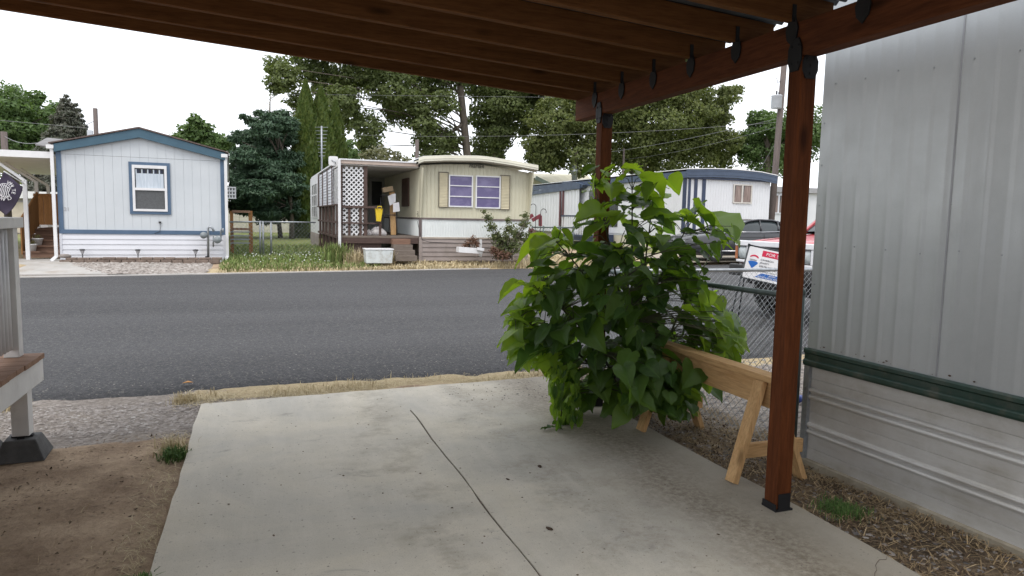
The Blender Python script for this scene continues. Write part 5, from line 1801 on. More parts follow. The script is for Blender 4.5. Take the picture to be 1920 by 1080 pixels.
def flat(name, pts, mat, d0, d1):
    k = len(pts)
    m = MB().add([SP(u, v, d1) for u, v in pts] + [SP(u, v, d0) for u, v in pts], [tuple(range(k)), tuple(range(k, 2 * k))] + [(i, (i + 1) % k, k + (i + 1) % k, k + i) for i in range(k)])
    return m.build(name, mat, board)


flat("red_band", [(.195, .345), (WS - .03, .345), (WS - .03, .43), (.195, .43)], M_sred, .0045, .006)
F4 = lambda u, v, d=0.0075: frame4(SP(u, v, d), xd2, up2)
text("lettering", "FOR SALE", M_swh, board, F4(.245, .366), .062, .001, shear=.12, xs=1.12)
t_ = np.linspace(rad(155), rad(25), 14)
flat("logo_red", [(.10 + .07 * math.cos(a), .285 + .062 * math.sin(a)) for a in t_] + [(.10 + .055 * math.cos(a), .285 + .038 * math.sin(a)) for a in t_[::-1]], M_sred, .0045, .006)
text("lettering", "RE/MAX", M_sgr, board, F4(.043, .262), .028, .001)
flat("logo_blue", [(.032, .242), (.06, .253), (.10, .257), (.14, .253), (.168, .242), (.165, .225), (.108, .155), (.092, .155), (.035, .225)], M_sblue, .0045, .006)
for i, (s_, sz) in enumerate((("CAMERON", .036), ("JEWETT", .036), ("208.790.6402", .034))):
    text("lettering", s_, M_sgr, board, F4(.19, .285 - .046 * i), sz, .001, xs=1.05)
text("lettering", "EACH OFFICE INDEPENDENTLY OWNED", M_sgr, board, F4(.06, .126), .017, .001, xs=1.2)
flat("blue_band", [(.17, .035), (WS - .02, .035), (WS - .02, .105), (.25, .105)], M_sblue, .0045, .006)
text("lettering", "RE/MAX", M_swh, board, F4(.36, .078), .026, .001)
text("lettering", "ROCK-N-ROLL REALTY", M_swh, board, F4(.205, .043), .030, .001, xs=1.08)
M_frm = M("sign_frame_black", (0.02, 0.025, 0.03), rough=0.5)
mb = MB()
for u in (-0.012, WS + 0.012):
    top = SP(u, HS + .02); bot = SP(u, -.1); dirn = (bot - top).normalized()
    ft = top + dirn * ((top.z - 0.05) / -dirn.z)
    mb.tube([top, ft], 0.011, 8)
    mb.tube([top, top + Vector((0.25, 0.5, -top.z + 0.06))], 0.011, 8)
mb.tube([SP(-.012, HS + .012), SP(WS + .012, HS + .012)], 0.010, 8)
mb.tube([SP(-.012, -.012), SP(WS + .012, -.012)], 0.010, 8)
mb.build("stand", M_frm, sg)
mb = MB(); mb.bar(SP(-.015, HS - .0), SP(-.015, HS + .03), .03, .03); mb.build("clip", M_frm, sg)

# ------------------------------------------------------------------ poles and wires
M_pole = wood("weathered_pole", (0.16, 0.13, 0.12), (0.10, 0.085, 0.08), Z_, knots=False, s=.5)


def pole(label, px, py_top, Y, r, lean=0.0, name="utility_pole", zb=0.2, grp=None, ztop=None):
    q = at(px, py_top, Y)
    zt = ztop or q.z
    t = thing(name, label, "pole", (q.x, Y, zb))
    MB().tube([(q.x - lean * (q.z - zb), Y, zb - 0.3), (q.x + lean * (zt - q.z), Y, zt)], r, 10, r2=r * .8).build("shaft", M_pole, t)
    return t, q


p1, q1 = pole("dark leaning utility pole with a grey transformer at the right edge of the street view", 1468.5, 142, 25, 0.15, 0.035, ztop=9.2)
m = MB(); c = at(1456, 191, 24.9); m.lathe((c.x, 24.9, c.z), [(0.0, -.30), (.2, -.28), (.22, -.25), (.22, .22), (.24, .24), (.2, .28), (0, .30)], 16)
tf = m.build("transformer", M("transformer_grey", (0.45, 0.47, 0.5), (0.36, 0.38, 0.4), rough=0.5), p1)
m = MB(); m.tube([(c.x - .06, 24.85, c.z + .28), (c.x - .06, 24.85, c.z + .45)], .035, 8); m.tube([(c.x + .06, 24.85, c.z + .28), (c.x + .06, 24.85, c.z + .42)], .03, 8); m.build("bushing", M_solar, tf)
m = MB(); m.bar((c.x + .2, 24.95, c.z + .1), (q1.x, 25, c.z + .1), .08, .08); m.build("bracket", M_solar, p1)
MB().tube([at(1450, 149, 24.9), at(1457, 147, 24.9), at(1458, 155, 24.9), at(1464, 152, 25)], .015, 5).build("crossarm", M_solar, p1)
p2, q2 = pole("thin dark utility pole rising behind the pale house roof", 178.5, 203, 34, 0.11)
m = MB(); m.tube([(q2.x, 34, q2.z - .5), (q2.x - .35, 34, q2.z - .7), (q2.x - .3, 34, q2.z - .9)], .015, 5); m.build("bracket", M_solar, p2)
p2b = thing("electric_box", "pale grey equipment box on a frame beside the thin dark pole", "box", at(169, 250, 33))
a, b = at(164, 244, 33), at(174, 256, 33)
mb = MB(); mb.box(a.x, b.x, 32.9, 33.1, b.z, a.z); mb.build("box", M("box_pale", (0.5, 0.53, 0.58), rough=0.6), p2b)
mb = MB(); mb.bar(((a.x + b.x) / 2, 33.15, 0.3), ((a.x + b.x) / 2, 33.15, a.z), .08, .08); mb.build("post", M_galv, p2b)
p3, q3 = pole("short pale timber post at the far left above the awning", 7, 247, 30, 0.13)
p4, q4 = pole("grey service pole with a meter can behind the trailers", 1081, 284, 44, 0.13)
m = MB(); c = at(1077, 327, 43.8); m.lathe((c.x, 43.8, c.z), [(0, -.5), (.18, -.45), (.18, .1), (.28, .15), (.28, .3), (.18, .34), (.15, .6), (0, .62)], 14); m.build("service_can", M_galv, p4)
p5, q5 = pole("slim grey pole top standing above the white trailer roof", 1170, 278, 44, 0.09)
p6, q6 = pole("short brown pole behind the beige trailer roof", 782, 262, 36, 0.12)


def wire(label, A, B, sag=0.0, r=0.01, mat=None):
    r = r * .6
    A, B = Vector(A), Vector(B)
    pts = [A.lerp(B, t) - Vector((0, 0, sag * 4 * t * (1 - t))) for t in np.linspace(0, 1, 14)]
    o = MB().tube(pts, r, 4, cap=False).build("power_line", mat or M("wire_" + label.split()[0], (0.22, 0.22, 0.23), rough=0.5))
    tag(o, label, "wire")


wire("upper thin wire passing in front of the sycamore crowns", at(480, 176, 38), at(1090, 183, 38), 0.0, 0.011)
wire("long pale wire running from the sycamores to the far right pole", at(640, 252, 36), at(1460, 229, 25), 0.3, 0.010)
wire("lower service wire sloping from the grey pole up to the transformer pole", at(1082, 292, 44), at(1463, 221, 25), 0.2, 0.013)
wire("second service wire just below it, sloping to the transformer pole", at(1170, 299, 44), at(1463, 236, 25), 0.2, 0.011)
wire("steep guy wire dropping left from the leaning utility pole", at(1463, 252, 25), at(1425, 318, 26), 0.0, 0.010)
wire("yellowish wire crossing in front of the left trees", at(-40, 222, 32), at(163, 240, 33), 0.0, 0.014)
wire("slack cable from the pale timber post towards the spruce", at(8, 255, 30), at(70, 268, 22), 0.1, 0.012)
wire("thin dark cable strung across the pale house gable", at(104, 288, 19.2), at(418, 302.5, 19.2), 0.0, 0.007, M_solar)
# ------------------------------------------------------------------ foliage
def unit(v):
    return v / np.maximum(np.linalg.norm(v, axis=-1, keepdims=True), 1e-9)


def sprays(P, Nrm, size, aspect=0.62, bend=0.25):
    """one bent leaf spray (two quads sharing a rib) at each point"""
    n = len(P)
    t = unit(np.cross(Nrm, rng.normal(size=(n, 3))))
    b = np.cross(Nrm, t)
    s = (size * rng.uniform(0.6, 1.35, n))[:, None]
    w = s * aspect * 0.5
    d = Nrm * s * bend * rng.uniform(-1, 1, (n, 1))
    V = np.stack([P - t * s * .5, P + b * w + d * .4 - t * s * .05, P + t * s * .5 - d, P - b * w + d * .4 + t * s * .05], 1).reshape(-1, 3)
    Fq = (np.arange(n)[:, None] * 4 + np.array([0, 1, 2, 3])[None, :])
    return V, Fq


TD = 19.0


def clump_points(clumps, per, shell=0.45, squash=0.85):
    P, Nn = [], []
    for c, r in clumps:
        n = max(6, int(per * TD * r * r))
        d = unit(rng.normal(size=(n, 3)))
        rr = r * (1 - shell * rng.random(n) ** 1.3)
        lump = 1 + 0.28 * np.sin(d[:, 0] * 5 + c[0]) * np.sin(d[:, 1] * 4 + c[1] * 2) + 0.22 * np.sin(d[:, 2] * 7 + c[2])
        p = np.array(c) + d * (rr * lump)[:, None] * np.array([1, 1, squash])
        P.append(p)
        Nn.append(unit(d * 0.7 + np.array([0, 0, 0.5]) + rng.normal(size=(n, 3)) * 0.55))
    return np.concatenate(P), np.concatenate(Nn)


def px_clumps(lst, Y, jit=2.0):
    out = []
    for px, py, rp in lst:
        yy = Y + random.uniform(-jit, jit)
        c = at(px, py, yy)
        dep = (c - Vector((0, 0, EYE))).dot(cf)
        out.append(((c.x, c.y, c.z), rp * 1.08 * dep / F))
    return out


M_bark = M("bark", (0.115, 0.095, 0.075), (0.06, 0.05, 0.04), scale=3, stretch=(3, 3, .6), rough=0.95, bmp=0.5)
M_barkpale = M("pale_bark", (0.27, 0.24, 0.20), (0.13, 0.11, 0.09), scale=2, stretch=(2, 2, .6), rough=0.9)


def tree(name, label, clumps, per, size, mat, trunk, group="trees beyond the homes", bark=None, limbs=10, aspect=0.62, shell=0.5, squash=0.85, extra=None):
    base = trunk[0][0]
    t = thing(name, label, "tree", base, 0, group)
    mb = MB()
    for path in trunk:
        pts, r0, r1 = path[:-2], path[-2], path[-1]
        mb.tube(pts, r0, 9, r2=r1)
    top = Vector(trunk[0][-3]); 
    for c, r in clumps[:limbs]:
        c = Vector(c)
        m0 = Vector(trunk[0][0]).lerp(top, min(1, max(0.3, (c.z - base[2]) / max(1, top.z - base[2]) * 0.75)))
        mid = m0.lerp(c, .5) + Vector((0, 0, .08 * (c - m0).length))
        mb.tube([m0, mid, c], trunk[0][-2] * .16, 6, r2=0.02)
    mb.build("trunk", bark or M_bark, t)
    P, Nn = clump_points(clumps, per, shell, squash)
    if extra is not None:
        P = np.concatenate([P, extra[0]]); Nn = np.concatenate([Nn, extra[1]])
    V, Fq = sprays(P - np.array(base), Nn, size, aspect)
    o = npmesh("crown", V, Fq, mat)
    o.parent = t
    return t


def G(x, y, dz=0.0):
    return Vector((x, y, g1(x, y) - 0.05 + dz))


L_syc = leafmat("sycamore_leaf", (0.072, 0.098, 0.032), (0.150, 0.180, 0.072), 0.32)
L_olive = leafmat("olive_green_leaf", (0.075, 0.100, 0.030), (0.160, 0.180, 0.065), 0.34)
L_fresh = leafmat("fresh_green_leaf", (0.062, 0.112, 0.034), (0.125, 0.185, 0.068), 0.32)
L_pine = leafmat("blue_green_needles", (0.026, 0.058, 0.032), (0.064, 0.108, 0.060), 0.12, scale=0.8)
L_arb = leafmat("arborvitae_scale", (0.048, 0.086, 0.018), (0.112, 0.142, 0.034), 0.18, scale=0.8)
L_spruce = leafmat("spruce_needles", (0.065, 0.080, 0.055), (0.13, 0.125, 0.105), 0.1)
L_grey = leafmat("grey_olive_leaf", (0.14, 0.15, 0.09), (0.22, 0.21, 0.13), 0.3)
L_rose = leafmat("rose_leaf", (0.075, 0.105, 0.04), (0.15, 0.16, 0.07), 0.25, scale=2)
L_redl = leafmat("reddish_leaf", (0.12, 0.055, 0.045), (0.20, 0.12, 0.08), 0.25, scale=3)

# sycamore A
bx_ = at(880, 330, 48)
b0 = G(bx_.x, 48)
A1 = px_clumps([(530, 145, 30), (585, 120, 42), (560, 190, 22), (625, 165, 44), (680, 130, 50), (650, 218, 28), (690, 240, 32), (688, 275, 22), (735, 165, 46), (775, 205, 34), (740, 212, 22), (805, 150, 46), (830, 195, 26), (797, 236, 26), (812, 272, 34), (842, 262, 24), (850, 115, 46), (515, 165, 14), (520, 125, 22), (880, 60, 60), (780, 55, 70), (680, 50, 60), (600, 55, 50), (760, 110, 40), (640, 190, 30)], 48, 2.5)
tree("sycamore_tree", "broad sycamore with hanging leafy branches behind the porch and arborvitae", A1, 62, 0.235, L_syc,
     [[b0, at(876, 290, 48), at(864, 170, 48), at(850, 60, 48), at(845, -40, 48), .33, .15], [at(830, 245, 48), at(793, 213, 48), at(758, 178, 48), at(700, 120, 48), .18, .08], [at(870, 230, 48), at(820, 270, 47.5), .13, .05]], limbs=25)
bx_ = at(935, 330, 50)
A2 = px_clumps([(905, 150, 42), (940, 190, 42), (908, 222, 32), (918, 270, 34), (900, 292, 18), (938, 250, 30), (955, 225, 28), (975, 165, 42), (1000, 205, 36), (985, 245, 16), (960, 110, 50), (1000, 60, 60), (1020, 150, 40), (930, 298, 18)], 50, 2.0)
tree("sycamore_tree", "tall sycamore with a pale leaning trunk just left of the far carport post", A2, 64, 0.235, L_syc,
     [[G(bx_.x, 50), at(928, 275, 50), at(938, 220, 50), at(950, 170, 50), at(960, 60, 50), .40, .2]], bark=M_barkpale, limbs=14)
bx_ = at(1205, 330, 46)
B1 = px_clumps([(1012, 275, 34), (1045, 225, 46), (1040, 285, 38), (1075, 150, 60), (1100, 235, 55), (1150, 180, 65), (1160, 265, 52), (1220, 225, 62), (1235, 160, 55), (1245, 285, 46), (1295, 200, 50), (1300, 268, 50), (1340, 215, 34), (1362, 178, 22), (1350, 285, 36), (1383, 168, 11), (1200, 90, 80), (1280, 130, 60), (1100, 80, 70), (1375, 262, 18), (1010, 302, 24), (1330, 250, 40), (1195, 300, 36), (1100, 300, 36)], 46, 2.5)
tree("shade_tree", "large olive green shade tree filling the view behind the far carport post", B1, 70, 0.225, L_olive,
     [[G(bx_.x, 46), at(1208, 270, 46), at(1200, 180, 46), at(1200, 60, 46), .36, .15]], limbs=20)
bx_ = at(1440, 330, 44)
tree("deciduous_tree", "fresh green tree beside the leaning utility pole at the right", px_clumps([(1428, 250, 34), (1402, 282, 24), (1442, 290, 38), (1418, 222, 17), (1455, 240, 22), (1470, 280, 36), (1505, 250, 50), (1395, 262, 14), (1440, 222, 14)], 44, 1.5), 75, 0.23, L_fresh,
     [[G(bx_.x, 44), at(1440, 300, 44), at(1438, 240, 44), .3, .1]], limbs=9)
bx_ = at(20, 300, 50)
tree("deciduous_tree", "big rounded green tree at the far left edge above the awning", px_clumps([(18, 205, 40), (55, 228, 42), (-30, 215, 60), (10, 255, 50), (85, 252, 32), (58, 190, 18), (92, 215, 14), (25, 172, 10), (75, 180, 9), (45, 265, 30)], 50, 2), 85, 0.23, L_fresh,
     [[G(bx_.x, 50), at(20, 260, 50), at(15, 190, 50), .45, .12]], limbs=8)
bx_ = at(108, 300, 54)
tree("deciduous_tree", "narrow green tree between the big left tree and the spruce", px_clumps([(104, 206, 13), (108, 232, 20), (102, 258, 26), (122, 250, 18)], 54, 1), 100, 0.25, L_fresh, [[G(bx_.x, 54), at(106, 215, 54), .2, .05]], limbs=4)
bx_ = at(370, 300, 46)
tree("deciduous_tree", "small bright green tree peeking over the right slope of the pale house roof", px_clumps([(362, 246, 22), (345, 262, 20), (390, 262, 22), (366, 226, 12), (410, 268, 16), (375, 240, 18), (335, 275, 14), (428, 272, 14)], 46, 1), 85, 0.24, L_fresh, [[G(bx_.x, 46), at(368, 240, 46), .2, .05]], limbs=8)


# conifers as tiers of drooping sprays
def conifer(name, label, apex, base_z, rmax, tiers, per, size, mat, droop=0.35, bark=None, extra_trunks=(), zmin=0.6, aspect=0.3, jag=0.35):
    bx, by, tz = apex
    g0 = g1(bx, by) - .05
    t = thing(name, label, "tree", (bx, by, g0), 0, "trees beyond the homes")
    mb = MB(); mb.tube([(bx, by, g0 - .1), (bx, by, tz - .3)], rmax * .07 + .06, 8, r2=.03)
    for p in extra_trunks:
        mb.tube(p, .16, 8, r2=.10)
    P, Nn = [], []
    for k in range(tiers):
        f = k / (tiers - 1)
        z = tz - (tz - base_z) * f
        R_k = 0.06 + rmax * (f ** 0.85)
        nb = max(3, int(5 + 7 * f))
        for j in range(nb):
            a = 2 * PI * (j + random.random() * .8) / nb
            L = R_k * random.uniform(1 - jag, 1.12)
            n = max(6, int(per * L))
            u = np.sqrt(rng.random(n))
            spread = rng.normal(size=n) * 0.18 * (0.25 + L * .5)
            p = np.stack([bx + math.cos(a) * L * u - math.sin(a) * spread, by + math.sin(a) * L * u + math.cos(a) * spread, z - droop * L * u * u + 0.10 * L * u + rng.normal(size=n) * .09 * (0.4 + L * .35)], -1)
            P.append(p)
            Nn.append(unit(np.array([math.cos(a) * .3, math.sin(a) * .3, .8]) + rng.normal(size=(n, 3)) * .5))
            if L > .5:
                mb.tube([(bx, by, z - .05), (bx + math.cos(a) * L * .8, by + math.sin(a) * L * .8, z - droop * L * .6)], .03 + .01 * L, 5, r2=.01)
    mb.build("trunk", bark or M_bark, t)
    V, Fq = sprays(np.concatenate(P) - np.array([bx, by, g0]), np.concatenate(Nn), size, aspect)
    o = npmesh("crown", V, Fq, mat); o.parent = t
    return t


ap = at(124, 180, 42)
conifer("spruce_tree", "grey brown pointed spruce rising left of the pale house roof", tuple(ap), 1.8, 2.6, 26, 170, 0.24, L_spruce, 0.2)
ap = at(143, 196, 43)
conifer("spruce_tree", "smaller second spruce tip just right of the pointed spruce", tuple(ap), 2.0, 1.9, 20, 160, 0.22, L_spruce, 0.2)
# dark pine: explicit lumps in layers plus two trunks
PN = px_clumps([(a_, b_, c_ * 1.22) for a_, b_, c_ in [(495, 243, 20), (470, 226, 9), (518, 232, 24), (537, 258, 22), (466, 258, 20), (498, 272, 30), (455, 296, 20), (512, 302, 34), (540, 300, 24), (466, 322, 28), (502, 340, 36), (540, 345, 24), (452, 352, 20), (480, 376, 30), (525, 378, 34), (448, 388, 15), (500, 402, 20), (548, 396, 16), (486, 212, 7), (455, 218, 6), (530, 215, 12), (442, 330, 12), (444, 368, 12), (470, 290, 22), (505, 220, 12), (440, 260, 9), (545, 235, 12), (520, 335, 26), (490, 360, 26), (530, 360, 24), (505, 320, 26)]], 35, 1.2)
q = at(547, 440, 35)
tree("pine_tree", "dense dark blue green pine with low sweeping boughs left of the arborvitae", PN, 230, 0.23, L_pine,
     [[G(q.x, 35), at(547, 400, 35), at(535, 300, 35), at(515, 235, 35), .13, .04], [G(at(526, 440, 35.5).x, 35.5), at(522, 405, 35.3), at(515, 350, 35), .12, .06]], limbs=27, aspect=0.34, shell=0.7, squash=0.62)


def flame(name, label, px, pyt, Y, halfpx, n=7000):
    a = at(px, pyt, Y)
    g0 = g1(a.x, Y) - .05
    H = a.z - g0
    dep = (a - Vector((0, 0, EYE))).dot(cf)
    R_ = halfpx * dep / F
    t = thing(name, label, "tree", (a.x, Y, g0), 0, "trees beyond the homes")
    MB().tube([(a.x, Y, g0 - .1), (a.x, Y, g0 + H * .8)], .14, 8, r2=.03).build("trunk", M_bark, t)
    h = rng.random(n) ** 0.8
    prof = np.interp(h, [0, .05, .3, .55, .8, .93, 1.0], [.7, .9, 1.0, .95, .56, .25, .03])
    th = rng.random(n) * 2 * PI
    lump = 1 + .10 * np.sin(th * 5 + h * 26) + .08 * np.sin(th * 9 - h * 41)
    rr = R_ * prof * lump * (1 - .22 * rng.random(n))
    P = np.stack([rr * np.cos(th), rr * np.sin(th), h * H], -1)
    d = np.stack([np.cos(th), np.sin(th), .15 + 0 * th], -1)
    Nn = unit(d + rng.normal(size=(n, 3)) * .45)
    tt = unit(np.array([0, 0, 1.0]) + .35 * d + rng.normal(size=(n, 3)) * .22)
    b = unit(np.cross(Nn, tt))
    s = (0.20 * rng.uniform(.6, 1.3, n))[:, None]
    V = np.stack([P - tt * s * .5, P + b * s * .3, P + tt * s * .6, P - b * s * .3], 1).reshape(-1, 3)
    o = npmesh("crown", V, np.arange(n)[:, None] * 4 + np.arange(4)[None], L_arb); o.parent = t
    return t


flame("arborvitae", "tallest leftmost of three pointed arborvitae behind the porch", 573, 153, 36, 29, 18000)
flame("arborvitae", "middle arborvitae, its tip just below the tallest one", 602, 166, 36.4, 33, 18000)
flame("arborvitae", "shortest rightmost of the three arborvitae, rising behind the porch roof", 629, 190, 37.5, 25, 14000)
# pale shrubs behind trailer 2, bare twigs behind the pine
q = at(715, 320, 44)
tree("shrub", "grey olive shrub mass above the porch roof of the beige trailer", px_clumps([(705, 292, 20), (730, 294, 18), (680, 296, 16), (750, 300, 12), (716, 282, 12), (660, 296, 14), (765, 302, 8)], 44, 1), 36, 0.22, L_grey, [[G(q.x, 44), at(715, 300, 44), .12, .05]], limbs=6)
q = at(640, 320, 42)
tree("shrub", "yellow green shrub showing between the arborvitae and the porch roof", px_clumps([(652, 272, 13), (660, 290, 14), (645, 292, 14)], 42, .5), 60, 0.2, L_fresh, [[G(q.x, 42), at(650, 285, 42), .1, .04]], limbs=3)
q = at(506, 260, 52)
bt = thing("bare_tree", "bare grey twiggy tree top standing behind the dark pine", "tree", (q.x, 52, .5))
mb = MB(); mb.tube([(q.x, 52, .5), at(505, 250, 52), at(506, 200, 52), at(507, 172, 52)], .12, 6, r2=.02)
for k in range(22):
    f = random.uniform(.1, 1)
    a = at(505.5, 255, 52).lerp(at(507, 176, 52), f); s = random.choice((-1, 1)); L = random.uniform(.5, 1.5) * (1.1 - .6 * f)
    m_ = a + Vector((s * L * .6, random.uniform(-.4, .4), L * .3)); mb.tube([a, m_, m_ + Vector((s * L * .3, 0, L * .5))], .025, 4, r2=.008)
mb.build("trunk", M_barkpale, bt)
# far hedge mass closing the horizon
mass = []
for k in range(46):
    xk = -90 + k * 6.0
    mass.append(((xk + random.uniform(-2, 2), 96 + random.uniform(-5, 5), 2.2 + random.uniform(-.5, 1.2)), random.uniform(3.2, 4.6)))
P, Nn = clump_points(mass, 3, .3)
V, Fq = sprays(P, Nn, .6)
o = npmesh("far_treeline", V, Fq, L_olive); kind(o, "stuff"); tag(o, "distant green tree line closing the view behind the homes", "tree line")


# shrubs in front of trailer 2
def shrub(name, label, base, clumps, per, size, mat, nst=14, group=None, mats=None, spread=.25):
    t = thing(name, label, "shrub", base, 0, group)
    mb = MB()
    for c, r in clumps:
        c = Vector(c)
        for _ in range(2):
            b_ = Vector(base) + Vector((random.uniform(-spread, spread), random.uniform(-.1, .1), 0))
            e = c + Vector((random.uniform(-r, r), random.uniform(-r, r), random.uniform(-r, r))) * .7
            mb.tube([b_, b_.lerp(e, .5) + Vector((0, 0, .12)), e], .012, 5, r2=.004)
    mb.build("stem", M_bark, t)
    P, Nn = clump_points(clumps, per, .85)
    V, Fq = sprays(P - np.array(base), Nn, size, .6)
    o = npmesh("foliage", V, Fq, mat); o.parent = t
    return t


Yr = 18.75
shrub("rose_bush", "straggly tall rose bush growing at the right end of the beige trailer", tuple(at(945, 487, Yr)), px_clumps([(915, 408, 9), (908, 396, 5), (921, 425, 11), (930, 445, 14), (945, 452, 15), (955, 430, 13), (940, 470, 15), (972, 440, 15), (985, 405, 8), (982, 420, 11), (965, 462, 16), (990, 450, 13), (952, 412, 6)], Yr, .25), 330, .075, L_rose, group=None)
shrub("rose_bush", "low reddish bush at the foot of the tall rose bush", tuple(at(930, 486, 18.6)), px_clumps([(925, 470, 9), (936, 476, 11), (948, 478, 10)], 18.6, .15), 420, .06, L_redl)
shrub("planter_shrub", "small reddish green shrub growing above the white trough planter", tuple(at(882, 468, 18.95)), px_clumps([(880, 456, 8), (888, 450, 8), (894, 457, 7), (872, 460, 6)], 18.95, .1), 420, .06, L_redl)
shrub("flowering_shrub", "dark pink flowering shrub by the small fence right of the beige trailer", tuple(at(1002, 450, 23)), px_clumps([(1000, 440, 9), (996, 432, 6)], 23, .2), 150, .09, leafmat("pink_bloom", (0.18, 0.03, 0.07), (0.10, 0.10, 0.05), .2))
# small garden fence right of trailer 2, rail of the far steps, hooks, small sign
sfz = thing("small_fence", "low chain link fence right of the beige trailer in front of the white extension", "fence", (11, 27, .4))
qa, qb = at(998, 426, 27), at(1075, 427, 27)
mb = MB(); mb.tube([qa, qb], .03, 6)
for px in (998, 1019, 1049, 1075):
    q = at(px, 426, 27); mb.tube([(q.x, 27, .35), (q.x, 27, q.z + .06)], .03, 6)
mb.build("frame", M_darkgalv, sfz)
mb = MB(); chainlink(mb, (qa.x, 27.02, .5), (1, 0, 0), qb.x - qa.x, qa.z - .52, .14, .004); mb.build("mesh", M_darkgalv, sfz)
a, b = at(1043, 433, 26.9), at(1055, 444, 26.9)
o = MB().box(a.x, b.x, 26.9, 26.93, b.z, a.z).build("notice_plate", M("notice_white", (0.72, 0.66, 0.66), (0.5, 0.45, 0.5), scale=30, rough=0.6)); tag(o, "small pale notice plate hanging on the low fence", "notice")
mr = thing("stair_rail", "dark red stair handrail in front of the white extension wall", "handrail", at(1010, 430, 30))
mb = MB(); A_, B_ = at(998, 413, 30), at(1014, 404, 30); mb.bar(A_, B_, .1, .16); mb.bar(at(1013, 404, 30), at(1013, 424, 30), .12, .14, up=(0, 1, 0)); mb.bar(at(991, 409, 31), at(999, 403, 31), .1, .15); mb.build("rail", M("maroon_rail", (0.17, 0.025, 0.04), rough=0.6), mr)
for i, px in enumerate((1005, 1014)):
    q = at(px, 388 + 9 * i, 26.5)
    o = MB().tube([(q.x, 26.5, .35), (q.x, 26.5, q.z)] + [(q.x + s * .12 - s * .12 * math.cos(a), 26.5, q.z + .12 * math.sin(a)) for s in ((-1,) if i == 0 else (1,)) for a in np.linspace(.2, PI + .4, 9)], .014, 5).build("garden_hook", M_solar)
    tag(o, ("taller" if i == 0 else "shorter") + " curved garden hook standing beside the low fence", "garden hook", "garden hooks")

# ------------------------------------------------------------------ big-leaf bush at the far carport post
YB = 4.98
POLY = [(1165, 305), (1205, 312), (1235, 345), (1285, 372), (1325, 395), (1372, 420), (1385, 445), (1355, 470), (1315, 490), (1322, 540), (1345, 580), (1382, 600), (1392, 650), (1360, 672), (1330, 690), (1335, 740), (1310, 780), (1250, 778), (1180, 760), (1130, 800), (1055, 788), (1032, 735), (1005, 690), (968, 672), (952, 645), (945, 625), (948, 585), (975, 552), (1003, 528), (1000, 500), (985, 480), (1005, 462), (1045, 445), (1085, 422), (1082, 388), (1100, 355), (1130, 318)]


def inside(px, py):
    c = False
    j = len(POLY) - 1
    for i in range(len(POLY)):
        xi, yi = POLY[i]; xj, yj = POLY[j]
        if (yi > py) != (yj > py) and px < (xj - xi) * (py - yi) / (yj - yi) + xi:
            c = not c
        j = i
    return c


def edge_d(px, py):
    d = 1e9
    for i in range(len(POLY)):
        ax, ay = POLY[i]; bx, by = POLY[(i + 1) % len(POLY)]
        t = max(0, min(1, ((px - ax) * (bx - ax) + (py - ay) * (by - ay)) / ((bx - ax) ** 2 + (by - ay) ** 2)))
        d = min(d, math.hypot(px - ax - t * (bx - ax), py - ay - t * (by - ay)))
    return d


rb = random.Random(5)
bush = thing("bush", "large heart-leaved bush growing around the far carport post beside the sawhorse", "bush", (2.86, 5.02, 0.0))
roots = [(2.86 + rb.uniform(-.16, .2), 5.02 + rb.uniform(-.13, .13)) for _ in range(11)]
tops = [at(px, py, YB + dy) for px, py, dy in ((1185, 318, 0.05), (1115, 350, -.1), (1225, 375, .2), (1300, 410, 0), (1365, 432, .15), (1045, 455, -.15), (1010, 545, -.2), (965, 600, 0), (1330, 560, .3), (1372, 625, .3), (1160, 470, -.35))]
mb = MB()
stems = []
for (x_, y_), tp in zip(roots, tops):
    b_ = Vector((x_, y_, -.03))
    mid = b_.lerp(tp, .5) + Vector(((b_.x - tp.x) * .18, (b_.y - tp.y) * .18, .16))
    pts = []
    for t in np.linspace(0, 1, 12):
        pts.append(b_ * (1 - t) ** 2 + mid * 2 * t * (1 - t) + tp * t * t)
    mb.tube(pts, .014, 7, r2=.004)
    stems.append(pts)
allp = [p for s in stems for p in s[2:]]

GW, GL = 9, 12
tl = np.array([-.10, -.03, .05, .14, .25, .37, .49, .61, .73, .84, .93, 1.0])
hw = np.array([.20, .34, .43, .48, .50, .475, .425, .35, .26, .165, .08, .0])
sl = np.array([-1, -.8, -.5, -.2, 0, .2, .5, .8, 1])
TT, SS = np.meshgrid(tl, sl, indexing="ij")
LX = TT.copy(); LX[0, 4] = .05; LX[1, 4] = .065; LX[2, 4] = .085; LX[0, 3] = LX[0, 5] = -.02; LX[1, 3] = LX[1, 5] = .03
LY = SS * hw[:, None]
LZ0 = .16 * np.abs(SS) * hw[:, None] * 1.6
LZ1 = -.30 * TT ** 2
LR = np.sin(TT * 19) * SS ** 2 * .022
LQ = .014 * np.cos(2 * PI * (TT * 6.0 - np.abs(SS) * 1.6)) * np.sqrt(np.abs(SS)) * (hw[:, None] > .05)
vein_t = (np.abs(SS) < .1) * 1.0 + (np.abs(SS) >= .1) * .35 * (np.cos(2 * PI * (TT * 6.0 - np.abs(SS) * 1.6)) < -.6)
SERR = [np.random.default_rng(k).normal(size=(GL, 1)) * .035 for k in range(9)]
li = np.arange(GL * GW).reshape(GL, GW)
LF = np.stack([li[:-1, :-1], li[:-1, 1:], li[1:, 1:], li[1:, :-1]], -1).reshape(-1, 4)
LVs, LFs, YG, VN = [], [], [], []
cnt = 0


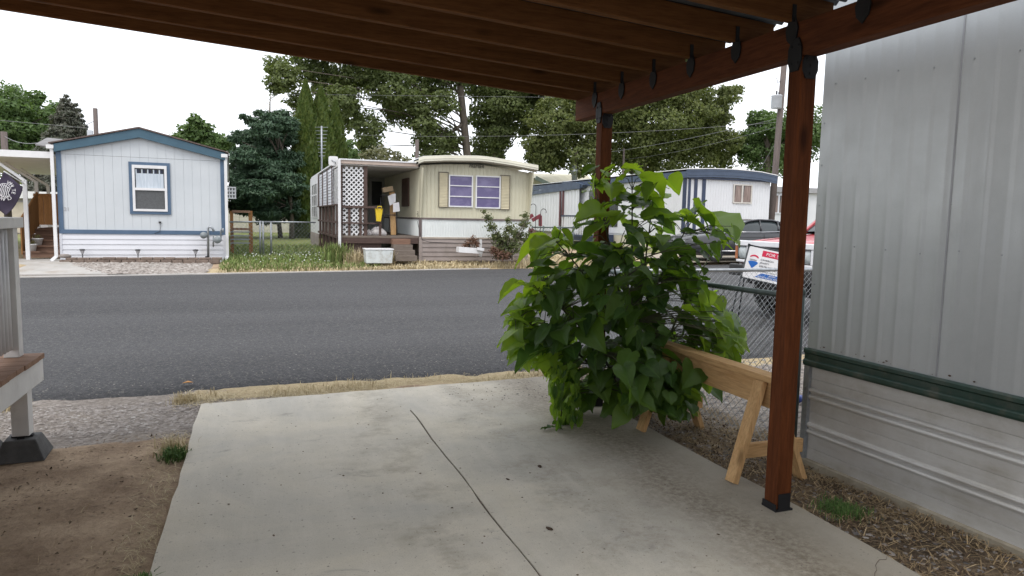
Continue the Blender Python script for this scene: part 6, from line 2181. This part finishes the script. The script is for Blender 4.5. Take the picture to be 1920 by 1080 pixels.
def add_leaf(o, tip, nrm, L, young_lit, wide=1.0, droop=1.0):
    global cnt
    a = np.array(tip.normalized()); n_ = np.array(nrm)
    n_ = n_ - a * a.dot(n_); n_ /= np.linalg.norm(n_)
    b = np.cross(n_, a)
    ph = rb.uniform(0, 6)
    fold = rb.uniform(.2, 2.4)
    Zl = LZ0 * fold + LZ1 * droop * rb.uniform(.2, 2.2) + LR * 1.6 * np.cos(ph) + LQ + .03 * np.sin(SS * 3 + ph) * TT
    LYv = LY * (1 + SERR[cnt % 9] * (1 if SS is not None else 0) + .05 * np.sin(SS * 2 + ph))
    P = np.array(o)[None] + L * (LX.reshape(-1, 1) * a + (LYv * wide).reshape(-1, 1) * b + Zl.reshape(-1, 1) * n_)
    LVs.append(P); LFs.append(LF + cnt); cnt += len(P)
    YG.append(np.full(len(P), young_lit)); VN.append(vein_t.ravel())


cen = Vector((2.86, 5.02, .9))
tries = 0
placed = []
target = 640
while len(placed) < target and tries < 40000:
    tries += 1
    px, py = rb.uniform(935, 1400), rb.uniform(303, 790)
    if rb.random() < .07:
        px, py = rb.uniform(1160, 1325), rb.uniform(690, 785)
    if not inside(px, py):
        continue
    e = edge_d(px, py)
    if py < 460 and rb.random() < .56:
        continue
    half = min(.55, .10 + e / 240)
    yy = YB + rb.uniform(-1, 1) * half + (.12 if py > 700 else 0)
    if px > 1170 and py > 668:
        yy = rb.uniform(4.12, 4.55)
    p = at(px, py, yy)
    if p.x > 3.36:
        p = Vector((0, 0, EYE)) + (p - Vector((0, 0, EYE))) * ((3.36 - rb.random() * .28) / p.x)
    if p.z < .08:
        continue
    if 2.90 < p.x < 3.08 and 3.3 < p.y < 4.82 and .4 < p.z < .72:
        continue
    if abs(p.x - 2.74) < .07 and abs(p.y - 5.36) < .07:
        continue
    if any((p - q).length < .05 for q in placed):
        continue
    placed.append(p)
    near_ = min(allp, key=lambda s: (s - p).length + (.35 if s.z > p.z + .05 else 0))
    out = Vector((p.x - cen.x, p.y - cen.y, 0))
    if out.length < .05:
        out = Vector((rb.uniform(-1, 1), -1, 0))
    out.normalize()
    jit = Vector((rb.uniform(-.6, .6), rb.uniform(-.6, .6), 0))
    top_ = max(0, min(1, (p.z - .5) / 1.3))
    tip = out + jit * 1.5 + Vector((0, 0, -.50 + .42 * top_ + rb.uniform(-.45, .45)))
    nrm = Vector((0, 0, 1)) + out * (.45 - .4 * top_) + Vector((rb.uniform(-1, 1), rb.uniform(-1, 1), 0)) * (.75 - .4 * top_)
    L = (rb.uniform(.07, .15) if rb.random() < .3 else rb.uniform(.12, .215)) * (1.0 if e > 18 else .75)
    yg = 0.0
    if e < 42 and (px < 1075 or py < 420 or (px > 1300 and py > 560)):  # yellower by position: new growth, plus light on outer leaves put into the colour
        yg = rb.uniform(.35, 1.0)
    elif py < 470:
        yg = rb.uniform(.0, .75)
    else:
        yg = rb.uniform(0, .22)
    o = p - tip.normalized() * L * .42
    k = near_.lerp(o, .55) + Vector((0, 0, .03))
    mb.tube([near_, k, o], .0042, 5, cap=False, r2=.0022)
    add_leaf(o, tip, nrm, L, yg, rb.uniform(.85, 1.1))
# individually placed outer leaves that give the bush its outline: base and tip (x, y), young and lit tone
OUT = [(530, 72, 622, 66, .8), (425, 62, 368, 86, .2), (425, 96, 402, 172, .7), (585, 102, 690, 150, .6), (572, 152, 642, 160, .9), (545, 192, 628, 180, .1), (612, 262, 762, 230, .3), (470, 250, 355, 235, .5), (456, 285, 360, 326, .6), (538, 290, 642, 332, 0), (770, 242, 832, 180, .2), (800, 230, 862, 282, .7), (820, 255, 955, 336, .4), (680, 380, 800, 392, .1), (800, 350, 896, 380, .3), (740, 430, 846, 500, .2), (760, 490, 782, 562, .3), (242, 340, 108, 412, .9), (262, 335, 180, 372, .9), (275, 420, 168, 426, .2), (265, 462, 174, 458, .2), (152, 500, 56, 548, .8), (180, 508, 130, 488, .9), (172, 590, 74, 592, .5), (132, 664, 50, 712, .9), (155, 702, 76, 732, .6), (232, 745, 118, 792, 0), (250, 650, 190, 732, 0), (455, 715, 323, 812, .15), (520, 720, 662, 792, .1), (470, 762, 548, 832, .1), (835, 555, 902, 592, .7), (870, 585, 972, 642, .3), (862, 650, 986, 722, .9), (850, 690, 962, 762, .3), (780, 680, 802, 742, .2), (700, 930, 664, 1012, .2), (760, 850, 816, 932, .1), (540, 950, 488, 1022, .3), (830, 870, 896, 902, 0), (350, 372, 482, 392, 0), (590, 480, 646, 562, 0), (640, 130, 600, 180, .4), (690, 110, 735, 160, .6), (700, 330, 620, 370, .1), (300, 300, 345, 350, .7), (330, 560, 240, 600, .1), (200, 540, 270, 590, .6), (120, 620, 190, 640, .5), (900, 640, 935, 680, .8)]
for zx0, zy0, zx1, zy1, yg in OUT:
    y0_ = YB - rb.uniform(.05, .35) - (.25 if zy0 > 800 else 0)
    o_, e_ = at(900 + zx0 / 1.963, 280 + zy0 / 1.963, y0_), at(900 + zx1 / 1.963, 280 + zy1 / 1.963, y0_ + rb.uniform(-.12, .12))
    for q in (o_, e_):
        if q.x > 3.38:
            q *= 1.0
            q.xyz = Vector((0, 0, EYE)) + (q - Vector((0, 0, EYE))) * (3.38 / q.x)
    tip = e_ - o_
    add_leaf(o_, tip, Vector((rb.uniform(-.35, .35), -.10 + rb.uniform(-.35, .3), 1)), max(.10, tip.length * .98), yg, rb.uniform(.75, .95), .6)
    nb = min(allp, key=lambda q: (q - o_).length + (.35 if q.z > o_.z + .05 else 0))
    mb.tube([nb, nb.lerp(o_, .5) + Vector((0, 0, .03)), o_], .0042, 5, cap=False, r2=.0022)
# small leaves at the growing tips
for tp in tops:
    for _ in range(7):
        d = Vector((rb.uniform(-1, 1), rb.uniform(-1, 1), rb.uniform(-.2, .9)))
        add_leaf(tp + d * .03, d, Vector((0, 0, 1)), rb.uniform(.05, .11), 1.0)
# wilted hanging leaves at the lower left
for _ in range(120):
    px, py = rb.uniform(1035, 1085), rb.uniform(685, 790)
    p = at(px + (py - 685) * .05, py, 4.80 + rb.uniform(-.1, .15))
    add_leaf(p, Vector((rb.uniform(-.35, .35), rb.uniform(-.3, .3), -1)), Vector((rb.uniform(-1, 1), -1, .2)), rb.uniform(.05, .11), rb.uniform(.0, .55), .55, .4)
mb.tube([at(1085, 660, 4.95), at(1062, 680, 4.85), at(1055, 740, 4.8), at(1052, 785, 4.8)], .005, 5)
# fallen leaf sprig on the concrete
for k in range(9):
    p = at(1022 + k * 4, 778 + 1.2 * (k % 3), 4.80); p.z = .015
    add_leaf(p, Vector((rb.uniform(-1, 1), rb.uniform(-1, 1), .1)), Vector((0, 0, 1)), rb.uniform(.04, .07), 0, .6, .2)
mb.build("stem", M("green_brown_stem", (0.06, 0.075, 0.03), (0.05, 0.04, 0.025), scale=8, rough=0.7), bush)
L_bush = leafmat("bush_leaf", (0.024, 0.060, 0.018), (0.058, 0.118, 0.032), 0.45, (2.3, 2.2, .55), rough=0.42, young_lit=(0.23, 0.35, 0.05), veins=True, scale=3)
V = np.concatenate(LVs) - np.array([2.86, 5.02, 0])
o = npmesh("foliage", V, np.concatenate(LFs), L_bush, True, {"young_lit": np.concatenate(YG), "vein": np.concatenate(VN)})
o.parent = bush

# ------------------------------------------------------------------ loose ground cover
def terr(x, y):
    base = gz(x, y) - .03
    n = (y < 8) * ((vnoise(x, y, 1.3, 1) - 0.5) * 0.03 + (vnoise(x, y, 5, 2) - 0.5) * 0.018 + (vnoise(x, y, 13, 3) - 0.5) * 0.008)
    return base + n


def stones(name, x, y, size, mat, z=None):
    n = len(x)
    z = terr(x, y) if z is None else z
    d = unit(rng.normal(size=(1, 1, 3)))
    base = np.array([(1, 0, 0), (0, 1, 0), (-1, 0, 0), (0, -1, 0), (.7, .7, .25), (-.7, .7, .2), (-.7, -.7, .25), (.7, -.7, .2), (0, 0, .62), (.3, .2, .55)], float)
    ang = rng.random(n) * 2 * PI
    sc = size * rng.uniform(.5, 1.5, n)
    B = base[None] * rng.uniform(.75, 1.2, (n, 10, 1)) * np.stack([sc * rng.uniform(.8, 1.3, n), sc * rng.uniform(.6, 1.0, n), sc * rng.uniform(.6, 1.0, n)], -1)[:, None]
    c, s = np.cos(ang)[:, None], np.sin(ang)[:, None]
    Vx = B[..., 0] * c - B[..., 1] * s + x[:, None]; Vy = B[..., 0] * s + B[..., 1] * c + y[:, None]; Vz = B[..., 2] + z[:, None]
    tri = np.array([(0, 4, 8), (4, 1, 8), (1, 5, 8), (5, 2, 8), (2, 6, 8), (6, 3, 8), (3, 7, 8), (7, 0, 8)])
    Fq = (np.arange(n)[:, None, None] * 10 + tri[None]).reshape(-1, 3)
    o = npmesh(name, np.stack([Vx, Vy, Vz], -1).reshape(-1, 3), Fq, mat, True)
    return kind(o, "stuff")


def island_mat(name, cols, rough=0.9, trans=0):
    m, nt, b = nodes(name)
    g = N(nt, "ShaderNodeNewGeometry")
    r = N(nt, "ShaderNodeValToRGB")
    r.color_ramp.interpolation = "LINEAR"
    els = r.color_ramp.elements
    els[0].position = 0; els[0].color = (*cols[0], 1)
    els[1].position = 1; els[1].color = (*cols[-1], 1)
    for i, c in enumerate(cols[1:-1]):
        e = els.new((i + 1) / (len(cols) - 1)); e.color = (*c, 1)
    nt.links.new(g.outputs["Random Per Island"], r.inputs[0])
    n = noise(nt, coords(nt), 60, 4)
    col = mix(nt, ramp(nt, n.outputs[0], .4, .7, (0, 0, 0), (.35,) * 3), r.outputs[0], tuple(x * .55 for x in cols[0]))
    nt.links.new(col, b.inputs["Base Color"])
    b.inputs["Roughness"].default_value = rough
    b.inputs["Specular IOR Level"].default_value = .3
    return m


M_gravn = island_mat("river_gravel", [(0.10, 0.095, 0.09), (0.20, 0.18, 0.17), (0.32, 0.29, 0.27), (0.13, 0.12, 0.12), (0.42, 0.40, 0.38)])
M_gravl = island_mat("pale_gravel", [(0.20, 0.175, 0.155), (0.31, 0.275, 0.25), (0.40, 0.365, 0.335), (0.24, 0.21, 0.19), (0.47, 0.44, 0.41)])
M_straw = island_mat("dry_straw", [(0.50, 0.41, 0.24), (0.64, 0.55, 0.36), (0.40, 0.32, 0.19), (0.70, 0.62, 0.43)])
M_strawd = island_mat("brown_straw", [(0.24, 0.17, 0.095), (0.40, 0.30, 0.17), (0.15, 0.105, 0.06), (0.50, 0.39, 0.24)])
M_grassb = island_mat("grass_blade", [(0.13, 0.20, 0.05), (0.22, 0.28, 0.09), (0.10, 0.15, 0.04), (0.33, 0.31, 0.14)])
M_litter = island_mat("dry_leaf_litter", [(0.075, 0.05, 0.034), (0.14, 0.095, 0.058), (0.05, 0.034, 0.025), (0.20, 0.145, 0.09)])


def U(a, b, n):
    return rng.uniform(a, b, n)


n = 5200
x, y = U(2.88, 7.5, n), U(3.9, 6.75, n)
k = (x < 3.5) | (rng.random(n) < .75)
tag(stones("gravel", x[k], y[k], .017, M_gravn), "grey river gravel strewn inside the chain link fence", "gravel")
x, y = U(2.9, 3.5, 900), U(.9, 4.0, 900)
tag(stones("gravel", x, y, .013, M_gravn), "dark gravel among the straw at the foot of the aluminium trailer", "gravel")
n = 5200
x = U(-4.0, -.47, n); y = 5.66 + 0.92 * rng.random(n) ** .9 + .10 * (vnoise(x, x * 0, .8, 5) - .5)
tag(stones("gravel", x, y, .013, M_gravl), "pale crushed gravel strip left of the driveway end", "gravel")
x, y = U(-4.15, -1.15, 2600), U(17.35, 18.98, 2600)
k = x > -4.15 + (y - 17.3) * .0 + np.clip((18.9 - y) * .55, 0, 1) * .9
tag(stones("gravel", x[k], y[k], .045, M_gravl, gz(x[k], y[k]) - .02), "pale river stones in front of the pale grey house", "gravel")


def blades(name, x, y, h, mat, lying=False, w=.006, z=None, lean=.5):
    n = len(x)
    z = terr(x, y) if z is None else z
    a = rng.random(n) * 2 * PI
    H = h * rng.uniform(.5, 1.5, n)
    dx, dy = np.cos(a), np.sin(a)
    W = w * rng.uniform(.6, 1.4, n)
    bx, by = -dy * W, dx * W
    if lying:
        c = rng.uniform(-.35, .35, n)
        lift = rng.uniform(.0, .03, n)
        p0 = np.stack([x - dx * H / 2, y - dy * H / 2, z + .004 + lift * .2], -1)
        p1 = np.stack([x - dy * c * H * .3, y + dx * c * H * .3, z + .007 + lift], -1)
        p2 = np.stack([x + dx * H / 2, y + dy * H / 2, z + .004 + lift * .5], -1)
    else:
        l = lean * rng.random(n)
        p0 = np.stack([x, y, z - .01], -1)
        p1 = np.stack([x + dx * H * l * .35, y + dy * H * l * .35, z + H * .6], -1)
        p2 = np.stack([x + dx * H * l, y + dy * H * l, z + H * (1 - .35 * l)], -1)
    B = np.stack([bx, by, 0 * bx], -1)
    V = np.stack([p0 - B, p0 + B, p1 - B * .8, p1 + B * .8, p2 - B * .2, p2 + B * .2], 1).reshape(-1, 3)
    Fq = (np.arange(n)[:, None, None] * 6 + np.array([(0, 1, 3, 2), (2, 3, 5, 4)])[None]).reshape(-1, 4)
    return kind(npmesh(name, V, Fq, mat), "stuff")


M_clod = island_mat("dirt_clod", [(0.20, 0.145, 0.10), (0.30, 0.22, 0.155), (0.15, 0.105, 0.075), (0.36, 0.28, 0.20)], .98)
n = 2600
x, y = U(-3.2, -.52, n), U(2.7, 5.6, n)
k = (vnoise(x, y, 2.1, 31) + .5 * rng.random(n)) > .55
tag(stones("dirt_clods", x[k], y[k], .007, M_clod), "small brown soil clods scattered over the dirt yard", "soil")
n = 260
x, y = U(-3.2, -.52, n), U(2.7, 5.6, n)
P = np.stack([x, y, terr(x, y) + .008], -1)
V, Fq = sprays(P, unit(np.array([0, 0, 1.0]) + rng.normal(size=(n, 3)) * .3), .022, .6, .5)
o = kind(npmesh("leaf_litter", V, Fq, M_litter), "stuff"); tag(o, "tiny brown leaf scraps lying on the dirt yard", "leaf litter")
n = 420
x = U(-3, 3.3, n); y = 6.98 + np.abs(rng.normal(size=n)) * .7
tag(stones("gravel", x, y, .006, M_gravl, .012 + .19 * (y - 6.86) / 10.6 + .03 * np.sin(PI * (y - 6.86) / 10.6) - .004), "stray pale grit on the near side of the asphalt", "gravel")
# straw along the driveway end
n = 5200
x = U(-.7, 3.4, n); y = 6.50 + .21 * (x + .48) / 3.3 * .7 + rng.normal(size=n) * .10
k = (vnoise(x, y, 2.2, 21) + .25 * rng.random(n)) > .42
tag(blades("straw", x[k], y[k], .075, M_straw, True, .0018), "pale dry straw lying between the road edge and the driveway", "straw")
n = 900
x = U(-.7, 3.4, n); y = 6.60 + .2 * (x + .48) / 3.3 * .7 + rng.normal(size=n) * .08
k = vnoise(x, y, 2.2, 21) > .5
tag(blades("dry_grass", x[k], y[k], .06, M_straw, False, .003, lean=1.2), "short dry grass tufts at the end of the driveway", "grass")
n = 800
x = -.50 - np.abs(rng.normal(size=n)) * .10; y = U(2.6, 5.6, n)
k = (vnoise(x * 0, y, 2.0, 23) + .3 * rng.random(n)) > .45
tag(blades("straw", x[k], y[k], .08, M_straw, True, .0013), "dry straw wisps along the left edge of the driveway", "straw")
n = 700
x = U(-3.2, -.6, n); y = U(2.9, 5.6, n)
tag(blades("straw", x, y, .07, M_strawd, True, .0013), "scattered straw stalks lying on the brown dirt yard", "straw")
n = 9000
x = 2.86 + .85 * rng.random(n) ** .9; y = U(.8, 6.4, n)
k = (x < 3.47 + .04 * (3.7 - y)) | (y > 3.75)
k &= (vnoise(x, y, 3.0, 25) + .5 * rng.random(n)) > .48
tag(blades("straw", x[k], y[k], .10, M_strawd, True, .0021), "matted brown straw between the driveway and the aluminium trailer", "straw")
n = 2600
x = U(2.87, 3.5, n); y = U(1.0, 5.0, n)
P = np.stack([x, y, terr(x, y) + .012 + .012 * rng.random(n)], -1)
V, Fq = sprays(P, unit(np.array([0, 0, 1.0]) + rng.normal(size=(n, 3)) * .45), .021, .6, .5)
o = kind(npmesh("leaf_litter", V, Fq, M_litter), "stuff"); tag(o, "dark dry leaf litter along the foot of the aluminium trailer", "leaf litter")
# far verge
n = 9000
x = U(2.2, 11, n); y = yf(x) + .25 + rng.random(n) ** 1.2 * 1.9
tag(blades("dry_grass", x, y, .10, M_straw, False, .012, lean=1.3), "straw coloured dry grass along the road in front of the beige trailer", "grass")
n = 14000
x = U(-.85, 3.0, n); y = yf(x) + .45 + rng.random(n) ** 1.3 * 9.5
tag(blades("lawn_grass", x, y, .13, M_grassb, False, .010, lean=1.0), "unmown green lawn between the two homes", "grass")
n = 2200
x = U(-.9, 3.2, n); y = yf(x) + .2 + rng.random(n) * 1.2
tag(blades("dry_grass", x, y, .09, M_straw, False, .010, lean=1.3), "dry straw fringe of the lawn at the road edge", "grass")
n = 700
x = rng.normal(size=n) * .16 + 1.95; y = rng.normal(size=n) * .12 + 19.2
tag(blades("tall_weed", x, y, .42, M_grassb, False, .012, lean=.5), "tall green weeds at the foot of the porch railing", "weeds")
n = 900
x = U(2.1, 3.5, n); y = U(18.8, 19.4, n)
tag(blades("tall_dry_grass", x, y, .32, M_straw, False, .008, lean=.7), "tall dry grass in front of the porch skirt", "grass")
n = 500
x = U(7.0, 9.5, n); y = U(18.3, 19.3, n)
tag(blades("tall_dry_grass", x, y, .3, M_straw, False, .008, lean=.7), "tall dry grass around the rose bush", "grass")
n = 130
x = U(-.4, 1.9, n); y = yf(x) + .7 + rng.random(n) * 3.0
P = np.stack([x, y, gz(x, y) + .12 + .05 * rng.random(n)], -1)
V, Fq = sprays(P, unit(np.array([0, -.4, 1.0]) + rng.normal(size=(n, 3)) * .3), .028, .9)
o = kind(npmesh("wildflowers", V, Fq, M_white), "stuff"); tag(o, "tiny white wildflowers scattered over the lawn", "flowers")


def weed(cx, cy, n, rad_, h, mat, label, w=.004):
    x = cx + rng.normal(size=n) * rad_; y = cy + rng.normal(size=n) * rad_
    o = blades("weed", x, y, h, mat, False, w, lean=1.1)
    del o["kind"]
    return tag(o, label, "weed")


M_weed = island_mat("weed_green", [(0.06, 0.13, 0.03), (0.11, 0.20, 0.05), (0.05, 0.10, 0.03), (0.15, 0.22, 0.07)])
weed(3.12, 2.98, 900, .06, .045, M_weed, "feathery green weed clump in the straw right of the near carport post", .0025)
weed(-.545, 4.98, 260, .035, .07, M_weed, "small green weed tuft at the left edge of the driveway")
weed(-.56, 5.15, 120, .05, .09, M_straw, "pale dry grass tuft beside the gravel at the driveway edge")
weed(-.50, 3.27, 90, .022, .05, M_weed, "low green sprig at the bottom edge of the photo beside the driveway")
weed(3.3, 5.6, 240, .12, .12, M_weed, "green weeds growing in the gravel behind the sawhorse")
weed(-.62, 6.5, 160, .05, .08, M_straw, "pale dry tuft where the driveway corner meets the road")
weed(-1.9, 6.55, 130, .06, .07, M_straw, "pale dry tuft on the gravel strip by the road")
# debris on the slab and road
x, y = U(-.4, 2.8, 90), U(2.6, 6.3, 90)
o = stones("debris", x, y, .006, M_litter, np.full(90, .0005)); tag(o, "small dark grit scattered over the concrete driveway", "debris")
x = 1.6 + 1.2 * rng.random(120); y = 5.7 + .7 * rng.random(120)
o = stones("debris", x, y, .006, M_blackmetal, np.full(120, .0005)); tag(o, "black asphalt crumbs near the far end of the driveway", "debris")
for (px, py, s, lab) in ((1012 - 0, 875, .018, "curled dark leaf on the concrete right of the joint"), (952, 899, .012, "small black pebble on the concrete right of the joint"), (1030, 992, .018, "dark crumpled scrap on the concrete near the frame bottom")):
    d = ray(px, py); p = Vector((0, 0, EYE)) + d * (-EYE / d.z)
    m = MB(); m.lathe((0, 0, 0), [(0, .001), (s, .002), (s * 1.1, s * .4), (s * .5, s * .7), (0, s * .8)], 7)
    o = m.build("scrap", M_litter); o.location = p; o.scale = (1.3, .7, .6); o.rotation_euler = (0, 0, random.uniform(0, 3)); tag(o, lab, "scrap")
d = ray(352, 718); p = Vector((0, 0, EYE)) + d * ((.03 - EYE) / d.z)
m = MB(); m.add([(-.05, 0, .0), (0, -.02, .012), (.05, 0, .004), (0, .025, .016)], [(0, 1, 2, 3)]); o = m.build("fallen_leaf", M("orange_leaf", (0.55, 0.28, 0.10), rough=0.8)); o.location = p; tag(o, "single orange leaf lying on the asphalt near the driveway", "leaf")
p = at(1497, 712, 4.9)
m = MB(); m.lathe((0, 0, 0), [(0, 0), (.03, 0), (.033, .1), (.014, .14), (.014, .17), (0, .17)], 12, axis=0); o = m.build("bottle", M("blue_plastic", (0.03, 0.06, 0.25), rough=0.3)); o.location = (p.x, 4.9, .03); o.rotation_euler = (0, 0, .5); tag(o, "small blue bottle lying behind the near carport post", "bottle")

# ------------------------------------------------------------------ light
SUN_EL, SUN_AZ = rad(58), rad(215)      # azimuth from +y clockwise: behind and left of the viewer
W_ = bpy.data.worlds.new("World")
SC.world = W_
W_.use_nodes = True
nt = W_.node_tree
bg = nt.nodes["Background"]
sky = N(nt, "ShaderNodeTexSky", sky_type="NISHITA")
sky.sun_disc = False
sky.sun_elevation = SUN_EL
sky.sun_rotation = SUN_AZ
sky.air_density = 1.0
sky.dust_density = 4.0
tc = N(nt, "ShaderNodeTexCoord")
cn = noise(nt, tc.outputs["Generated"], 2.2, 6, 0.6)
cloud = ramp(nt, cn.outputs[0], 0.3, 0.75, (10.2, 10.5, 11.1), (12.6, 12.8, 13.2))
col = mix(nt, 0.82, sky.outputs[0], cloud)
nt.links.new(col, bg.inputs[0])
bg.inputs[1].default_value = 0.12
sl_ = bpy.data.lights.new("sun", "SUN")
sl_.energy = 1.1
sl_.angle = rad(22)
sl_.color = (1.0, 0.96, 0.9)
so_ = bpy.data.objects.new("sun", sl_)
COL.objects.link(so_)
sd_ = Vector((math.sin(SUN_AZ) * math.cos(SUN_EL), math.cos(SUN_AZ) * math.cos(SUN_EL), math.sin(SUN_EL)))
so_.rotation_euler = (-sd_).to_track_quat("-Z", "Y").to_euler()
so_.location = (0, -10, 30)

SC.view_settings.view_transform = "Standard"
SC.view_settings.look = "None"
SC.view_settings.exposure = 0.50
SC.view_settings.gamma = 1.0
SC.render.engine = "CYCLES"
SC.cycles.use_denoising = True
SC.cycles.max_bounces = 8
SC.cycles.diffuse_bounces = 5
SC.cycles.transparent_max_bounces = 8
SC.cycles.sample_clamp_indirect = 6
